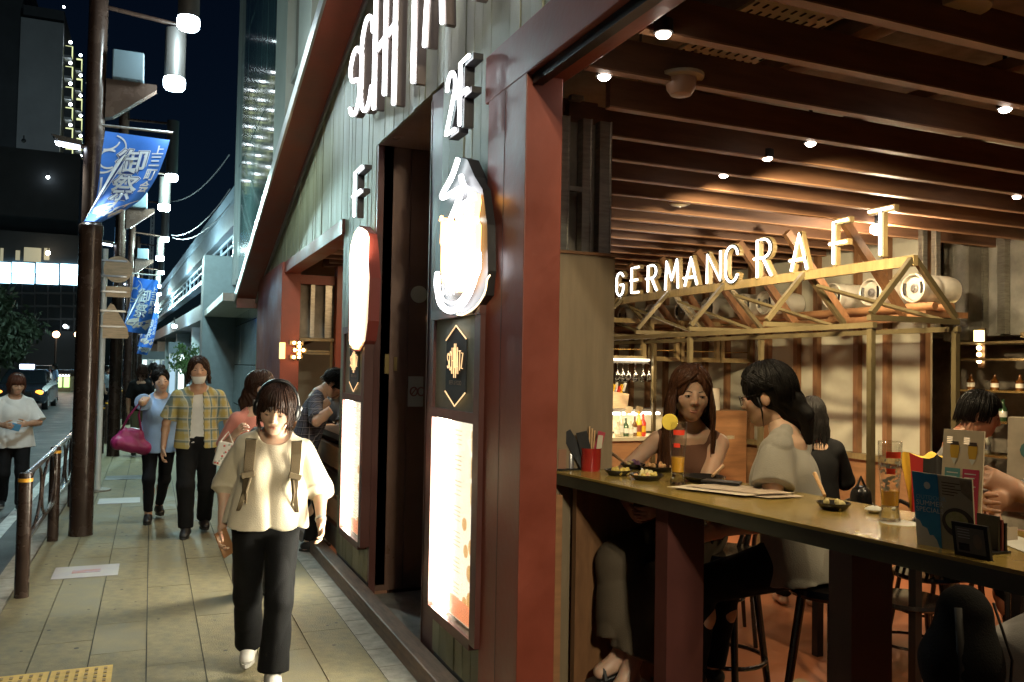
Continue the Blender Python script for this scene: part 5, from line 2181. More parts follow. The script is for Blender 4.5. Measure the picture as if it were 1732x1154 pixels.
for s_ in (-1, 1):
    b = MB()
    b.ball((s_ * 0.62, 0.06, 0.64), (0.13, 0.07, 0.09), 12, 8)
    b.build('headlight', emit('car lamp', (1.0, 0.30, 0.03), 2.2) if s_ < 0 else bpy.data.materials['car lamp'], tx, smooth='full')
    for yy in (0.85, 3.65):
        b = MB()
        b.cyl((s_ * 0.84, yy, 0.31), (s_ * 0.66, yy, 0.31), 0.31, 20)
        wh = b.build('wheel', M_blackm, tx, smooth=True)
        b = MB()
        b.cyl((s_ * 0.846, yy, 0.31), (s_ * 0.835, yy, 0.31), 0.19, 16)
        b.build('rim', M_trim, wh, smooth=True)
b = MB()
b.span((-0.28, 2.2, 1.46), (0.18, 2.5, 1.62))
b.build('roof_sign', emit('taxi roof sign', (0.5, 0.65, 1.0), 4), tx, bevel=0.02)
b = MB()
b.span((-0.17, -0.025, 0.40), (0.17, -0.01, 0.50))
b.build('number_plate', M_white, tx)
b = MB()
b.span((-0.4, -0.02, 0.54), (0.4, 0.01, 0.66))
b.build('grille', M_dark, tx)

# ------------------------------------------------------------------ restaurant interior: shell
M_floor = mat('terracotta floor', (0.30, 0.105, 0.048), 0.42, var=0.15, vscale=2.5, rvar=0.12, bump=0.08, bscale=40)
M_slab = mat('dark ceiling slab', (0.24, 0.21, 0.165), 0.9, var=0.4, vscale=3, bump=0.5, bscale=16)
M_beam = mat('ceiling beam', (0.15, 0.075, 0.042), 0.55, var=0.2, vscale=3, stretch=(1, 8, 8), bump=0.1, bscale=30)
M_beam_lit_edge = mat('beam lit lower edge', (0.32, 0.17, 0.09), 0.5, var=0.15, vscale=4)  # lighter tone stands for light caught by the beam undersides
M_plaster = mat('grey plaster', (0.34, 0.325, 0.255), 0.75, col2=(0.43, 0.41, 0.325), vscale=2.2, bump=0.12, bscale=18)
M_mullion = mat('brown wood mullion', (0.17, 0.082, 0.035), 0.5, var=0.2, vscale=5, stretch=(6, 6, 1))
M_wood = mat('golden pine', (0.20, 0.145, 0.065), 0.45, var=0.2, vscale=5, stretch=(5, 5, 1), bump=0.1, bscale=30)
M_wood2 = mat('orange pine boards', (0.27, 0.135, 0.06), 0.5, var=0.22, vscale=2.5, stretch=(1, 1, 6))
M_wooddk = mat('dark stained wood', (0.055, 0.032, 0.022), 0.32, var=0.25, vscale=6, stretch=(4, 4, 1))
M_frame = mat('bronze square tube', (0.125, 0.098, 0.05), 0.35, 0.5, var=0.15)
M_galv = mat('galvanised stud', (0.40, 0.38, 0.33), 0.35, 0.85, var=0.2, vscale=12, stretch=(1, 1, 6))
M_ply = mat('greyed plywood panel', (0.20, 0.148, 0.088), 0.65, var=0.12, vscale=3, stretch=(8, 8, 1), bump=0.08, bscale=20)
M_keg = mat('keg steel', (0.66, 0.62, 0.52), 0.34, 0.35, var=0.06)
M_ctop = mat('counter laminate', (0.30, 0.21, 0.055), 0.22, var=0.10, vscale=3, rvar=0.06, coat=0.25)
M_cedge = mat('counter edge', (0.05, 0.048, 0.03), 0.4, var=0.15)
M_legm = mat('maroon counter leg', (0.075, 0.024, 0.020), 0.45, var=0.15)
M_perf = mat('perforated panel', (0.62, 0.55, 0.38), 0.4, 0.2)
M_bent = mat('black bentwood', (0.014, 0.011, 0.010), 0.16, coat=0.5)
M_duct = mat('duct paint', (0.22, 0.13, 0.075), 0.5, var=0.15)
M_cream = mat('cream plastic', (0.48, 0.42, 0.30), 0.45)
def beer_mat():
    m = mat('beer', (0.85, 0.44, 0.04), 0.12, alpha=0.80)
    m.node_tree.nodes['Principled BSDF'].inputs['Emission Color'].default_value = (0, 0, 0, 1)
    return m
G_thin = thin_glass('thin glass')
G_clear = glass('clear glass', (0.98, 0.98, 0.95), 0.0, 1.45)

rr = random.Random(21)
b = MB()
b.span((1.46, -3, -0.2), (12, 14, 0.0))
struct(b.build('floor', M_floor))
b = MB()
b.span((1.62, -3, 3.42), (12, 14, 3.6))
struct(b.build('ceiling', M_slab))
# beams
nb = 0
ceil_r = thing('beamed_ceiling', 'rows of dark red brown timber beams hung under the restaurant ceiling', 'ceiling', (4, 4, 2.9))
M_ivc = Vector((-4, -4, -2.9))
for k in range(-6, 20):
    yb = 2.618 + 0.427 * k
    x0 = 1.62 if yb < 3.2 else 1.96
    if yb > 6.9 and yb < 10.2:
        x0 = 1.62
    b = MB()
    b.span((x0, yb, 2.905), (9.0, yb + 0.045, 3.04))
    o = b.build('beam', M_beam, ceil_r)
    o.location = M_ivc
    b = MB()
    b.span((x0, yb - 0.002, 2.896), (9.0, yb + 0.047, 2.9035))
    o2 = b.build('lit_edge', M_beam_lit_edge, o)
for k in range(7):
    b = MB()
    x = 2.6 + 0.93 * k
    b.span((x, -2, 3.045), (x + 0.05, 12, 3.10))
    o = b.build('cross_batten', M_duct, ceil_r)
    o.location = M_ivc
for k in range(14):
    b = MB()
    x, y = 2.2 + rr.uniform(0, 5), 1.4 + rr.uniform(0, 6)
    b.cyl((x, y, 3.1), (x, y, 3.42), 0.008, 6)
    o = b.build('hanger_rod', M_galv, ceil_r)
    o.location = M_ivc
# ducts and pipes above the beams
for (x, y0, y1, z, r_, lab) in [(3.05, -2, 5.2, 3.30, 0.085, 'round brown ventilation duct above the beams, nearest the street'), (6.2, -2, 4.6, 3.27, 0.10, 'round brown ventilation duct above the beams, further inside')]:
    b = MB()
    b.cyl((x, y0, z), (x, y1, z), r_, 18)
    tag(b.build('ventilation_duct', M_duct, None, smooth=True), lab, 'duct')
# perforated light panels lying on the beams
def perf_panel(x0, y0, w, d, z, label):
    t = thing('perforated_panel', label, 'ceiling panel', (x0, y0, z), 0, 'perforated panels above the beams')
    b = MB()
    b.span((0, 0, 0.004), (w, d, 0.02))
    b.build('sheet', M_perf, t)
    s = MB()
    nx, ny = int(w / 0.05), int(d / 0.07)
    for i in range(nx):
        for j in range(ny):
            s.span((0.012 + i * 0.05 + (0.02 if j % 2 else 0), 0.02 + j * 0.07, 0.0), (0.022 + i * 0.05 + (0.02 if j % 2 else 0), 0.055 + j * 0.07, 0.0035))
    o = s.build('slot', M_blackm, t)
    o['kind'] = 'stuff'
pa, pb_ = at(1145, 95, Z=3.17), at(1255, 110, Z=3.17)
perf_panel(2.30, 3.09, 0.45, 0.39, 3.20, 'pale perforated ceiling panel above the dome speaker')
perf_panel(2.28, 2.66, 0.45, 0.39, 3.20, 'pale perforated ceiling panel at the top edge of the photo')
# downlights
def downlight(px, py, zc, label, power=22, track=False, r_=0.030, tgt=None, ang=84):
    p = at(px, py, Z=zc)
    t = thing('downlight', label, 'spotlight', p, 0, 'ceiling downlights among the beams')
    b = MB()
    b.ball((0, 0, 0), (r_ * 0.92, r_ * 0.92, r_ * 0.55), 16, 8)
    b.build('lens', E_spot, t, smooth=True)
    b = MB()
    b.lathe([(r_ * 1.0, 0.002), (r_ * 1.2, 0.004), (r_ * 1.2, 0.05), (0.01, 0.06), (0.01, 0.3)], 18)
    b.build('can', M_blackm, t, smooth=True)
    lamp('downlight', 'SPOT', p + Vector((0, 0, -0.08)), power, (1.0, 0.79, 0.46), tgt if tgt else (p.x, p.y, 0), 0.035, ang, 0.9)
    return t
dl = [(1122, 58, 2.88, 'bright downlight nearest the street, upper left of the ceiling', 34, (3.1, 2.6, 0.9)), (1022, 130, 2.90, 'small track light against the galvanised studs', 10, (2.2, 3.3, 0)),
      (1298, 268, 2.90, 'downlight among the middle beams, above the G of the sign', 190, (6.4, 6.6, 0.7)), (1224, 297, 2.90, 'small downlight far back above the word GERMAN', 190, (5.6, 8.0, 0.7)),
      (1371, 243, 2.90, 'downlight among the middle beams, above the letter F', 190, (6.4, 5.9, 0.6)), (1700, 185, 2.90, 'downlight at the right edge beneath the second beam', 60, None),
      (1720, 333, 2.90, 'lower downlight at the far right edge', 30, None)]
DL_FILL = [((2.55, 1.2, 2.90), 'added fill downlight over the counter, right of the frame', 12), ((2.4, 0.0, 2.90), 'added fill downlight over the counter, behind the camera line', 9), ((3.6, 1.4, 2.90), 'added fill downlight over the tables, right of the frame', 40)]  # unseen downlights added for warm fill near the street
for (px, py, z, lab, pw, tg) in dl:
    dl0 = downlight(px, py, z, lab, pw, tgt=tg)
for (q_, lab, pw) in DL_FILL:
    t = clone(dl0, q_, None, lab)
    lamp('downlight', 'SPOT', Vector(q_) + Vector((0, 0, -0.06)), pw, (1.0, 0.79, 0.46), (q_[0], q_[1], 0), 0.035, 125, 0.5)
# lamp right behind the letter T
p = at(1483, 388, X=5.4)
t = thing('spot_lamp', 'bright round lamp glowing just left of the letter T', 'spotlight', p)
b = MB()
b.ball((0, 0, 0), (0.055, 0.055, 0.045), 14, 8)
b.build('bulb', emit('sign spot', (1.0, 0.94, 0.86), 24), t, smooth='full')
b = MB()
b.cyl((0, 0, 0.04), (0, 0, 0.48), 0.018, 8)
b.build('stem', M_blackm, t)
lamp('sign spot', 'POINT', p + Vector((0.1, 0, -0.1)), 30, (1, 0.78, 0.5), None, 0.05)
# dome speaker, smoke detector, duct end disc
p = at(1152, 130, Z=2.93)
t = thing('dome_speaker', 'cream dome fixture with a flange hanging under the beams', 'ceiling speaker', p)
b = MB()
b.lathe([(0.0, -0.085), (0.045, -0.080), (0.062, -0.055), (0.066, -0.02), (0.066, 0.0)], 22)
b.build('dome', mat('dome plastic', (0.42, 0.26, 0.17), 0.35), t, smooth=True)
b = MB()
b.lathe([(0.066, -0.012), (0.098, -0.008), (0.10, 0.006), (0.05, 0.012)], 22)
b.build('flange', M_cream, t, smooth=True)
p = at(1150, 342, Z=2.93)
t = thing('smoke_detector', 'flat cream smoke detector under a far beam', 'smoke detector', p)
b = MB()
b.lathe([(0.0, -0.035), (0.03, -0.034), (0.075, -0.02), (0.085, -0.008), (0.085, 0.012), (0.0, 0.012)], 20)
b.build('housing', M_cream, t, smooth=True)
b = MB()
b.lathe([(0.0, -0.040), (0.012, -0.039), (0.012, -0.034), (0, -0.034)], 12)
b.build('sensor', M_trim, t, smooth=True)
p = at(1627, 18, Z=3.0)
t = thing('ceiling_disc', 'round tan disc fixture at the top right edge of the ceiling', 'ceiling fixture', p)
b = MB()
b.lathe([(0.0, 0.0), (0.098, 0.002), (0.10, 0.012), (0.10, 0.4), (0.0, 0.4)], 26)
b.build('drum', M_cream, t, smooth=True)
b = MB()
for k in range(3):
    b.span((-0.012 + k * 0.012, -0.004, -0.003), (-0.006 + k * 0.012, 0.006, 0.001))
b.build('screw', M_dark, t)

# return wall behind the near red pillar: studs above, plywood panel below
rw_ = thing('return_wall', 'stud wall behind the red pillar with a greyed plywood panel', 'wall', (1.92, 3.4, 0))
iv = Vector((-1.92, -3.4, 0))
def rpart(mb, name, m, **kw):
    o = mb.build(name, m, rw_, **kw)
    o.location = iv
    return o
pz0, pz1 = at(1000, 796, Y=3.64).z, at(1000, 432, Y=3.64).z
xr = at(1038, 600, Y=3.64).x
b = MB()
b.span((1.62, 3.64, 0.0), (xr, 3.665, pz1))
rpart(b, 'plywood_panel', M_ply)
b = MB()
b.span((1.62, 3.63, pz1), (xr + 0.006, 3.72, pz1 + 0.014))
rpart(b, 'panel_cap', M_mullion)
for (xa, xb) in [(948, 962), (985, 1000), (1014, 1033)]:
    x0, x1 = at(xa, 300, Y=3.70).x, at(xb, 300, Y=3.70).x
    b = MB()
    b.span((x0, 3.70, pz1), (x0 + 0.006, 3.75, 2.9))
    b.span((x0, 3.698, pz1), (x1, 3.704, 2.9))
    b.span((x1 - 0.006, 3.69, pz1), (x1, 3.75, 2.9))
    rpart(b, 'stud', M_galv)
b = MB()
x0 = at(965, 300, Y=3.78).x
b.span((1.62, 3.78, pz1), (xr, 3.82, 2.9))
rpart(b, 'backing', M_slab)
for py in (165, 320):
    z = at(975, py, Y=3.70).z
    b = MB()
    b.span((at(964, 300, Y=3.70).x, 3.695, z - 0.012), (at(984, 300, Y=3.70).x, 3.73, z + 0.012))
    rpart(b, 'noggin', M_galv)
b = MB()
b.span((1.62, 3.67, 0.0), (xr - 0.004, 3.82, pz1 - 0.002))
rpart(b, 'core', M_mullion)
# end trim strip at the pillar foot
b = MB()
x0, x1 = at(922, 1000, Y=3.19).x, at(948, 1000, Y=3.19).x
b.span((at(924, 1000, Y=3.25).x, 3.25, 0.0), (at(949, 1000, Y=3.25).x, 3.355, 1.115))
rpart(b, 'end_trim', M_wood2)

# ------------------------------------------------------------------ back wall with kegs
bw = thing('back_wall', 'grey plaster back wall divided by brown timber mullions', 'wall', (6.5, 8, 0))
iv2 = Vector((-6.5, -8, 0))
def bpart(mb, name, m, **kw):
    o = mb.build(name, m, bw, **kw)
    o.location = iv2
    return o
YS = [5.62, 6.05, 6.42, 6.98, 7.28, 7.75, 8.05, 8.5, 8.95, 9.4, 9.85, 10.3, 10.75, 11.2, 11.65, 12.1, 12.55]
for a, c in zip(YS[:-1], YS[1:]):
    b = MB()
    b.span((6.52 + rr.uniform(-0.004, 0.004), a + 0.003, 0.88), (6.58, c - 0.003, 3.4))
    bpart(b, 'plaster_panel', M_plaster)
for y in YS:
    b = MB()
    b.span((6.455, y - 0.03, 0.88), (6.516, y + 0.03, 3.4))
    bpart(b, 'mullion', M_mullion)
b = MB()
b.span((6.44, 5.60, 0.82), (6.58, 12.6, 0.878))
bpart(b, 'dado_rail', M_wood)
for k in range(12):
    b = MB()
    b.span((6.50, 5.62 + k * 0.58, 0.0), (6.54, 5.62 + (k + 1) * 0.58 - 0.006, 0.815))
    bpart(b, 'dado_board', M_wood2)
# far end wall and right hand concrete wall
b = MB()
b.span((1.62, 12.6, 0), (7, 12.8, 3.4))
ew = tag(b.build('end_wall', M_plaster, None), 'plain plaster end wall far behind the bar', 'wall')
b = MB()
b.span((1.60, 10.42, 0), (2.55, 10.6, 1.75))
cw = thing('concrete_wall', 'rough concrete wall with galvanised studs at the far right of the room', 'wall', (7.4, 3, 0))
iv3 = Vector((-7.4, -3, 0))
def cpart(mb, name, m, **kw):
    o = mb.build(name, m, cw, **kw)
    o.location = iv3
    return o
b = MB()
b.span((7.4, -3, 2.05), (7.6, 6.6, 3.42))
cpart(b, 'concrete', M_conc)
b = MB()
b.span((7.15, 5.7, 2.0), (7.39, 5.98, 3.42))
cpart(b, 'column', M_conc)
for px in (1606, 1662, 1698):
    p = at(px, 450, X=7.36)
    b = MB()
    b.span((7.32, p.y - 0.035, 2.06), (7.326, p.y + 0.035, 3.42))
    b.span((7.32, p.y - 0.038, 2.06), (7.39, p.y - 0.035, 3.42))
    b.span((7.32, p.y + 0.035, 2.06), (7.39, p.y + 0.038, 3.42))
    cpart(b, 'stud', M_galv)
for px in (1562, 1584):
    p = at(px, 450, X=6.42)
    b = MB()
    b.span((6.38, p.y - 0.022, 2.06), (6.386, p.y + 0.022, 3.42))
    b.span((6.386, p.y - 0.025, 2.06), (6.44, p.y - 0.022, 3.42))
    cpart(b, 'stud', M_galv)
b = MB()
b.span((6.9, -3, 2.00), (7.6, 5.0, 2.045))
cpart(b, 'ledge', M_wood)
b = MB()
b.span((7.05, -3, 0.0), (7.2, 4.62, 1.995))
cpart(b, 'dark_cladding', M_wooddk)
b = MB()
b.span((7.0, 4.58, 0.0), (7.05, 4.66, 1.995))
cpart(b, 'door_jamb', M_wood2)
b = MB()
b.span((8.2, 3.5, 0), (8.3, 7.0, 3.4))
cpart(b, 'kitchen_wall', M_slab)
# keg shelf
ksf = thing('keg_shelf', 'timber shelf of round poles carrying the steel kegs', 'shelf', (6.2, 8, 2.24))
for x in (-0.20, 0.0):
    b = MB()
    b.cyl((x, -2.9, 0.0), (x, 3.6, 0.0), 0.035, 10)
    b.build('pole_rail', M_wood2, ksf, smooth=True)
for k in range(7):
    b = MB()
    b.span((-0.25, -2.85 + k * 1.05, -0.085), (0.25, -2.79 + k * 1.05, -0.037))
    b.build('bracket', M_mullion, ksf)
kegY = [5.33, 5.80, 6.27, 7.25, 7.60, 8.25, 8.8, 9.5, 10.2]
def keg():
    t = thing('beer_keg', '', 'keg', (6.0, 5.3, 2.40), 0, 'steel beer kegs on the high shelf')
    m = Matrix.Rotation(R(90), 3, 'Y')
    b = MB()
    b.lathe([(0.0, 0.03), (0.10, 0.03), (0.112, 0.06), (0.122, 0.10), (0.125, 0.18), (0.125, 0.22), (0.120, 0.235), (0.125, 0.25), (0.125, 0.40), (0.115, 0.46), (0, 0.46)], 26, (0, 0, 0), m)
    b.build('shell', M_keg, t, smooth=True)
    b = MB()
    b.lathe([(0.118, 0.09), (0.124, 0.05), (0.126, 0.0), (0.118, -0.006), (0.112, 0.0), (0.110, 0.07)], 26, (0, 0, 0), m)
    b.build('chime', M_keg, t, smooth=True)
    b = MB()
    b.lathe([(0.0, -0.002), (0.020, -0.002), (0.024, 0.012), (0.038, 0.016), (0.040, 0.034)], 16, (0, 0, 0), m)
    b.build('valve', M_trim, t, smooth=True)
    for s_ in (-1, 1):
        b = MB()
        b.tube([(0.008, s_ * 0.085, 0.05), (0.006, s_ * 0.092, 0.0), (0.008, s_ * 0.085, -0.05)], 0.013, 6)
        b.build('handle', M_dark, t, smooth=True)
    return t
k0 = keg()
klab = ['steel keg at the right end of the high shelf, inside the front gable', 'second steel keg from the right on the high shelf', 'third steel keg from the right, lying in line with the letter F', 'steel keg half hidden by the middle gable rafters',
        'steel keg next to the middle gable, behind the letter R', 'steel keg behind the letter A of the sign', 'small far steel keg under the letter M', 'small far steel keg under the letter R of the first word', 'last far steel keg at the end of the shelf']
for i, y in enumerate(kegY):
    o = k0 if i == 0 else clone(k0, (0, 0, 0))
    o.location = (6.0, y, 2.405)
    o['label'] = klab[i]

# ------------------------------------------------------------------ bar canopy: ridge, gables, letters
can = thing('bar_canopy', 'open timber and bronze canopy frame of small gables above the bar', 'canopy frame', (4.6, 4.08, 0))
ivn = Vector((-4.6, -4.08, 0))
def npart(mb, name, m, **kw):
    o = mb.build(name, m, can, **kw)
    o.location = ivn
    return o
ZR = 2.44
A1 = at(1545, 432, X=4.6)
b = MB()
b.bar((4.6, 4.06, ZR - 0.03), (4.6, 8.75, ZR - 0.045), 0.04, 0.07)
npart(b, 'ridge_beam', M_wood)
GY = [4.08, 5.08, 6.06, 6.92, 7.8, 8.7]
XL, XR_, ZE = 4.235, 4.99, 2.02
for i, y in enumerate(GY):
    for xe in (XL, XR_):
        b = MB()
        s_ = 1 if xe > 4.6 else -1
        b.bar((4.6 + 0.018 * s_, y, ZR - 0.02), (xe, y, ZE + 0.03), 0.034, 0.034, (0, 1, 0))
        npart(b, 'rafter', M_frame)
    b = MB()
    b.bar((XL - 0.02, y, ZE), (XR_ + 0.02, y, ZE), 0.036, 0.036)
    npart(b, 'tie_beam', M_frame)
for xe in (XL, XR_):
    b = MB()
    b.bar((xe, 4.05, ZE - 0.048), (xe, 8.75, ZE - 0.048), 0.036, 0.036)
    npart(b, 'eave_rail', M_frame)
    for i, y in enumerate(GY):
        if i in (0, 2, 4):
            b = MB()
            b.bar((xe, y, ZE - 0.072), (xe, y, 0.0), 0.038, 0.038, (0, 1, 0))
            npart(b, 'post', M_frame)
# diagonal web members between the gables
for i in range(5):
    y0, y1 = GY[i], GY[i + 1]
    b = MB()
    b.bar((XR_, y0 + 0.05, ZE), (4.62, y1 - 0.1, ZR - 0.12), 0.024, 0.024, (0, 1, 0))
    npart(b, 'brace', M_frame)
for k in range(6):
    b = MB()
    y = 5.15 + k * 0.66
    b.bar((5.05, y, 2.88), (5.75, y + 0.02, 2.14), 0.07, 0.05, (0, 1, 0))
    npart(b, 'timber_rafter', M_mullion)
b = MB()
b.bar((5.75, 5.0, 2.13), (5.75, 9.0, 2.13), 0.05, 0.06)
npart(b, 'timber_purlin', M_wood2)
# letters along the ridge
XLET = 4.57
letters = [('G', 1044, 1056, 462, 500), ('E', 1068, 1082, 453, 495), ('R', 1096, 1112, 449, 492), ('M', 1126, 1149, 441, 488), ('A', 1160, 1180, 436, 482), ('N', 1196, 1221, 428, 477),
           ('C', 1228, 1250, 417, 477), ('R', 1280, 1306, 405, 467), ('A', 1340, 1366, 396, 456), ('F', 1408, 1436, 374, 444), ('T', 1473, 1508, 355, 430)]
llab = {0: 'first lit letter G of the sign, beside the plywood panel', 1: 'lit letter E after the G', 2: 'lit letter R in the word GERMAN', 3: 'lit letter M in the word GERMAN', 4: 'lit letter A in the word GERMAN', 5: 'lit letter N ending the word GERMAN',
        6: 'lit oval letter C right after the N', 7: 'lit letter R in the word CRAFT', 8: 'lit letter A in the word CRAFT', 9: 'lit letter F in the word CRAFT', 10: 'last lit letter T at the right end of the sign'}
for i, (ch, xa, xb, yt, yb) in enumerate(letters):
    ya, ybb = at(xa, (yt + yb) / 2, X=XLET).y, at(xb, (yt + yb) / 2, X=XLET).y
    z0, z1 = at((xa + xb) / 2, yb, X=XLET).z, at((xa + xb) / 2, yt, X=XLET).z
    t = thing('sign_letter', llab[i], 'sign letter', (XLET, ya, z0), 0, 'letters of the GERMAN CRAFT sign')
    sts = [[Vector((0, (ybb - ya) * u, (z1 - z0) * v)) for (u, v) in st] for st in glyph_strokes(ch)]
    neon(t, sts, E_neon, M_wood, 0.0095, 0.042, (-1, 0, 0), 0.010, 0.04)

# ------------------------------------------------------------------ bar under the canopy
bar = thing('bar_rack', 'golden timber rack frame over the bar with hanging shelves', 'bar rack', (4.4, 8.0, 0))
ivb = Vector((-4.4, -8.0, 0))
def kpart(mb, name, m, **kw):
    o = mb.build(name, m, bar, **kw)
    o.location = ivb
    return o
yr_ = 8.0
xs = [at(px, 575, Y=yr_).x for px in (1036, 1058, 1092, 1098, 1140, 1148, 1210, 1216, 1268, 1272)]
zt, zb = 2.20, 1.79
for a, c in ((xs[0] - 0.3, xs[2]), (xs[3], xs[5]), (xs[5] + 0.02, xs[7]), (xs[7] + 0.02, xs[9])):
    b = MB()
    b.bar((a, yr_, zt), (c, yr_, zt), 0.05, 0.05)
    kpart(b, 'rail', M_wood)
    b = MB()
    b.bar((a, yr_, zb), (c, yr_, zb), 0.05, 0.05)
    kpart(b, 'rail', M_wood)
    b = MB()
    b.bar((a + 0.025, yr_ + 0.002, zt - 0.026), (a + 0.025, yr_ + 0.002, zb + 0.026), 0.046, 0.046, (0, 1, 0))
    kpart(b, 'stile', M_wood)
    b = MB()
    b.bar((c - 0.025, yr_ + 0.002, zt - 0.026), (c - 0.025, yr_ + 0.002, zb + 0.026), 0.046, 0.046, (0, 1, 0))
    kpart(b, 'stile', M_wood)
    b = MB()
    b.bar((a, yr_ + 0.02, zb + 0.09), (c, yr_ + 0.02, zb + 0.10), 0.012, 0.012)
    kpart(b, 'wire_rail', mat_brass if 'mat_brass' in globals() else globals().setdefault('mat_brass', mat('brass rail', (0.6, 0.42, 0.16), 0.25, 0.9)))
b = MB()
b.span((xs[0] - 0.3, yr_ - 0.06, zb - 0.055), (xs[2], yr_ + 0.3, zb - 0.03))
kpart(b, 'glass_rail', M_trim)
b = MB()
b.span((xs[0] - 0.3, yr_ - 0.09, zb - 0.028), (xs[2], yr_ - 0.06, zb - 0.008))
kpart(b, 'led_strip', emit('bar led', (1.0, 0.86, 0.6), 3))
lamp('bar led', 'AREA', (xs[1], yr_ - 0.1, zb - 0.08), 7, (1, 0.8, 0.5), (xs[1], yr_ - 0.1, 0), 0.9, sy=0.1)
# hanging wine glasses
def wineglass():
    t = thing('wine_glass', '', 'wine glass', (0, 0, 0), 0, 'wine glasses hanging upside down from the bar rack')
    b = MB()
    b.lathe([(0.034, 0.0), (0.033, -0.003), (0.004, -0.008), (0.004, -0.085), (0.016, -0.10), (0.033, -0.125), (0.036, -0.15), (0.030, -0.20), (0.0285, -0.20), (0.034, -0.15), (0.031, -0.127), (0.014, -0.104), (0.0, -0.10)], 14)
    b.build('bowl', G_clear, t, smooth='full')
    return t
w0 = wineglass()
wx = [at(px, 620, Y=8.0).x for px in (1043, 1052, 1061, 1073, 1086, 1096, 1105)]
wl_ = ['hanging wine glass at the left end of the rack', 'second hanging wine glass from the left', 'third hanging wine glass from the left', 'fourth hanging wine glass, middle of the row', 'third hanging wine glass from the right', 'second hanging wine glass from the right', 'hanging wine glass at the right end of the rack']
for i, x in enumerate(wx):
    o = w0 if i == 0 else clone(w0, (0, 0, 0))
    o.location = (x, 7.98, zb - 0.056)
    o['label'] = wl_[i] + ', behind the long haired woman' if i > 4 else wl_[i]
# bar counter, shelf and clutter
bc = thing('bar_counter', 'wood fronted bar counter far back beside the long haired woman', 'bar counter', (4.6, 7.9, 0))
b = MB()
b.span((-1.0, 0.0, 0.0), (1.5, 0.06, 0.90))
b.build('front', M_wood2, bc)
b = MB()
b.span((-1.0, -0.05, 0.902), (1.5, 0.5, 0.94))
b.build('top', mat('bar top', (0.45, 0.40, 0.28), 0.25), bc)
b = MB()
b.span((-1.0, 0.34, 1.19), (1.5, 0.62, 1.225))
b.build('upper_shelf', M_trim, bc)
b = MB()
b.span((-1.0, 0.50, 0.96), (1.5, 0.53, 1.18))
b.build('splashback', mat('lit splashback', (0.6, 0.52, 0.36), 0.4), bc)
for k in range(3):
    b = MB()
    b.span((-0.55 + k * 0.45, 0.33, 1.16), (-0.15 + k * 0.45, 0.36, 1.186))
    b.build('shelf_light', emit('shelf light', (1.0, 0.92, 0.75), 6) if k == 0 else bpy.data.materials['shelf light'], bc)
lamp('shelf light', 'AREA', (4.6, 8.15, 1.15), 2.2, (1, 0.85, 0.55), (4.6, 8.1, 0.9), 1.2, sy=0.15)
def bottle(p, h, r_, m, label, cap=None):
    t = thing('bottle', label, 'bottle', p, 0, 'bottles and jars on the back bar')
    b = MB()
    b.lathe([(r_ * 0.9, 0.0), (r_, 0.01), (r_, h * 0.58), (r_ * 0.42, h * 0.74), (r_ * 0.36, h * 0.95), (r_ * 0.40, h * 0.955), (r_ * 0.40, h), (0, h)], 14)
    b.build('glass_body', m, t, smooth=True)
    b = MB()
    b.lathe([(r_ * 1.01, h * 0.18), (r_ * 1.01, h * 0.45)], 14)
    b.build('label_band', cap or M_white, t, smooth=True)
    return t
M_bg = mat('green bottle', (0.03, 0.07, 0.03), 0.1, spec=0.8)
M_br = mat('red bottle', (0.55, 0.04, 0.02), 0.2)
M_by = mat('yellow bottle', (0.70, 0.42, 0.03), 0.25)
M_bb = mat('brown bottle', (0.10, 0.04, 0.01), 0.1, spec=0.8)
M_bc = mat('pale jar', (0.42, 0.40, 0.30), 0.15, spec=0.7)
cl_specs = [(1050, 0.26, 0.030, M_bc, 'tall pale jar at the left of the back bar'), (1058, 0.20, 0.034, M_bg, 'dark green bottle second on the back bar'), (1066, 0.17, 0.034, M_bc, 'short pale glass jar in the middle of the back bar'),
            (1073, 0.22, 0.028, M_bb, 'slim brown bottle in the middle of the back bar'), (1080, 0.27, 0.034, M_by, 'yellow sauce bottle on the back bar by the woman'), (1087, 0.25, 0.036, M_br, 'red sauce bottle on the back bar by the woman'),
            (1044, 0.16, 0.035, M_cream, 'small cream pot on the far left of the back bar')]
for (px, h, r_, m, lab) in cl_specs:
    p = at(px, 745, Y=7.98)
    bottle(Vector((p.x, 7.98, 0.941)), h, r_, m, lab, {M_by: M_red, M_br: M_by}.get(m))
p = at(1052, 690, Y=8.3)
t = thing('paper_bag', 'paper bag of colourful packets on the bar shelf', 'bag', (p.x, 8.35, 1.226))
b = MB()
b.prism([(-0.12, 0), (0.10, 0), (0.12, 0.16), (-0.14, 0.20)], (0, 0, 0), (1, 0, 0), (0, 0, 1), (0, 0.12, 0))
b.build('sack', M_signback, t)
for k in range(6):
    b = MB()
    b.box((-0.09 + k * 0.035, 0.05, 0.20 + 0.02 * (k % 3)), (0.03, 0.02, 0.10), (0.2, 0.3 * (k % 2) - 0.1, 0.4))
    b.build('packet', (M_br, M_by, M_white)[k % 3], t)
for (px, lab) in ((1062, 'left order slip hanging from the bar shelf'), (1079, 'right order slip hanging from the bar shelf')):
    p = at(px, 700, Y=8.2)
    b = MB()
    b.box((0, 0, 0), (0.085, 0.004, 0.085), (0.25, 0.15, 0))
    o = b.build('order_slip', M_cream)
    o.location = (p.x, 8.18, 1.215)
    tag(o, lab, 'paper slip', 'order slips on the bar shelf')
p = at(1213, 660, Y=8.0)
t = thing('steel_jug', 'tall steel jug with handle on the bar beside the glasses wearer', 'jug', (p.x - 0.03, 8.0, 0.941 + 0.28))
b = MB()
b.lathe([(0.055, 0), (0.06, 0.02), (0.058, 0.24), (0.064, 0.25), (0.058, 0.25), (0.052, 0.03), (0, 0.025)], 16)
b.build('cup', M_keg, t, smooth=True)
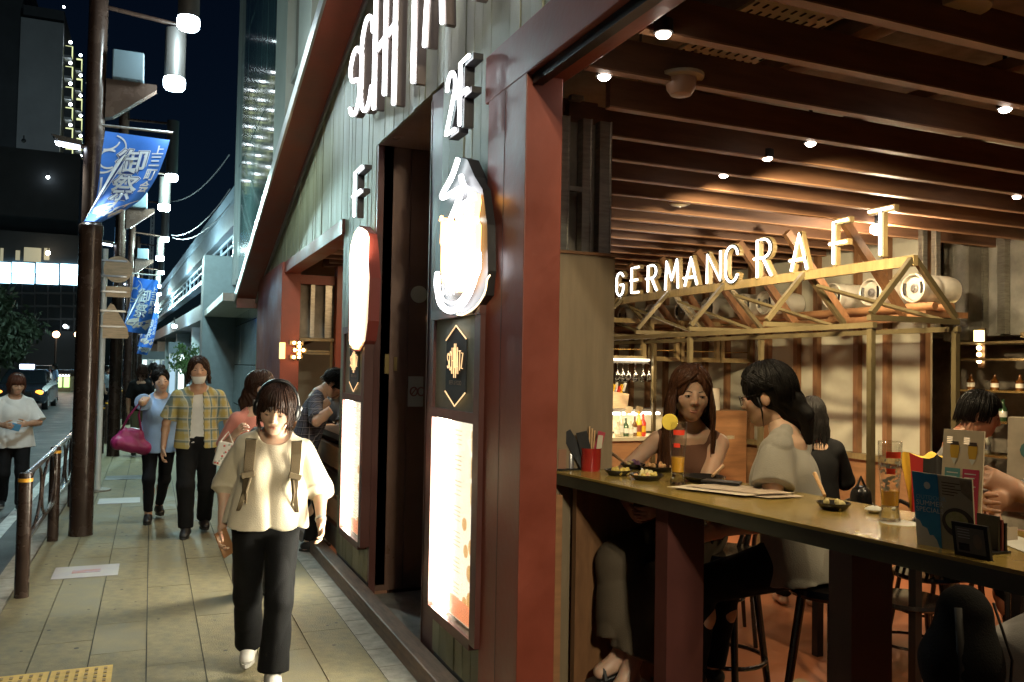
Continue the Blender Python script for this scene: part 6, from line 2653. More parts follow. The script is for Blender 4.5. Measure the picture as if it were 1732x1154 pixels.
b = MB()
b.tube([(-0.058, 0, 0.20), (-0.11, 0, 0.19), (-0.11, 0, 0.08), (-0.058, 0, 0.06)], 0.008, 6)
b.build('handle', M_keg, t, smooth=True)
b = MB()
b.span((p.x - 0.35, 7.85, 0.0), (p.x + 0.3, 8.35, 1.22))
tag(b.build('side_cabinet', M_wood2), 'orange wood side cabinet behind the two seated women', 'cabinet')

# kitchen shelf rack at the right of the back wall
kr = thing('kitchen_rack', 'dark kitchen shelf rack with bottles beyond the back wall end', 'shelf rack', (6.9, 5.2, 0))
for z in (0.95, 1.25, 1.52, 1.80, 1.95):
    b = MB()
    b.span((-0.1, -0.42, z), (0.25, 0.40, z + 0.018))
    b.build('shelf', mat_brass if z < 1.6 else M_frame, kr)
for y in (-0.40, 0.38):
    b = MB()
    b.span((-0.1, y, 0.0), (-0.08, y + 0.02, 2.0))
    b.build('upright', M_frame, kr)
for k in range(9):
    z = (0.968, 1.268, 1.538)[k % 3]
    bottle(Vector((6.95, 5.2 - 0.32 + 0.08 * k, z)), (0.16, 0.19, 0.14)[k % 3], 0.034, (M_bc, M_bb, M_bg)[(k * 2) % 3], ['squat jar on the kitchen rack bottom shelf, right end', 'brown bottle on the kitchen rack middle shelf, right end', 'jar on the kitchen rack top shelf, right end',
           'second jar from the right on the rack bottom shelf', 'second bottle from the right on the rack middle shelf', 'second jar from the right on the rack top shelf', 'left jar on the rack bottom shelf', 'left bottle on the rack middle shelf', 'left jar on the rack top shelf'][k])
lamp('rack light', 'POINT', (6.6, 5.0, 1.75), 3.0, (1, 0.65, 0.3), None, 0.05)
t = thing('wall_lantern', 'small stacked warm wall lantern by the dark door', 'wall lamp', at(1656, 585, X=6.95))
b = MB()
b.span((-0.03, -0.03, 0.04), (0.03, 0.03, 0.14))
b.build('shade', emit('lantern shade', (1.0, 0.72, 0.25), 3.2), t)
for k in range(3):
    b = MB()
    b.ball((0, 0, -0.02 - k * 0.06), 0.022, 10, 6)
    b.build('bulb', emit('lantern bulb', (1.0, 0.65, 0.25), 9) if k == 0 else bpy.data.materials['lantern bulb'], t, smooth='full')
b = MB()
b.span((0.03, -0.035, -0.2), (0.05, 0.035, 0.16))
b.build('back_plate', M_wooddk, t)

# second opening: far stud panel and golden frame with a bulb sign
fo = thing('stud_screen', 'stud and rough board screen with red frame inside the far window', 'screen wall', (1.65, 10.42, 0))
ivf = Vector((-1.65, -10.42, 0))
def opart(mb, name, m, **kw):
    o = mb.build(name, m, fo, **kw)
    o.location = ivf
    return o
YF = 10.38
def fx(px):
    return at(px, 530, Y=YF).x
def fz(py):
    return at(520, py, Y=YF).z
b = MB()
b.span((fx(566), YF - 0.12, 0.0), (fx(590), YF + 0.05, 2.86))
opart(b, 'red_jamb', M_red)
b = MB()
b.span((1.63, YF - 0.02, fz(481)), (fx(566) - 0.003, YF + 0.05, 2.74))
opart(b, 'red_header', M_red)
b = MB()
b.span((1.63, YF + 0.06, fz(571)), (fx(566), YF + 0.10, fz(481)))
opart(b, 'rough_board', M_conc)
for (xa, xb) in ((477, 483), (525, 532), (550, 561)):
    b = MB()
    b.span((fx(xa) , YF, fz(571)), (fx(xb), YF + 0.05, fz(481) - 0.002))
    opart(b, 'stud', M_galv)
b = MB()
b.span((1.63, YF - 0.03, fz(577)), (fx(566) - 0.004, YF + 0.08, fz(572)))
opart(b, 'shelf_rail', M_wood)
b = MB()
for py in (594, 598):
    b.bar((1.64, YF, fz(py)), (fx(563), YF, fz(py)), 0.02, 0.02)
b.bar((fx(562), YF, fz(577)), (fx(562), YF, 0.9), 0.03, 0.03, (0, 1, 0))
b.bar((fx(483), YF, fz(596)), (fx(538), YF + 0.3, fz(575)), 0.03, 0.03, (0, 1, 0))
opart(b, 'golden_frame', M_wood)
sgn = thing('bulb_sign', 'small marquee sign of warm bulbs inside the far window', 'lit sign', (fx(505), YF - 0.10, fz(593)))
b = MB()
for (u, v, w, h_) in ((-0.03, 0.085, 0.16, 0.05), (0.0, 0, 0.06, 0.22), (0.01, 0.0, 0.16, 0.05), (-0.03, -0.085, 0.14, 0.05)):
    b.box((u, 0.01, v), (w, 0.03, h_))
b.build('sign_face', M_wood, sgn)
for (u, v) in ((-0.06, 0.085), (0.0, 0.085), (0, 0.045), (-0.05, 0), (0, 0), (0.05, 0), (0, -0.045), (-0.06, -0.085), (0.0, -0.085)):
    b = MB()
    b.ball((u, -0.02, v), 0.017, 8, 6)
    b.build('bulb', E_warmbulb, sgn, smooth='full')
b = MB()
b.span((fx(473), YF - 0.1, fz(608)), (fx(482), YF - 0.05, fz(581)))
tag(b.build('amber_sign', emit('amber panel', (1.0, 0.7, 0.25), 0.9)), 'small amber lit panel by the far red pillar', 'lit panel')
lamp('window room', 'AREA', (2.6, 8.6, 2.85), 22, (1, 0.7, 0.38), (2.2, 8.6, 0), 1.2)
b = MB()
b.span((1.47, 7.05, 1.02), (1.80, 10.2, 1.07))
wc = thing('window_counter', 'dark wood counter with slatted front at the far window', 'counter', (1.5, 8.5, 0))
o = b.build('top', M_wooddk, wc)
o.location = (-1.5, -8.5, 0)
for k in range(4):
    b = MB()
    b.span((1.46, 7.05, 0.12 + k * 0.22), (1.52, 10.2, 0.30 + k * 0.22))
    o = b.build('front_board', M_wood2 if k % 2 else M_wooddk, wc)
    o.location = (-1.5, -8.5, 0)
# wall between the two rooms (behind the entrance), keeps the light apart
b = MB()
b.span((2.92, 5.6, 0), (3.0, 7.0, 3.4))
tag(b.build('lobby_wall', M_wooddk), 'dark inner wall behind the entrance recess', 'wall')
b = MB()
b.span((1.62, 5.995, 0), (2.92, 6.04, 3.4))
tag(b.build('partition_wall', M_wooddk), 'dark partition behind the entrance side panel', 'wall')

# ------------------------------------------------------------------ window counter
CT = 1.17
cA = (1.776, 3.617)
cB = (2.05, 1.08)
dY = Vector((cB[0] - cA[0], cB[1] - cA[1], 0)).normalized()
dX = Vector((-dY.y, dY.x, 0))
if dX.x < 0:
    dX = -dX
ctr = thing('window_counter', 'long olive laminate counter at the open window with glasses and menus', 'counter', (cA[0], cA[1], 0))
def cl(s, w, z=0.0):
    """local counter coordinates: s along the front edge from the far end, w inwards"""
    return dY * s + dX * w + Vector((0, 0, z))
def cwp(s, w, z=0.0):
    return Vector((cA[0], cA[1], 0)) + cl(s, w, z)
LC, WC = 3.4, 0.56
b = MB()
q = [cl(0.0, 0.0), cl(LC, 0.0), cl(LC, WC), cl(0.02, WC)]
b.add([p + Vector((0, 0, CT - 0.012)) for p in q] + [p + Vector((0, 0, CT)) for p in q], [(0, 1, 2, 3), (7, 6, 5, 4), (0, 4, 5, 1), (1, 5, 6, 2), (2, 6, 7, 3), (3, 7, 4, 0)])
b.build('top', M_ctop, ctr, bevel=0.002)
b = MB()
q = [cl(0.0, 0.003), cl(LC, 0.003), cl(LC, WC - 0.01), cl(0.03, WC - 0.01)]
b.add([p + Vector((0, 0, CT - 0.062)) for p in q] + [p + Vector((0, 0, CT - 0.0125)) for p in q], [(0, 1, 2, 3), (7, 6, 5, 4), (0, 4, 5, 1), (1, 5, 6, 2), (2, 6, 7, 3), (3, 7, 4, 0)])
b.build('apron', M_cedge, ctr)
def on_counter(px, py):
    return at(px, py, Z=CT)
def leg_board(px0, px1, py):
    p0, p1 = at(px0, py, Z=CT - 0.06), at(px1, py, Z=CT - 0.06)
    return p0, p1
# legs: broad maroon boards set back a little from the front edge
def cleg(pxl, pxm, name='leg'):
    # find along-edge position where the front of the leg is seen
    best = None
    for k in range(700):
        s = 0.2 + k * 0.005
        w = cwp(s, 0.05, 0.8)
        d = w - Vector((0, 0, H))
        x = 866 + FPX * d.dot(CX) / d.dot(CF)
        if best is None or abs(x - pxl) < best[0]:
            best = (abs(x - pxl), s)
    s0 = best[1]
    best = None
    for k in range(300):
        s = s0 + k * 0.003
        d = cwp(s, 0.05, 0.8) - Vector((0, 0, H))
        x = 866 + FPX * d.dot(CX) / d.dot(CF)
        if best is None or abs(x - pxm) < best[0]:
            best = (abs(x - pxm), s)
    s1 = best[1]
    b = MB()
    q = [cl(s0, 0.05), cl(s1, 0.05), cl(s1, 0.24), cl(s0, 0.24)]
    b.add([p + Vector((0, 0, 0.0)) for p in q] + [p + Vector((0, 0, CT - 0.064)) for p in q], [(0, 1, 2, 3), (7, 6, 5, 4), (0, 4, 5, 1), (1, 5, 6, 2), (2, 6, 7, 3), (3, 7, 4, 0)])
    return b.build(name, M_legm, ctr)
cleg(1108, 1128)
cleg(1402, 1440)
b = MB()
b.bar(cl(0.1, 0.30, 0.20), cl(LC, 0.30, 0.20), 0.05, 0.07)
b.build('foot_rail', M_legm, ctr)
b = MB()
q = [cl(0.02, 0.10), cl(0.42, 0.50), cl(0.40, 0.52), cl(0.0, 0.13)]
# wood side panel under the far end
b = MB()
b.span((1.86, 3.56, 0.0), (2.36, 3.60, 1.10))
o = b.build('wood_screen', M_mullion, None)
tag(o, 'brown wood panel closing the space beneath the far end of the counter', 'panel')

# things standing on the counter
def beer_glass(px, py, h, fill, label, lemon=False, foam=False):
    p = on_counter(px, py)
    t = thing('beer_glass', label, 'beer glass', p + Vector((0, 0, 0.001)), 0, 'tall wheat beer glasses on the counter')
    def prof(z):
        k = z / h
        return 0.026 + 0.012 * max(0, 0.15 - k) / 0.15 * 0.6 + 0.012 * (1 / (1 + math.exp(-(k - 0.5) * 7)))
    zs = [h * k / 14 for k in range(15)]
    outer = [(0.034, 0.0), (0.035, 0.006)] + [(prof(z), z) for z in zs[2:]]
    b = MB()
    b.lathe(outer, 28)
    b.build('glass_wall', G_thin, t, smooth='full')
    b = MB()
    b.lathe([(0, 0.002), (0.033, 0.003), (prof(zs[2]) - 0.002, zs[2]), (prof(zs[3]) - 0.002, zs[3] - 0.006), (0, zs[3] - 0.006)], 28)
    b.build('glass_base', G_clear, t, smooth=True)
    b = MB()
    zf = h * fill
    zz = [zs[3] - 0.003 + (zf - zs[3] + 0.003) * k / 8 for k in range(9)]
    b.lathe([(0, zz[0])] + [(prof(z) - 0.0016, z) for z in zz] + [(0, zz[-1])], 28)
    bm_ = beer_mat() if 'beer' not in bpy.data.materials else bpy.data.materials['beer']
    b.build('beer', bm_, t, smooth=True)
    for (k0, k1, a0, a1) in ((0.80, 0.88, 0, 360), (0.60, 0.67, 30, 150)):
        b = MB()
        b.lathe([(prof(h * k0) + 0.0012, h * k0), (prof(h * (k0 + k1) / 2) + 0.0012, h * (k0 + k1) / 2), (prof(h * k1) + 0.0012, h * k1)], 12, (0, 0, 0), Matrix.Rotation(R(205), 3, 'Z'), arc=R(75 if a1 == 360 else 45))
        b.build('red_print', mat('red glass print', (0.75, 0.05, 0.02), 0.4) if 'red glass print' not in bpy.data.materials else bpy.data.materials['red glass print'], t, smooth='full')
    if lemon:
        b = MB()
        m = Matrix.Rotation(R(-40), 3, 'Z') @ Matrix.Rotation(R(90), 3, 'X')
        b.lathe([(0, -0.004), (0.033, -0.004), (0.035, 0.0), (0.033, 0.004), (0, 0.004)], 22, (-0.036, 0.01, h + 0.0), m)
        b.build('lemon_slice', mat('lemon', (0.85, 0.62, 0.08), 0.4, var=0.1), t, smooth=True)
    if foam:
        rg = random.Random(3)
        b = MB()
        for i in range(70):
            a = rg.uniform(PI * 0.9, PI * 1.8)
            z = h * rg.uniform(fill + 0.02, 0.78)
            m = Matrix.Rotation(a, 3, 'Z')
            r_ = prof(z) - 0.0024
            s = rg.uniform(0.002, 0.007)
            b.add([m @ Vector((r_, s * math.cos(q * PI / 3), 0)) + Vector((0, 0, z + s * math.sin(q * PI / 3))) for q in range(6)], [tuple(range(6))])
        o = b.build('foam_trace', M_white, t)
    return t
beer_glass(1146, 820, 0.265, 0.44, 'tall beer glass half full with a lemon slice on its rim', lemon=True)
beer_glass(1505, 882, 0.262, 0.38, 'tall beer glass with foam traces, between the menus and the ashtray dish', foam=True)
# paper coaster beneath the second glass, wet napkin
b = MB()
b.lathe([(0, 0), (0.062, 0), (0.062, 0.0008), (0, 0.0008)], 28)
o = b.build('coaster', M_white)
o.location = on_counter(1512, 884) + Vector((0.012, -0.012, 0.0004))
tag(o, 'round white paper coaster under the foamy beer glass', 'coaster')
def lump(name, label, cat, px, py, m, r_=(0.05, 0.035, 0.014), seed=1):
    p = on_counter(px, py)
    b = MB()
    b.ball((0, 0, r_[2]), r_, 16, 8)
    rg = random.Random(seed)
    b.v = [(x + rg.uniform(-.004, .004), y + rg.uniform(-.004, .004), max(0, z + rg.uniform(-.003, .003))) for (x, y, z) in b.v]
    o = b.build(name, m, None, smooth='full')
    o.location = p
    return tag(o, label, cat)
lump('napkin', 'crumpled white napkin left of the foamy beer glass', 'napkin', 1480, 868, M_white, (0.035, 0.03, 0.012), 2)
# dishes
M_dish = mat('black stoneware', (0.018, 0.017, 0.016), 0.25)
M_potato = mat('yellow potato salad', (0.72, 0.52, 0.10), 0.55, col2=(0.55, 0.42, 0.12), vscale=60, bump=0.4, bscale=90)
M_sausage = mat('pinkish sausage slice', (0.55, 0.24, 0.12), 0.45, col2=(0.70, 0.45, 0.18), vscale=40)
M_cabb = mat('pale pickle shreds', (0.62, 0.52, 0.24), 0.5)
M_purple = mat('purple cabbage', (0.20, 0.10, 0.20), 0.45)
def dish(px, py, r_, label, food=None, seed=1, n=14, spread=0.75, fm=None, cat='dish'):
    p = on_counter(px, py)
    t = thing('small_dish', label, cat, p, 0, 'small black dishes on the counter')
    b = MB()
    b.lathe([(0, 0.002), (r_ * 0.6, 0.0), (r_ * 0.72, 0.004), (r_, 0.022), (r_ * 1.02, 0.026), (r_ * 0.96, 0.026), (r_ * 0.7, 0.010), (0, 0.008)], 26)
    b.build('bowl', M_dish, t, smooth=True)
    rg = random.Random(seed)
    if food:
        for i in range(n):
            a, q = rg.uniform(0, 6.28), r_ * spread * math.sqrt(rg.uniform(0, 1))
            b = MB()
            s = rg.uniform(0.010, 0.018)
            m = Euler((rg.uniform(0, 3), rg.uniform(0, 3), rg.uniform(0, 3))).to_matrix()
            b.ball((q * math.cos(a), q * math.sin(a), 0.018 + rg.uniform(0, 0.018) * (1 - q / r_)), (s * 1.2, s, s * 0.6), 8, 5, m)
            b.build('morsel', food[i % len(food)], t, smooth='full')
    return t
def pick(px, py, t_, a, L=0.16):
    pass
dish(1045, 804, 0.062, 'small black dish of yellow potato salad, left of the beer', [M_potato], 3, 13)
dish(1094, 812, 0.075, 'black dish heaped with yellow and orange sausage pieces', [M_potato, M_sausage, M_cabb], 5, 20)
dish(1070, 793, 0.060, 'black dish of purple cabbage behind the potato salad', [M_purple, M_cabb], 7, 10)
dish(1112, 797, 0.085, 'wide black dish of sausage slices behind the beer glass', [M_sausage, M_cabb, M_sausage], 9, 18)
dish(1190, 815, 0.095, 'almost empty black plate right of the lemon beer', None, 1)
dish(1410, 862, 0.058, 'small black dish with a wooden pick, alone on the counter', [M_cabb], 2, 4, 0.6)
M_stick = mat('wood pick', (0.55, 0.33, 0.16), 0.5)
for (p0, p1, z0, z1, lab) in [((1395, 852), (1378, 838), 0.03, 0.085, 'wooden pick sticking out of the lone small dish'), ((1205, 815), (1222, 803), 0.025, 0.04, 'wooden spoon handle resting on the empty black plate'), ((1062, 794), (1035, 777), 0.022, 0.03, 'wooden chopstick end lying behind the red cup')]:
    a, c = on_counter(*p0), on_counter(*p1)
    b = MB()
    b.tube([a + Vector((0, 0, z0)), c + Vector((0, 0, z1))], [0.006, 0.009], 8)
    tag(b.build('wooden_pick', M_stick, None, smooth=True), lab, 'wooden utensil')
# newspapers / paper menus
def sheet_at(pxs, z, m, name, parent=None, th=0.0012):
    b = MB()
    p = [on_counter(*q) for q in pxs]
    b.add([v + Vector((0, 0, z)) for v in p] + [v + Vector((0, 0, z + th)) for v in p], [(3, 2, 1, 0), (4, 5, 6, 7), (0, 1, 5, 4), (1, 2, 6, 5), (2, 3, 7, 6), (3, 0, 4, 7)])
    return b.build(name, m, parent)
M_paper = mat('menu paper', (0.62, 0.54, 0.42), 0.6, var=0.12, vscale=9)
M_paper2 = mat('printed paper', (0.56, 0.47, 0.36), 0.6, col2=(0.40, 0.30, 0.24), vscale=30)
pstack = thing('paper_menu_stack', 'loose stack of printed paper menus in front of the lemon beer', 'menu papers', on_counter(1240, 832))
o3 = -Vector(pstack.location)
for i, q in enumerate([[(1128, 824), (1295, 842), (1360, 840), (1210, 820)], [(1150, 826), (1300, 845), (1358, 843), (1190, 821)], [(1135, 828), (1260, 843), (1340, 838), (1170, 823)], [(1160, 828), (1285, 842), (1345, 840), (1225, 822)]]):
    o = sheet_at(q, 0.001 + 0.004 * i, (M_paper, M_paper2)[i % 2], 'paper_sheet', pstack)
    o.location = o3
b = sheet_at([(1185, 823), (1250, 829), (1255, 825), (1195, 820)], 0.0185, M_black, 'phone', None, 0.008)
tag(b, 'dark phone lying on the stack of paper menus', 'phone')
o = sheet_at([(1690, 918), (1732, 935), (1790, 930), (1712, 905)], 0.001, M_white, 'paper_sheet', None)
tag(o, 'white sheet at the right photo edge behind the tablet stand', 'paper')
o = sheet_at([(1543, 882), (1560, 885), (1566, 878), (1550, 876)], 0.001, M_black, 'phone', None, 0.008)
tag(o, 'small black phone just left of the blue menu', 'phone')
# red mug of napkins and cutlery with a dark fan of napkins
p = on_counter(999, 796)
mug = thing('red_mug', 'red enamel mug holding napkins and cutlery at the far counter end', 'mug', p)
b = MB()
b.lathe([(0, 0.0), (0.045, 0.0), (0.047, 0.01), (0.050, 0.105), (0.052, 0.108), (0.047, 0.108), (0.043, 0.012), (0, 0.01)], 26)
b.build('cup', mat('red enamel', (0.34, 0.02, 0.018), 0.25, coat=0.3), mug, smooth=True)
nk = thing('napkin_holder', 'dark folded napkin fan and chopsticks standing in the red mug', 'napkins', p + Vector((0, 0, 0.02)))
for (u, v, w, h_, tl, m) in ((-0.022, 0.01, 0.075, 0.19, 0.55, M_black), (-0.012, -0.012, 0.075, 0.17, 0.25, M_blackm), (0.018, 0.012, 0.05, 0.17, -0.25, mat('red napkin', (0.35, 0.03, 0.05), 0.7)), (0.026, -0.01, 0.035, 0.15, -0.12, M_cream)):
    b = MB()
    m_ = Matrix.Rotation(R(-23), 3, 'Z') @ Matrix.Rotation(-tl, 3, 'Y')
    b.box(m_ @ Vector((0, 0, h_ / 2)) + Vector((u, v, 0)), (w * 0.7, 0.006, h_), m_)
    b.build('napkin', m, nk)
for k in range(3):
    b = MB()
    b.cyl((0.02 - 0.01 * k, 0.015, 0), (0.03 - 0.014 * k, 0.02, 0.17 + 0.01 * k), 0.0045, 8)
    b.build('chopstick', M_stick, nk, smooth=True)
p = on_counter(955, 795)
ts = thing('condiment_stand', 'small black condiment stand with a card, by the grey panel', 'condiment stand', p + Vector((0.01, 0.0, 0)))
b = MB()
b.span((-0.055, -0.03, 0), (0.055, 0.03, 0.008))
b.build('base', M_black, ts)
b = MB()
b.span((-0.05, -0.012, 0.008), (-0.008, 0.012, 0.10))
b.build('card', mat('card brown', (0.25, 0.13, 0.08), 0.5), ts)
b = MB()
b.lathe([(0.016, 0.008), (0.016, 0.07), (0.008, 0.085), (0.008, 0.10), (0, 0.10)], 12, (0.022, 0, 0))
b.build('shaker', M_trim, ts, smooth=True)
p = on_counter(972, 782)
t = thing('tumbler', 'small water tumbler with amber drink behind the red mug', 'glass', p + Vector((0, 0, 0.001)))
b = MB()
b.lathe([(0, 0), (0.030, 0), (0.035, 0.11), (0.033, 0.11), (0.028, 0.006), (0, 0.006)], 20)
b.build('glass_wall', G_clear, t, smooth='full')
b = MB()
b.lathe([(0, 0.007), (0.0275, 0.007), (0.029, 0.04), (0, 0.04)], 20)
b.build('drink', glass('amber drink', (0.9, 0.5, 0.12), 0, 1.33), t, smooth=True)

# standing menus by the right edge
def stand_sheet(name, label, pts, m, th=0.006, cat='menu'):
    """pts: bottom-left, bottom-right, top-right, top-left 3-D"""
    pts = [Vector(p) for p in pts]
    u = (pts[1] - pts[0])
    v = (pts[3] - pts[0])
    n = u.cross(v).normalized()
    t = thing(name, label, cat, (pts[0] + pts[1]) / 2)
    o_ = Vector(t.location)
    b = MB()
    b.add([p - o_ for p in pts] + [p - o_ - n * th for p in pts], [(0, 1, 2, 3), (7, 6, 5, 4), (0, 4, 5, 1), (1, 5, 6, 2), (2, 6, 7, 3), (3, 7, 4, 0)])
    bd = b.build('board', m, t)
    def P(a, c, off=0.001):
        bl = pts[0] + u * a
        tl = pts[3] + (pts[2] - pts[3]) * a
        return bl + (tl - bl) * c + n * off - o_
    def patch(nm, poly, mm, off=0.001):
        b = MB()
        pp = [P(a, c, off) for (a, c) in poly]
        b.add(pp, [tuple(range(len(pp)))])
        return b.build(nm, mm, bd)
    def words(s, a, c, size, mm, off=0.0018, align='LEFT'):
        uu, vv = u.normalized(), v.normalized()
        return lettering(s, size, mm, P(a, c, off), uu, vv, bd, align)
    return t, patch, words, P
zt0 = CT + 0.002
# blue SUMMER SPECIALS sheet
bl, br = on_counter(1552, 920), on_counter(1650, 938)
dd = (br - bl)
wv = dd.length
tl = bl + Vector((0.0, 0.035, 0.205)) + dd * 0.08
tr = br + Vector((0.0, 0.035, 0.200)) + dd * 0.13
M_sheetb = mat('menu grey photo paper', (0.40, 0.37, 0.28), 0.4)
tm, patch, words, P_ = stand_sheet('summer_menu', 'blue and grey folded menu sheet reading SUMMER SPECIALS', [bl, br, tr, tl], M_sheetb)
M_mb = mat('menu sky blue', (0.03, 0.22, 0.50), 0.4, col2=(0.05, 0.30, 0.55), vscale=12)
M_mw = mat('menu white print', (0.62, 0.66, 0.66), 0.5)
patch('blue_panel', [(0, 0), (0.44, 0), (0.44, 1), (0, 1)], M_mb)
patch('cloud_print', [(0, 0), (0.40, 0), (0.36, 0.10), (0.30, 0.16), (0.24, 0.15), (0.20, 0.24), (0.12, 0.26), (0.08, 0.33), (0, 0.36)], M_mw, 0.0014)
patch('round_logo', [(0.25 + 0.055 * math.cos(a * PI / 10), 0.83 + 0.05 * math.sin(a * PI / 10)) for a in range(20)], M_mw, 0.0014)
words('OUTDOOR', 0.04, 0.66, 0.017, mat('pale blue print', (0.25, 0.45, 0.62), 0.5))
words('SUMMER', 0.04, 0.58, 0.0205, M_mw)
words('SPECIALS', 0.03, 0.49, 0.0195, M_mw)
for k in range(5):
    patch('text_line', [(0.50, 0.90 - k * 0.04), (0.50 + (0.30, 0.22, 0.34, 0.26, 0.2)[k], 0.90 - k * 0.04), (0.50 + (0.30, 0.22, 0.34, 0.26, 0.2)[k], 0.912 - k * 0.04), (0.50, 0.912 - k * 0.04)], M_inkd)
patch('bowl_photo', [(0.74 + 0.27 * math.cos(a * PI / 12), 0.38 + 0.20 * math.sin(a * PI / 12)) for a in range(24)], mat('bowl photo', (0.07, 0.06, 0.045), 0.4))
patch('salad_photo', [(0.72 + 0.19 * math.cos(a * PI / 12), 0.40 + 0.13 * math.sin(a * PI / 12)) for a in range(24)], mat('salad photo', (0.30, 0.34, 0.14), 0.5, col2=(0.5, 0.46, 0.28), vscale=60), 0.0014)
patch('cup_photo', [(0.82, 0.80), (0.99, 0.70), (0.99, 0.97), (0.80, 0.97)], mat('cup photo', (0.12, 0.10, 0.08), 0.5, col2=(0.35, 0.3, 0.2), vscale=25), 0.0014)
# tall beer menu behind
bl = on_counter(1600, 900) + Vector((0.03, 0.05, 0))
br = bl + dd.normalized() * 0.125
up_ = Vector((0.0, 0.03, 0.315))
off = dd.normalized() * 0.040
tm2, patch, words, P_ = stand_sheet('beer_menu', 'tall cream beer menu board with two drawn beer glasses', [bl, br, br + up_ + off, bl + up_ + off], M_paper)
patch('blue_block', [(0.08, 0.30), (0.46, 0.30), (0.46, 0.62), (0.08, 0.62)], mat('menu teal', (0.10, 0.30, 0.34), 0.5))
patch('red_block', [(0.52, 0.05), (0.92, 0.05), (0.92, 0.62), (0.52, 0.62)], mat('menu crimson', (0.42, 0.04, 0.10), 0.5))
M_gold = mat('beer print', (0.58, 0.36, 0.05), 0.5)
for (x0) in (0.30, 0.74):
    patch('beer_print', [(x0 - 0.08, 0.72), (x0 + 0.08, 0.72), (x0 + 0.11, 0.78), (x0 + 0.11, 0.85), (x0 - 0.11, 0.85), (x0 - 0.11, 0.78)], M_gold)
    patch('foam_print', [(x0 - 0.11, 0.85), (x0 + 0.11, 0.85), (x0 + 0.09, 0.885), (x0 - 0.09, 0.885)], M_inkd, 0.0013)
    patch('glass_print', [(x0 - 0.08, 0.72), (x0, 0.66), (x0 + 0.08, 0.72)], M_mw, 0.0013)
for k in range(6):
    for x0 in (0.13, 0.57):
        patch('text_line', [(x0, 0.57 - k * 0.04), (x0 + 0.28 - 0.03 * (k % 3), 0.57 - k * 0.04), (x0 + 0.28 - 0.03 * (k % 3), 0.58 - k * 0.04), (x0, 0.58 - k * 0.04)], M_mw, 0.0016)
for k in range(4):
    for x0 in (0.10, 0.52):
        patch('text_line', [(x0, 0.92 - k * 0.018), (x0 + 0.14, 0.92 - k * 0.018), (x0 + 0.14, 0.926 - k * 0.018), (x0, 0.926 - k * 0.018)], M_ink, 0.0016)
# small black tablet stand in front
bl, br = on_counter(1615, 938), on_counter(1676, 950)
up_ = Vector((0.0, 0.012, 0.088))
tb_, patch, words, P_ = stand_sheet('table_card', 'small black framed table card in front of the menus', [bl, br, br + up_, bl + up_], M_black, 0.012)
patch('card_face', [(0.10, 0.12), (0.90, 0.12), (0.90, 0.88), (0.10, 0.88)], mat('grey card', (0.17, 0.17, 0.15), 0.4))
patch('black_patch', [(0.16, 0.18), (0.46, 0.18), (0.46, 0.40), (0.16, 0.40)], M_blackm, 0.0016)
patch('figure_print', [(0.70 + 0.12 * math.cos(a * PI / 8), 0.50 + 0.22 * math.sin(a * PI / 8)) for a in range(16)], mat('card print', (0.24, 0.21, 0.17), 0.5), 0.0016)
for k in range(4):
    patch('text_line', [(0.16, 0.80 - k * 0.08), (0.5, 0.80 - k * 0.08), (0.5, 0.815 - k * 0.08), (0.16, 0.815 - k * 0.08)], M_mw, 0.0016)
p = on_counter(1665, 938)
t = thing('menu_holder', 'black menu holder block behind the table card', 'menu holder', p + Vector((0.035, 0.015, 0)))
b = MB()
b.span((-0.05, -0.03, 0), (0.05, 0.05, 0.006))
b.build('base', M_black, t)
for k in range(3):
    b = MB()
    b.span((0.012 + k * 0.014, -0.02, 0.006), (0.020 + k * 0.014, 0.045, 0.10 - 0.01 * k))
    b.build('card', (M_black, mat_red_card if 'mat_red_card' in globals() else globals().setdefault('mat_red_card', mat('red card', (0.16, 0.03, 0.03), 0.5)), M_black)[k], t)
p = on_counter(1708, 915)
t = thing('clear_stand', 'small clear acrylic stand at the right photo edge', 'acrylic stand', p)
b = MB()
b.span((-0.03, -0.003, 0), (0.03, 0.003, 0.04))
b.build('plate', mat('acrylic', (0.5, 0.42, 0.34), 0.2), t)

# ------------------------------------------------------------------ furniture inside
def stool(x, y, rz, label):
    t = thing('bar_stool', label, 'bar stool', (x, y, 0), rz, 'dark wooden bar stools at the counter')
    b = MB()
    b.lathe([(0, 0.745), (0.175, 0.745), (0.185, 0.76), (0.18, 0.785), (0.0, 0.79)], 24)
    b.build('seat', M_bent, t, smooth=True)
    for k in range(4):
        a = PI / 4 + k * PI / 2
        b = MB()
        b.tube([(0.12 * math.cos(a), 0.12 * math.sin(a), 0.745), (0.22 * math.cos(a), 0.22 * math.sin(a), 0.0)], [0.020, 0.016], 10)
        b.build('leg', M_bent, t, smooth=True)
    b = MB()
    b.tube([(0.186 * math.cos(2 * PI * k / 24), 0.186 * math.sin(2 * PI * k / 24), 0.27) for k in range(24)], 0.011, 8, True)
    b.build('foot_ring', M_bent, t, smooth=True)
    b = MB()
    b.tube([(0.17 * math.cos(PI * k / 10), 0.17 * math.sin(PI * k / 10) * 0.9, 0.78 + 0.34 * math.sin(PI * k / 10) ** 0.5) for k in range(11)], 0.015, 8)
    b.build('back_hoop', M_bent, t, smooth=True)
    b = MB()
    b.tube([(0.10 * math.cos(PI * k / 10), 0.14 * math.sin(PI * k / 10), 0.78 + 0.22 * math.sin(PI * k / 10) ** 0.5) for k in range(11)], 0.011, 8)
    b.build('inner_hoop', M_bent, t, smooth=True)
    return t
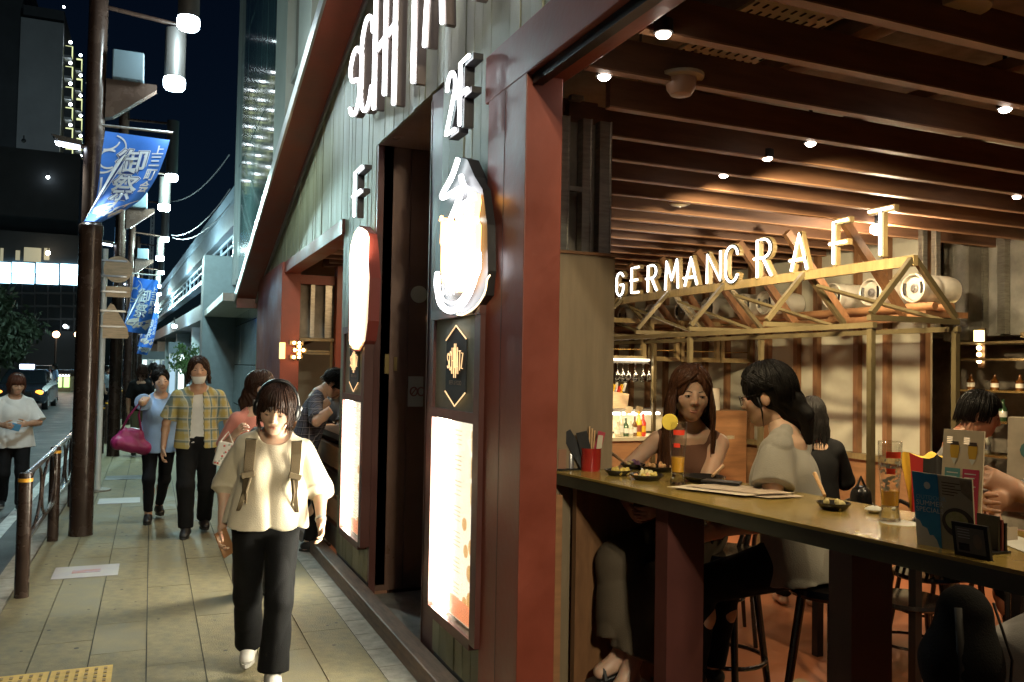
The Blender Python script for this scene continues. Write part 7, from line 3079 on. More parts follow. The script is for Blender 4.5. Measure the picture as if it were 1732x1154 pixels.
def chair(x, y, rz, label):
    t = thing('bentwood_chair', label, 'chair', (x, y, 0), rz, 'black bentwood chairs in the room')
    b = MB()
    b.lathe([(0, 0.44), (0.19, 0.44), (0.20, 0.45), (0.195, 0.47), (0, 0.475)], 24)
    b.build('seat', M_bent, t, smooth=True)
    for (lx, ly) in ((-0.15, -0.14), (0.15, -0.14)):
        b = MB()
        b.tube([(lx, ly, 0.44), (lx * 1.25, ly * 1.3, 0)], [0.017, 0.012], 8)
        b.build('leg', M_bent, t, smooth=True)
    b = MB()
    pts = [(0.19, 0.24, 0.0), (0.165, 0.17, 0.42), (0.18, 0.22, 0.65)] + [(0.19 * math.cos(PI * k / 8), 0.25 + 0.01 * k * (8 - k) / 8, 0.74 + 0.15 * math.sin(PI * k / 8)) for k in range(9)] + [(-0.18, 0.22, 0.65), (-0.165, 0.17, 0.42), (-0.19, 0.24, 0.0)]
    b.tube(pts, 0.014, 8)
    b.build('back_frame', M_bent, t, smooth=True)
    b = MB()
    b.tube([(-0.11, 0.17, 0.46)] + [(0.11 * -math.cos(PI * k / 8), 0.23, 0.66 + 0.12 * math.sin(PI * k / 8)) for k in range(9)] + [(0.11, 0.17, 0.46)], 0.010, 8)
    b.build('inner_hoop', M_bent, t, smooth=True)
    b = MB()
    b.tube([(0.155 * math.cos(2 * PI * k / 20), 0.155 * math.sin(2 * PI * k / 20), 0.24) for k in range(20)], 0.008, 6, True)
    b.build('stretcher', M_bent, t, smooth=True)
    return t
sp1 = (2.62, 3.42)
sp2 = (2.62, 2.72)
stool(sp1[0], sp1[1], R(200), 'bar stool beneath the long haired woman')
stool(sp2[0], sp2[1], R(-90), 'bar stool beneath the woman in the pale blouse')
chair(3.35, 4.45, R(150), 'bentwood chair seen between the two seated women')
chair(3.75, 3.35, R(60), 'bentwood chair under the counter, right of the broad maroon leg')
chair(3.62, 2.55, R(-70), 'bentwood chair with a flag draped on its back')
ch4 = chair(4.35, 3.75, R(-110), 'bentwood chair by the mauve table, behind the post')
# table with mauve top
tb = thing('dining_table', 'mauve topped table behind the bronze post', 'table', (4.15, 3.55, 0))
b = MB()
b.span((-0.55, -0.38, 0.73), (0.62, 0.42, 0.755))
b.build('top', mat('mauve laminate', (0.42, 0.20, 0.17), 0.35), tb, bevel=0.004)
b = MB()
b.span((-0.55, -0.38, 0.69), (0.62, 0.42, 0.728))
b.build('rim', M_black, tb)
for (lx, ly) in ((-0.5, -0.33), (0.55, -0.33), (-0.5, 0.36), (0.55, 0.36)):
    b = MB()
    b.bar((lx, ly, 0), (lx, ly, 0.69), 0.045, 0.045, (0, 1, 0))
    b.build('leg', M_black, tb)

# ------------------------------------------------------------------ remaining table things
def on_table(px, py, z=0.756):
    return at(px, py, Z=z)
t = thing('plate_stack', 'stack of dark plates on the mauve table behind the long black hair', 'plates', (3.95, 3.72, 0.756))
for k in range(5):
    b = MB()
    b.lathe([(0, 0.0), (0.06, 0.0), (0.085, 0.010), (0.082, 0.012), (0, 0.006)], 22, (0.002 * (k % 2), 0.001 * k, k * 0.011))
    b.build('plate', M_dish, t, smooth=True)
for i, (x, y, lab) in enumerate([(4.55, 3.70, 'white spray bottle on the mauve table, left one'), (4.66, 3.62, 'white spray bottle on the mauve table, right one')]):
    t = thing('spray_bottle', lab, 'spray bottle', (x, y, 0.756), R(40 * i), 'spray bottles on the mauve table')
    b = MB()
    b.lathe([(0, 0), (0.035, 0), (0.038, 0.02), (0.036, 0.13), (0.014, 0.17), (0.014, 0.19), (0, 0.19)], 16)
    b.build('flask', M_cream, t, smooth=True)
    b = MB()
    b.prism([(-0.02, 0), (0.03, 0), (0.055, 0.025), (0.05, 0.045), (-0.03, 0.045)], (0, -0.01, 0.19), (1, 0, 0), (0, 0, 1), (0, 0.02, 0))
    b.bar((0.025, 0, 0.19), (0.045, 0, 0.15), 0.008, 0.012)
    b.build('trigger', M_white, t)
# flag cloth draped over the chair back
fl_ = thing('flag_cloth', 'black, red and yellow striped cloth draped over a chair back', 'flag', (3.1, 2.6, 0))
FLG = [at(1522, 770, d=3.75), at(1620, 773, d=3.75)]
def flagfn(u, v):
    p = FLG[0] + (FLG[1] - FLG[0]) * u
    w = 1 - 0.45 * v * (1 - u * 0.5)
    q = p + Vector((0.02 * math.sin(u * 7 + v * 2) + 0.10 * v * (0.6 - u) , 0.03 * math.sin(u * 9), -0.32 * v + 0.012 * math.sin(u * 12)))
    return q - Vector((3.1, 2.6, 0))
for (u0, u1, m, nm) in ((0.0, 0.20, mat('flag yellow', (0.72, 0.42, 0.03), 0.7), 'yellow_stripe'), (0.20, 0.36, mat('flag red', (0.42, 0.02, 0.02), 0.7), 'red_stripe'), (0.36, 1.0, M_blackm, 'black_stripe')):
    b = MB()
    b.grid(lambda u, v: flagfn(u0 + (u1 - u0) * u, v), 8, 12)
    b.grid(lambda u, v: flagfn(u0 + (u1 - u0) * (1 - u), v) + Vector((0.006, 0.008, 0)), 8, 12)
    b.build(nm, m, fl_, smooth='full')
b = MB()
b.grid(lambda u, v: flagfn(0.25 + 0.7 * u, 0.0) + Vector((0.05 * v, 0.10 * v, 0.012 * math.sin(v * 3.1) - 0.012 * v)), 8, 5)
b.build('folded_top', bpy.data.materials['flag yellow'], fl_, smooth='full')
t = thing('folded_menu', 'open white folded menu with teal print, held up at the right photo edge', 'menu', at(1752, 762, d=3.2))
b = MB()
b.box((0, 0, 0), (0.19, 0.006, 0.25), (0.1, 0, R(-40)))
fm = b.build('cover', M_paper, t)
b = MB()
m_ = Euler((0.1, 0, R(-40))).to_matrix()
for (u, v, r_) in ((0.02, 0.03, 0.05), (-0.02, 0.0, 0.035), (0.05, 0.02, 0.04)):
    b.add([m_ @ Vector((u + r_ * math.cos(a * PI / 6), -0.0045, v + r_ * math.sin(a * PI / 6))) for a in range(12)], [tuple(range(12))])
b.build('teal_print', mat('teal print', (0.10, 0.24, 0.24), 0.6), fm)
t = thing('low_crate', 'low wooden box step on the terracotta floor beneath the stools', 'box', (2.78, 3.05, 0), R(14))
b = MB()
b.span((-0.19, -0.16, 0), (0.19, 0.16, 0.16))
b.build('carcass', M_dark, t, bevel=0.006)
b = MB()
b.span((-0.2, -0.17, 0.161), (0.2, 0.17, 0.18))
b.build('lid', M_wood, t, bevel=0.004)

# ------------------------------------------------------------------ people
def skin_mat(name, c):
    return mat(name, c, 0.48, var=0.06, vscale=14, sss=0.25)
SK1 = skin_mat('skin fair', (0.56, 0.36, 0.25))
SK2 = skin_mat('skin tan', (0.44, 0.25, 0.155))
SK3 = skin_mat('skin warm', (0.53, 0.335, 0.235))
def hair_mat(name, c, r_=0.38):
    m = mat(name, c, r_, var=0.3, vscale=60, stretch=(1, 1, 0.12), bump=0.3, bscale=160)
    m.node_tree.nodes['Principled BSDF'].inputs['Specular IOR Level'].default_value = 0.18
    return m
HB = hair_mat('black hair', (0.006, 0.005, 0.0045), 0.46)
HD = hair_mat('dark brown hair', (0.030, 0.014, 0.009))
HBR = hair_mat('brown long hair', (0.070, 0.030, 0.016), 0.34)
EYEW = mat('eye white', (0.34, 0.31, 0.28), 0.25)
IRIS = mat('dark iris', (0.012, 0.008, 0.006), 0.1)
BROW = mat('brow hair', (0.03, 0.018, 0.012), 0.6)
LIP = mat('lip', (0.38, 0.14, 0.11), 0.4)
LIPM = mat('pale lip', (0.40, 0.20, 0.14), 0.5)
def cloth(name, c, **kw):
    a = dict(var=0.10, vscale=6, bump=0.25, bscale=220, sheen=0.15 if max(c) > 0.2 else 0.0)
    a.update(kw)
    return mat(name, c, 0.85, **a)
C_cream = cloth('cream cotton', (0.66, 0.58, 0.43))
C_black = cloth('black trousers', (0.0065, 0.0065, 0.007), spec=0.2)
C_navy = cloth('dark navy trousers', (0.008, 0.009, 0.013), spec=0.2)
C_white = cloth('white cotton', (0.62, 0.61, 0.58))
C_blue = cloth('light blue cotton', (0.28, 0.42, 0.66))
C_pink = cloth('salmon pink cotton', (0.62, 0.24, 0.19))
C_grey = cloth('grey beige blouse', (0.28, 0.265, 0.23))
C_greyd = cloth('dark grey shirt', (0.12, 0.11, 0.105))
C_greym = cloth('mid grey shirt', (0.24, 0.23, 0.22))
C_taupe = cloth('brown taupe dress', (0.075, 0.054, 0.032))
C_camel = cloth('brown knit top', (0.135, 0.060, 0.035))
C_shoe = mat('pale sneaker', (0.55, 0.52, 0.48), 0.6)
C_shoeb = mat('black shoe leather', (0.015, 0.014, 0.014), 0.4)
C_sole = mat('shoe sole', (0.40, 0.38, 0.34), 0.7)
C_soleb = mat('dark sole', (0.03, 0.03, 0.03), 0.7)
C_khaki = cloth('khaki webbing', (0.095, 0.066, 0.030))

def plaid(name, cols, s=16.0):
    """woven check: two sets of bands over a base, in object space"""
    m = bpy.data.materials.new(name)
    m.use_nodes = True
    nt = m.node_tree
    n, l = nt.nodes, nt.links
    bs = n['Principled BSDF']
    bs.inputs['Roughness'].default_value = 0.85
    tc = n.new('ShaderNodeTexCoord')
    sp = n.new('ShaderNodeSeparateXYZ')
    l.new(tc.outputs['Object'], sp.inputs[0])
    def band(sock, freq, ph, width):
        a = n.new('ShaderNodeMath'); a.operation = 'MULTIPLY_ADD'
        l.new(sock, a.inputs[0]); a.inputs[1].default_value = freq; a.inputs[2].default_value = ph
        f = n.new('ShaderNodeMath'); f.operation = 'FRACT'
        l.new(a.outputs[0], f.inputs[0])
        c = n.new('ShaderNodeMath'); c.operation = 'LESS_THAN'
        l.new(f.outputs[0], c.inputs[0]); c.inputs[1].default_value = width
        return c.outputs[0]
    # the cloth runs round the body, so x and y together make the vertical bands
    ad = n.new('ShaderNodeMath'); ad.operation = 'MULTIPLY_ADD'
    l.new(sp.outputs[1], ad.inputs[0]); ad.inputs[1].default_value = 0.8; l.new(sp.outputs[0], ad.inputs[2])
    hx, hz = ad.outputs[0], sp.outputs[2]
    prev = None
    col = None
    for (sock, fr, ph, w, c, al) in ((hx, s, 0.0, 0.34, cols[1], 0.75), (hz, s, 0.1, 0.34, cols[1], 0.6), (hx, s, 0.52, 0.24, cols[2], 0.75), (hz, s, 0.55, 0.22, cols[2], 0.65), (hx, s, 0.30, 0.07, cols[3], 0.8), (hz, s, 0.36, 0.07, cols[3], 0.8)):
        mx = n.new('ShaderNodeMix'); mx.data_type = 'RGBA'
        sc_ = n.new('ShaderNodeMath'); sc_.operation = 'MULTIPLY'
        l.new(band(sock, fr, ph, w), sc_.inputs[0]); sc_.inputs[1].default_value = al
        l.new(sc_.outputs[0], mx.inputs['Factor'])
        if prev is None:
            mx.inputs['A'].default_value = (*cols[0], 1)
        else:
            l.new(prev, mx.inputs['A'])
        mx.inputs['B'].default_value = (*c, 1)
        prev = mx.outputs['Result']
    l.new(prev, bs.inputs['Base Color'])
    return m
C_plaid = plaid('yellow blue check', [(0.42, 0.39, 0.25), (0.40, 0.31, 0.08), (0.07, 0.15, 0.19), (0.52, 0.50, 0.40)], 9.5)
C_plaidd = plaid('dark blue check', [(0.05, 0.05, 0.07), (0.10, 0.10, 0.14), (0.02, 0.02, 0.03), (0.32, 0.30, 0.32)], 17.0)

def person(label, x, y, z=0.0, face=None, rz=None, group=None):
    if rz is None:
        rz = face_dir(*face)
    t = thing('person', label, 'person', (x, y, z), rz, group)
    t['_rz'] = rz
    return t
def loc(t, w):
    """world point to the person's own frame"""
    d = Vector(w) - Vector(t.location)
    c, s = math.cos(-t['_rz']), math.sin(-t['_rz'])
    return (d.x * c - d.y * s, d.x * s + d.y * c, d.z)
def wld(t, p):
    c, s = math.cos(t['_rz']), math.sin(t['_rz'])
    return Vector((p[0] * c - p[1] * s, p[0] * s + p[1] * c, p[2])) + Vector(t.location)
def shoes(k, m, sm, p, vs=0.006):
    for sd in (-1, 1):
        shoe(k, sd, m, sm, p, vs)

# 1 -- woman with headphones walking towards us
p = person('woman walking in a loose cream T-shirt and black trousers, wearing headphones', 0.585, 4.62, 0, face=(-0.10, -1))
wr = loc(p, at(376, 890, d=4.40))
wl2 = loc(p, at(543, 885, d=4.40))
k = Skel(1.55, True, pelvis=(0.005, 0.0, 0.83), pitch=4, roll=-3.5, head=(-10, 19, -4), handR=wr, handL=wl2, footR=(0.07, -0.26, 0.115), footL=(-0.045, 0.12, 0.074), hs=1.13, poleR=(0.35, -1, 0), poleL=(-0.35, -1, 0),
         palmR=(-0.8, 0.4, 0), palmL=(0.8, 0.3, 0), curl=(0.55, 0.8), slim=0.98, neckf=0.045, toeL=(-0.05, 1, 0), toeR=(0.12, 1, -0.05))
seg_skin(k, 0.0055, SK1, p, fine=0.0032)
face_parts(k, p, EYEW, IRIS, BROW, LIP, gaze=(0.3, -0.8), open_=0.55)
o = shirt(k, 0.006, C_cream, p, name='t_shirt', ease=0.026, hem=-0.02, sleeve=0.60, sease=0.034, flare=0.030, neck=0.088, fold=0.010, fk=19, zs=0.25, seed=11, hemflare=0.030, belly=1.02, neckdrop=0.03)
trousers(k, 0.006, C_black, p, ease=0.012, knee=0.018, cuff=0.022, flare=0.024, length=0.96, fold=0.003, seed=5)
shoes(k, C_shoe, C_sole, p)
hair_obj(k, 'bob', 0.004, HD, p, seed=5, length=-0.105, bangs=0.030, n=230, gap=0.85, vol=1.03, part=-0.12)
# headphones rest on her head: a thing of their own
hpn = thing('headphones', 'black over ear headphones on the walking woman in cream', 'headphones', p.location, p.rotation_euler.z)
b = MB()
pts = []
for q in range(19):
    a = PI * (0.0 + q / 18)
    pts.append(k.hp(0.098 * math.cos(a), -0.012, 0.000 + 0.142 * math.sin(a) ** 0.9))
b.tube(pts, 0.011, 8, flat=1.0)
b.build('headband', M_black, hpn, smooth='full')
Mh = Matrix([list(r_) for r_ in k.HR])
for sd in (-1, 1):
    b = MB()
    b.ball(k.hp(sd * 0.094, -0.010, -0.012), (0.022, 0.040, 0.048), 16, 10, Mh)
    cp = b.build('ear_cup', M_black, hpn, smooth='full')
    b = MB()
    b.ball(k.hp(sd * 0.112, -0.008, 0.012), (0.006, 0.008, 0.016), 10, 6, Mh)
    b.build('silver_mark', M_trim, cp, smooth='full')
# backpack with khaki straps
bp = thing('backpack', 'khaki backpack with wide webbing straps worn by the walking woman', 'backpack', p.location, p.rotation_euler.z)
def torso(x, y, z):
    return k.L(x, y, z)
for sd in (-1, 1):
    b = MB()
    path = [torso(sd * 0.115, -0.10, 0.430), torso(sd * 0.120, -0.02, 0.475), torso(sd * 0.122, 0.062, 0.450), torso(sd * 0.122, 0.116, 0.395), torso(sd * 0.122, 0.146, 0.30), torso(sd * 0.128, 0.150, 0.20), torso(sd * 0.155, 0.105, 0.08)]
    # ribbon
    vs = []
    for i, q in enumerate(path):
        w = (0.024, 0.027, 0.027, 0.026, 0.024, 0.015, 0.010)[i]
        dq = nrm(np.array(path[min(i + 1, 6)]) - np.array(path[max(i - 1, 0)]))
        si = nrm(k.r)
        up_n = nrm(np.cross(dq, si))
        if up_n[1] < 0 and i > 1:
            up_n = -up_n
        for (a_, c_) in ((-1, 0), (1, 0), (1, 1), (-1, 1)):
            vs.append(Vector(q) + Vector(si) * (a_ * w) + Vector(up_n) * (0.012 * c_))
    fs = []
    for i in range(6):
        for e in range(4):
            f_ = (e + 1) % 4
            fs.append((i * 4 + e, i * 4 + f_, (i + 1) * 4 + f_, (i + 1) * 4 + e))
    b.add(vs, fs + [(0, 1, 2, 3), (24, 25, 26, 27)])
    st = b.build('strap', C_khaki, bp, bevel=0.003)
    b = MB()
    b.box(torso(sd * 0.123, 0.161, 0.285), (0.066, 0.022, 0.030), Matrix([list(r_) for r_ in k.T]) @ Euler((0.1, 0.25 * sd, 0)).to_matrix())
    b.build('buckle', mat('strap buckle', (0.13, 0.095, 0.05), 0.5), st, bevel=0.004)
    b = MB()
    b.tube([torso(sd * 0.11, 0.165, 0.27), torso(sd * 0.125, 0.168, 0.20), torso(sd * 0.12, 0.160, 0.13)], [0.010, 0.008, 0.005], 6)
    b.build('strap_end', C_khaki, st, smooth='full')
b = MB()
b.prism([(-0.15, 0), (-0.13, -0.03), (0.13, -0.03), (0.15, 0), (0.15, 0.36), (0.10, 0.43), (-0.10, 0.43), (-0.15, 0.36)], torso(0, -0.14, 0.03), k.r, k.u, -k.f * 0.13)
b.build('pack_body', C_khaki, bp, bevel=0.02)
# phone in her hand
ph = thing('phone', 'phone in a tan case held in the walking woman right hand', 'phone', p.location, p.rotation_euler.z)
hc = k.wri[1] + k.hdir[1] * 0.085 + k.palm[1] * 0.022
b = MB()
m_ = Matrix.Rotation(R(30), 3, 'Z') @ Matrix.Rotation(R(24), 3, 'Y')
b.box(hc, (0.070, 0.008, 0.145), m_)
b.build('case', mat('tan phone case', (0.32, 0.16, 0.07), 0.5), ph, bevel=0.003)
b = MB()
b.box(Vector(hc) + m_ @ Vector((0, -0.0052, 0)), (0.063, 0.002, 0.136), m_)
b.build('screen', M_black, ph)
# wristband
b = MB()
wv_ = k.wri[-1] - k.hdir[-1] * 0.025
m_ = Vector(k.hdir[-1]).to_track_quat('Z', 'Y').to_matrix()
b.lathe([(0.029, -0.008), (0.031, 0), (0.029, 0.008)], 16, wv_, m_)
b.build('wristband', M_trim, p, smooth=True)

# 2 -- man in a checked shirt, mask at his chin
p = person('man in an open yellow and blue checked shirt with a white mask on his chin', 0.43, 8.78, 0, face=(-0.05, -1))
k = Skel(1.70, False, pelvis=(0, 0, 0.905), head=(2, -3, 2), footR=(0.075, 0.12, 0.075), footL=(-0.085, -0.16, 0.11), handR=(0.30, 0.03, 0.84), handL=(-0.32, 0.05, 0.83), curl=0.7, slim=0.97, hs=1.06)
seg_skin(k, 0.0075, SK2, p, fine=0.005)
face_parts(k, p, EYEW, IRIS, BROW, LIPM, open_=0.6)
shirt(k, 0.007, C_white, p, name='t_shirt', ease=0.010, hem=-0.02, sleeve=0.2, sease=0.006, neck=0.075, fold=0.003, fk=20, seed=2)
shirt(k, 0.007, C_plaid, p, name='checked_shirt', ease=0.026, hem=-0.07, sleeve=0.44, sease=0.026, flare=0.012, neck=0.09, fold=0.004, fk=18, seed=4, opening=(0.045, 0.075), hemflare=0.015)
trousers(k, 0.008, C_black, p, ease=0.014, knee=0.024, cuff=0.032, length=0.97, seed=8)
shoes(k, C_shoeb, C_soleb, p, 0.008)
hair_obj(k, 'medium', 0.006, HD, p, seed=9, length=-0.115, bangs=0.080, n=150, gap=0.95, vol=1.05)
b = MB()
def maskfn(u, v):
    a = (u - 0.5) * 2.1
    w = 1 - 0.42 * v * v
    return Vector(k.hp(0.069 * math.sin(a) * w, 0.018 + 0.073 * math.cos(a) - 0.022 * v * v, -0.056 - 0.062 * v + 0.012 * (1 - math.cos(a)) * (1 - v)))
b.grid(maskfn, 14, 6)
b.grid(lambda u, v: maskfn(1 - u, v) + Vector(k.f) * 0.005, 14, 6)
b.build('face_mask', C_white, p, smooth='full')
b = MB()
for sd in (-1, 1):
    b.tube([maskfn(0.5 + sd * 0.48, 0.2), Vector(k.hp(sd * 0.080, -0.02, -0.01))], 0.0022, 5)
b.build('mask_loop', C_white, p)

# 3 -- woman on the phone with a magenta bag
p = person('woman in a light blue T-shirt holding a phone to her ear', 0.10, 9.62, 0, face=(0.05, -1))
k = Skel(1.575, True, pelvis=(0, 0, 0.84), head=(10, 6, 6), handR=(0.085, 0.10, 1.385), handL=(-0.20, 0.12, 0.84), poleR=(0.6, 0.5, -1), footR=(0.09, 0.10, 0.074), footL=(-0.03, -0.22, 0.11), curl=(0.6, 1.0), palmR=(-1, 0, 0.2), hs=1.08)
seg_skin(k, 0.0075, SK3, p, fine=0.005)
face_parts(k, p, EYEW, IRIS, BROW, LIP, open_=0.6)
shirt(k, 0.007, C_blue, p, name='t_shirt', ease=0.022, hem=-0.13, sleeve=0.38, sease=0.028, flare=0.02, neck=0.075, fold=0.004, seed=6, hemflare=0.03)
trousers(k, 0.008, C_navy, p, ease=0.004, knee=0.006, cuff=0.008, length=0.88, seed=7)
shoes(k, C_shoeb, C_soleb, p, 0.008)
hair_obj(k, 'bun', 0.006, HB, p, seed=3, n=110)
mb = thing('shoulder_bag', 'magenta leather shoulder bag carried by the woman in light blue', 'bag', p.location, p.rotation_euler.z)
bc_ = Vector((0.27, 0.10, 0.86))
F = Field(np.array(bc_) - 0.3, np.array(bc_) + 0.3, 0.008)
F.cap(np.array(bc_) + V(-0.13, 0, -0.09), np.array(bc_) + V(0.12, 0.02, -0.03), 0.075, 0.075, 0.05)
F.cap(np.array(bc_) + V(-0.06, 0, 0.05), np.array(bc_) + V(0.06, 0, 0.08), 0.055, 0.045, 0.09)
F.fold(wob(4, 30, 0.005))
field_mesh('bag_body', [F.data()], mat('magenta leather', (0.27, 0.020, 0.11), 0.4, var=0.15), mb)
b = MB()
b.tube([bc_ + Vector((-0.09, 0.02, 0.08)), bc_ + Vector((-0.06, 0.02, 0.25)), Vector(k.elb[1]) + Vector((0.0, 0.0, 0.03)), bc_ + Vector((0.03, 0.03, 0.24)), bc_ + Vector((0.10, 0.02, 0.09))], 0.011, 8)
b.build('strap', bpy.data.materials['magenta leather'], mb, smooth='full')

# 4 -- woman in pink, head turned to the restaurant
pp = at(426, 700, Y=6.35)
p = person('woman in a salmon pink top with a ponytail, partly hidden behind the walking woman', pp.x + 0.04, 6.35, 0, face=(0.10, -1))
k = Skel(1.60, True, pelvis=(0, 0, 0.85), twist=8, head=(62, 2, 0), handR=loc(p, at(398, 735, d=5.95)), poleR=(0.3, -0.6, -1), handL=(-0.22, 0.1, 0.85), curl=0.9, hs=1.05)
seg_skin(k, 0.0065, SK1, p, fine=0.0045)
face_parts(k, p, EYEW, IRIS, BROW, LIP)
shirt(k, 0.0065, C_pink, p, name='top', ease=0.014, hem=-0.08, sleeve=0.45, sease=0.014, neck=0.08, fold=0.0035, seed=12)
trousers(k, 0.008, C_greyd, p, ease=0.012, length=0.95, seed=13)
shoes(k, C_shoeb, C_soleb, p, 0.008)
hair_obj(k, 'tied', 0.005, HD, p, seed=14, n=120)
gb = thing('patterned_bag', 'small white pouch bag with red floral print, beside the pink woman', 'bag', at(378, 768, Y=6.1))
b = MB()
b.box((0, 0, 0), (0.105, 0.03, 0.165), (0, R(14), 0))
gbb = b.build('pouch', cloth('bag white', (0.60, 0.57, 0.50)), gb, bevel=0.012)
rg = random.Random(2)
for q in range(16):
    b = MB()
    u, v = rg.uniform(-0.042, 0.042), rg.uniform(-0.07, 0.07)
    b.ball(Euler((0, R(14), 0)).to_matrix() @ Vector((u, -0.0155, v)), (0.008, 0.0015, 0.007), 8, 4)
    b.build('flower_print', (mat('print red', (0.45, 0.05, 0.03), 0.7) if q == 0 else bpy.data.materials['print red']) if q % 2 == 0 else (mat('print grey', (0.30, 0.34, 0.28), 0.7) if q == 1 else bpy.data.materials['print grey']), gbb)
b = MB()
b.tube([(-0.03, 0, 0.075), (0.03, 0.02, 0.15), (0.06, 0.0, 0.07)], 0.005, 6)
b.build('handle', bpy.data.materials['bag white'], gb)

# 5 -- man leaning at the far window
pp = at(533, 700, Y=7.75)
p = person('man in a dark checked shirt leaning at the far window counter, looking down', pp.x - 0.02, 7.75, 0, face=(1, -0.25))
k = Skel(1.74, False, pitch=16, pelvis=(0, -0.08, 0.90), head=(-8, 38, 0), handR=loc(p, at(572, 682, d=7.35)), handL=loc(p, at(562, 672, d=7.5)), poleR=(0.5, -0.6, -1), poleL=(-0.5, -0.5, -1), curl=0.6)
seg_skin(k, 0.0075, SK1, p, fine=0.005)
face_parts(k, p, EYEW, IRIS, BROW, LIPM, open_=0.3)
shirt(k, 0.007, C_plaidd, p, name='checked_shirt', ease=0.018, hem=-0.08, sleeve=0.46, sease=0.022, neck=0.075, fold=0.004, seed=22)
trousers(k, 0.009, C_black, p, length=0.97, seed=23)
shoes(k, C_shoeb, C_soleb, p, 0.009)
hair_obj(k, 'short', 0.005, HB, p, seed=24, n=150, bangs=0.05)
# 6 -- figure inside that window
pp = at(570, 700, Y=8.5)
p = person('dark dressed figure seated inside the far window, mostly behind the sausage sign', pp.x, 8.5, 0, face=(-1, -0.4))
k = Skel(1.66, False, pelvis=(0, 0, 0.86), footL=(-0.1, 0.42, 0.30), footR=(0.1, 0.42, 0.30), head=(10, 14, 0), handL=(-0.12, 0.34, 1.06), handR=(0.16, 0.34, 1.06))
seg_skin(k, 0.009, SK2, p)
shirt(k, 0.009, C_greyd, p, ease=0.018, hem=-0.05, sleeve=0.4, seed=25)
trousers(k, 0.010, C_black, p, seed=26)
hair_obj(k, 'short', 0.007, HB, p, seed=27, n=90)
stool(pp.x + 0.02, 8.5, R(110), 'bar stool inside the far window')

# 7 -- person in white crossing at the left
pg = at(18, 862, Z=-0.13)
p = person('person in a loose white T-shirt walking on the road beyond the railing', pg.x, pg.y, -0.13, face=(0.25, -1))
k = Skel(1.62, True, pelvis=(0, 0, 0.86), head=(10, 14, 0), handR=(0.14, 0.26, 1.02), handL=(-0.10, 0.26, 1.03), poleR=(0.9, -0.6, -0.5), poleL=(-0.9, -0.6, -0.5), footR=(0.09, -0.12, 0.10), footL=(-0.08, 0.15, 0.075), curl=0.8, hs=1.05)
seg_skin(k, 0.0075, SK2, p, fine=0.006)
face_parts(k, p, EYEW, IRIS, BROW, LIP, open_=0.4)
shirt(k, 0.007, C_white, p, name='t_shirt', ease=0.030, hem=-0.12, sleeve=0.50, sease=0.034, flare=0.02, neck=0.075, fold=0.005, seed=31, hemflare=0.03)
trousers(k, 0.009, C_black, p, ease=0.014, knee=0.02, cuff=0.026, seed=32)
shoes(k, C_shoeb, C_sole, p, 0.008)
hair_obj(k, 'bob', 0.006, hair_mat('reddish hair', (0.07, 0.025, 0.014)), p, seed=33, length=-0.11, bangs=0.01, n=150)
fo_ = thing('blue_pouch', 'small blue folded pouch in the hands of the pedestrian in white', 'pouch', wld(p, (0.02, 0.33, 1.0)))
b = MB()
b.box((0, 0, 0), (0.10, 0.02, 0.085), (0.3, 0.3, 0.3))
b.build('cover', mat('pouch blue', (0.08, 0.25, 0.42), 0.6), fo_, bevel=0.006)
b = MB()
b.box((0, -0.003, 0.045), (0.10, 0.016, 0.006), (0.3, 0.3, 0.3))
b.build('edge', M_white, fo_)

# 8-10 -- people farther down the street
def walker(label, px, py, h, face, top_m, leg_m, hm, seed, z=0.0, female=True, style='bob', sleeve=0.5, stride=0.14, skin=SK3, hem=-0.06):
    g = at(px, py, Z=z)
    p = person(label, g.x, g.y, z, face=face)
    k = Skel(h, female, pelvis=(0, 0, 0.53 * h), footR=(0.08, stride, 0.075), footL=(-0.08, -stride, 0.11), head=(0, 4, 0), curl=0.8)
    seg_skin(k, 0.010, skin, p)
    shirt(k, 0.010, top_m, p, name='top', ease=0.02, hem=hem, sleeve=sleeve, seed=seed)
    trousers(k, 0.011, leg_m, p, seed=seed + 1, cuff=0.03)
    shoes(k, C_shoeb, C_soleb, p, 0.012)
    hair_obj(k, style, 0.008, hm, p, seed=seed, n=70)
    return p, k
p, k = walker('person in a black top seen from behind, carrying a white tote far down the pavement', 236, 772, 1.62, (0.1, 1), C_black, cloth('olive skirt', (0.12, 0.13, 0.08)), HD, 41)
tt = thing('tote_bag', 'white tote bag on the shoulder of the person in black', 'bag', wld(p, (0.25, -0.02, 1.02)))
b = MB()
b.prism([(-0.05, -0.17), (0.05, -0.17), (0.06, 0.10), (0.0, 0.17), (-0.06, 0.10)], (-0.04, -0.14, 0), (0, 1, 0), (0, 0, 1), (0.08, 0, 0))
b.build('bag_body', C_white, tt, bevel=0.01)
b = MB()
b.tube([(0, -0.14, 0.15), (-0.02, -0.06, 0.36), (0, -0.1, 0.15)], 0.01, 6)
b.build('strap', C_white, tt)
walker('dark dressed person far down the pavement behind the woman on the phone', 256, 738, 1.66, (0.0, 1), C_navy, C_black, HB, 45)
walker('second dark dressed person far down the pavement, near the pale lit wall', 247, 722, 1.60, (0.1, 1), C_greyd, C_navy, HB, 49)
walker('pedestrian in pale clothes crossing the road behind the white sign pole', 178, 700, 1.66, (1, -0.2), cloth('pale blue shirt', (0.30, 0.36, 0.42)), C_navy, HB, 53, z=-0.13, stride=0.22)
walker('distant pedestrian in blue standing by the green lit stall', 92, 678, 1.65, (-1, -0.3), C_blue, C_navy, HB, 57, z=-0.13, stride=0.08)

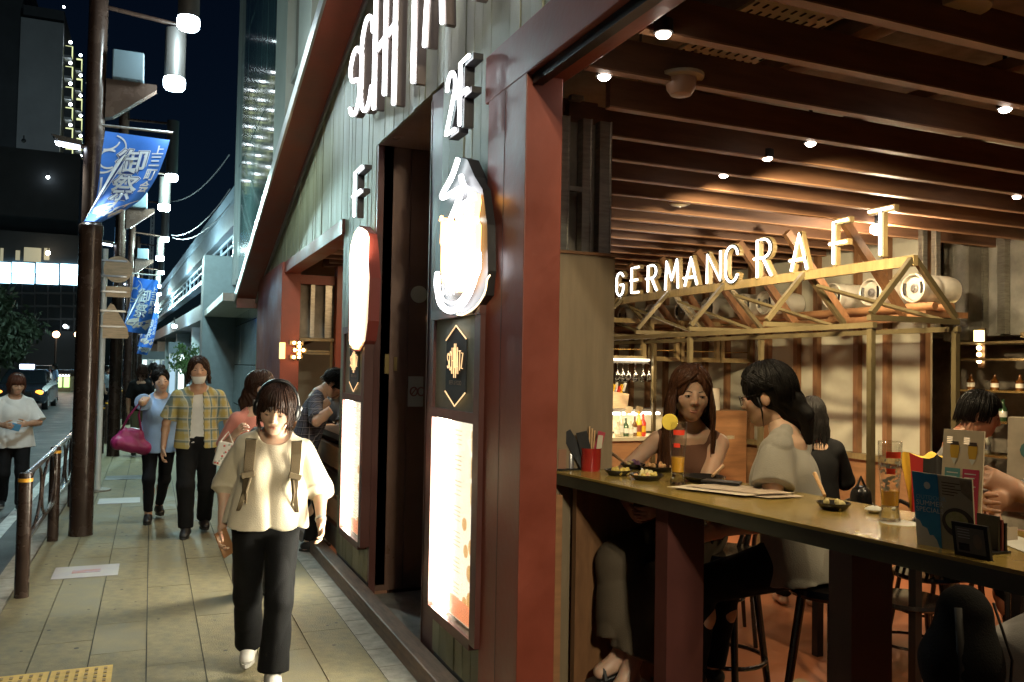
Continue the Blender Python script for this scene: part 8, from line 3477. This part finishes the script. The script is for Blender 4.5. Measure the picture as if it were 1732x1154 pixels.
# 11 -- long haired woman seated at the end of the counter
p = person('seated woman with long brown hair, bare shoulders and hoop earrings', 2.47, 3.54, 0, face=(-0.95, -0.40))
k = Skel(1.68, True, pelvis=(0, 0, 0.885), twist=26, pitch=5, head=(20, 2, -4), footR=(0.05, 0.46, 0.36), footL=(-0.02, 0.50, 0.30), kneeR=(0.2, 1, 0.5), kneeL=(-0.1, 1, 0.5), handR=(0.10, 0.36, 1.02), handL=(-0.10, 0.36, 1.03), poleR=(1, -0.2, -0.6), poleL=(-1, -0.2, -0.6), hs=1.08, slim=0.94, toeR=(0.5, 0.8, -0.3), toeL=(0.1, 1, -0.3))
seg_skin(k, 0.006, SK3, p, fine=0.0032)
face_parts(k, p, EYEW, IRIS, BROW, LIP, gaze=(-0.3, 0.1))
shirt(k, 0.0065, C_camel, p, name='sleeveless_top', ease=0.008, hem=-0.06, sleeve=0.0, neck=0.115, fold=0.002, seed=61, neckdrop=0.05)
trousers(k, 0.0075, C_taupe, p, name='wide_trousers', ease=0.025, knee=0.05, cuff=0.05, flare=0.03, length=0.82, fold=0.006, fk=20, seed=62)
M_ = Matrix([list(r_) for r_ in k.HR])
h_ = hair_obj(k, 'long', 0.004, HBR, p, seed=63, length=-0.43, bangs=0.070, n=330, gap=1.05, part=-0.35, vol=1.03)
for sd in (-1, 1):
    b = MB()
    b.tube([k.hp(sd * 0.083 + 0.003 * math.sin(a * PI / 8), -0.004 + 0.026 * math.cos(a * PI / 8), -0.075 + 0.030 * math.sin(a * PI / 8)) for a in range(16)], 0.0018, 6, True)
    b.build('hoop_earring', M_trim, p, smooth='full')
# sandals
for sd in (-1, 1):
    a, t_ = k.ank[sd], k.toe[sd]
    b = MB()
    b.bar(Vector(a) - Vector(t_) * 0.06 + Vector((0, 0, -0.085)), Vector(a) + Vector(t_) * 0.17 + Vector((0, 0, -0.085)), 0.085, 0.018)
    s_ = b.build('sandal', C_shoeb, p, bevel=0.004)
    b = MB()
    b.tube([Vector(a) + Vector(t_) * 0.10 + Vector(np.cross(t_, (0, 0, 1))) * 0.05 * q + Vector((0, 0, -0.08 + 0.06 * (1 - q * q))) for q in (-1, -0.5, 0, 0.5, 1)], 0.012, 6)
    b.build('strap', C_shoeb, s_)

# 12 -- woman in the pale blouse with glasses, turned away
p = person('seated woman in a pale short sleeved blouse and glasses, seen from behind', 2.54, 2.84, 0, face=(-0.55, 0.84))
k = Skel(1.68, True, pelvis=(0, 0, 0.905), pitch=8, twist=0, head=(6, 6, 0), footL=(-0.08, 0.44, 0.33), footR=(0.10, 0.42, 0.30), kneeL=(-0.2, 1, 0.4), kneeR=(0.2, 1, 0.4), handL=(-0.22, 0.26, 0.99), handR=(0.12, 0.40, 1.08), poleL=(-0.5, -1, -0.3), poleR=(1, -0.6, -0.6), hs=1.08, slim=1.04)
seg_skin(k, 0.006, SK1, p, fine=0.0035)
face_parts(k, p, EYEW, IRIS, BROW, LIP)
shirt(k, 0.006, C_grey, p, name='blouse', ease=0.018, hem=-0.12, sleeve=0.27, sease=0.026, flare=0.016, neck=0.062, neckdrop=0.0, fold=0.006, fk=22, seed=71, hemflare=0.02, zs=0.6)
trousers(k, 0.008, C_black, p, ease=0.016, knee=0.02, cuff=0.03, length=0.95, fold=0.004, seed=72)
shoes(k, C_shoeb, C_soleb, p, 0.007)
hair_obj(k, 'tied', 0.004, HB, p, seed=73, n=260, part=0.1, vol=1.06)
b = MB()
for sd in (-1, 1):
    pts = [k.hp(sd * (0.034 + 0.024 * math.cos(a * PI / 10)), 0.098 - 0.006 * abs(math.cos(a * PI / 10)), 0.0 + 0.019 * math.sin(a * PI / 10)) for a in range(20)]
    b.tube(pts, 0.0016, 6, True)
    b.tube([k.hp(sd * 0.058, 0.094, 0.006), k.hp(sd * 0.079, 0.075, 0.010), k.hp(sd * 0.083, 0.0, 0.008)], 0.0018, 6)
b.tube([k.hp(-0.010, 0.099, 0.004), k.hp(0.010, 0.099, 0.004)], 0.0016, 6)
b.build('glasses', M_dark, p, smooth='full')
b = MB()
b.tube([k.hp(-0.080, 0.018, 0.0), k.hp(-0.082, 0.014, -0.06), k.hp(-0.074, 0.024, -0.12)], [0.004, 0.004, 0.0006], 5)
b.build('side_lock', HB, p, smooth='full')
# 13 -- person with long black hair behind
g = at(1378, 690, d=5.7)
p = person('dark dressed person with long black hair, back turned, behind the pale blouse', g.x, g.y, 0, face=(0.45, 0.9))
k = Skel(1.62, True, pelvis=(0, 0, 0.74), pitch=4, head=(-12, 0, 0), footL=(-0.1, 0.40, 0.08), footR=(0.1, 0.40, 0.08), handL=(-0.15, 0.35, 0.95), handR=(0.15, 0.35, 0.95))
seg_skin(k, 0.009, SK3, p)
shirt(k, 0.008, C_black, p, ease=0.020, hem=-0.06, sleeve=0.9, seed=81)
trousers(k, 0.010, C_black, p, seed=82)
hair_obj(k, 'long', 0.006, HB, p, seed=83, length=-0.24, bangs=0.03, n=170, vol=1.05)

# 14 -- man in grey in profile at the right
g = at(1598, 685, d=5.2)
p = person('man in a dark grey shirt in profile, looking right, beyond the menus', g.x, g.y, 0, face=(0.66, -0.75))
k = Skel(1.70, False, pelvis=(0, 0, 0.78), pitch=10, head=(0, 6, 0), footL=(-0.1, 0.40, 0.08), footR=(0.1, 0.40, 0.08), handL=(-0.12, 0.40, 0.98), handR=(0.16, 0.38, 0.98), hs=1.08, neckf=0.05)
seg_skin(k, 0.008, skin_mat('skin reddish', (0.42, 0.20, 0.12)), p, fine=0.0045)
face_parts(k, p, EYEW, IRIS, BROW, LIPM)
shirt(k, 0.007, C_greym, p, ease=0.022, hem=-0.1, sleeve=0.48, sease=0.024, seed=91, fold=0.004)
trousers(k, 0.010, C_black, p, seed=92)
shoes(k, C_shoeb, C_soleb, p, 0.010)
hair_obj(k, 'short', 0.005, HB, p, seed=93, n=190, bangs=0.055)
chair(g.x - 0.02, g.y, face_dir(0.93, -0.25) + PI, 'bentwood chair beneath the man in grey')

# 15 -- diner at the right photo edge, hands above the menus
p = person('diner in a grey shirt cut by the right photo edge, hands raised behind the menus', 3.06, 1.80, 0, face=(-0.9, 0.25))
hA, hB = at(1690, 850, d=2.75), at(1722, 832, d=2.75)
k = Skel(1.70, False, pelvis=(0, 0, 0.885), pitch=8, head=(0, 12, 0), footL=(-0.12, 0.42, 0.34), footR=(0.10, 0.44, 0.30), kneeL=(-0.4, 1, 0.4), kneeR=(0.4, 1, 0.4), handR=loc(p, hA), handL=loc(p, hB), poleR=(0.8, -0.3, -0.8), poleL=(-0.8, -0.3, -0.8), curl=1.0)
seg_skin(k, 0.006, skin_mat('skin deep', (0.36, 0.19, 0.12)), p)
shirt(k, 0.007, C_greym, p, ease=0.022, hem=-0.08, sleeve=0.72, sease=0.02, seed=95, fold=0.004)
trousers(k, 0.007, cloth('grey trousers', (0.17, 0.165, 0.165)), p, ease=0.018, knee=0.026, cuff=0.03, seed=96, fold=0.004)
shoes(k, mat('tan shoe', (0.26, 0.19, 0.11), 0.5), C_soleb, p, 0.007)
hair_obj(k, 'short', 0.007, HB, p, seed=97, n=80)
stool(3.08, 1.80, R(100), 'bar stool beneath the diner at the right photo edge')

# black rucksack hanging below the counter
g = at(1632, 1075, d=2.05)
rk = thing('rucksack', 'bulky black rucksack hanging under the counter at the right', 'bag', g)
F = Field((-0.20, -0.16, -0.42), (0.20, 0.16, 0.24), 0.008)
F.cap(V(0, 0, 0.05), V(-0.012, 0, -0.06), 0.070, 0.090, 0.02, (V(0, 1, 0), 0.9))
F.cap(V(-0.012, 0, -0.06), V(0.015, 0, -0.32), 0.090, 0.066, 0.03)
F.fold(wob(8, 24, 0.004))
rkb = field_mesh('bag_body', [F.data()], cloth('black nylon', (0.006, 0.006, 0.006), sheen=0, spec=0.15), rk)
F = Field((-0.20, -0.20, -0.34), (0.20, 0.10, 0.02), 0.008)
F.cap(V(-0.005, -0.075, -0.14), V(0.0, -0.075, -0.25), 0.055, 0.060, 0.02)
field_mesh('front_pocket', [F.data()], bpy.data.materials['black nylon'], rk)
b = MB()
b.tube([(-0.055, -0.115, -0.10), (0.0, -0.132, -0.085), (0.055, -0.115, -0.10)], 0.003, 6)
b.build('zip', M_trim, rkb)
for s_ in (-1, 1):
    b = MB()
    b.tube([(s_ * 0.06, -0.03, 0.08), (s_ * 0.085, -0.06, -0.05), (s_ * 0.075, -0.05, -0.28)], 0.009, 6, flat=0.4)
    b.build('strap', M_blackm, rk, smooth='full')
# chair back seen as a black rounded shape behind the lone dish, built as a handbag
g = at(1456, 838, d=3.5)
t = thing('handbag', 'rounded black bag shape for a chair back on the far counter edge, left of the foamy beer', 'bag', g)
F = Field((-0.12, -0.10, -0.12), (0.12, 0.10, 0.12), 0.006)
F.cap(V(0, 0, 0.0), V(0, 0, -0.05), 0.042, 0.045, 0.02)
F.fold(wob(9, 40, 0.003))
field_mesh('bag_body', [F.data()], mat('black leather', (0.010, 0.009, 0.009), 0.25), t)
b = MB()
b.tube([(-0.025, 0, 0.03), (0, 0, 0.075), (0.025, 0, 0.03)], 0.006, 6)
b.build('handle', M_black, t)
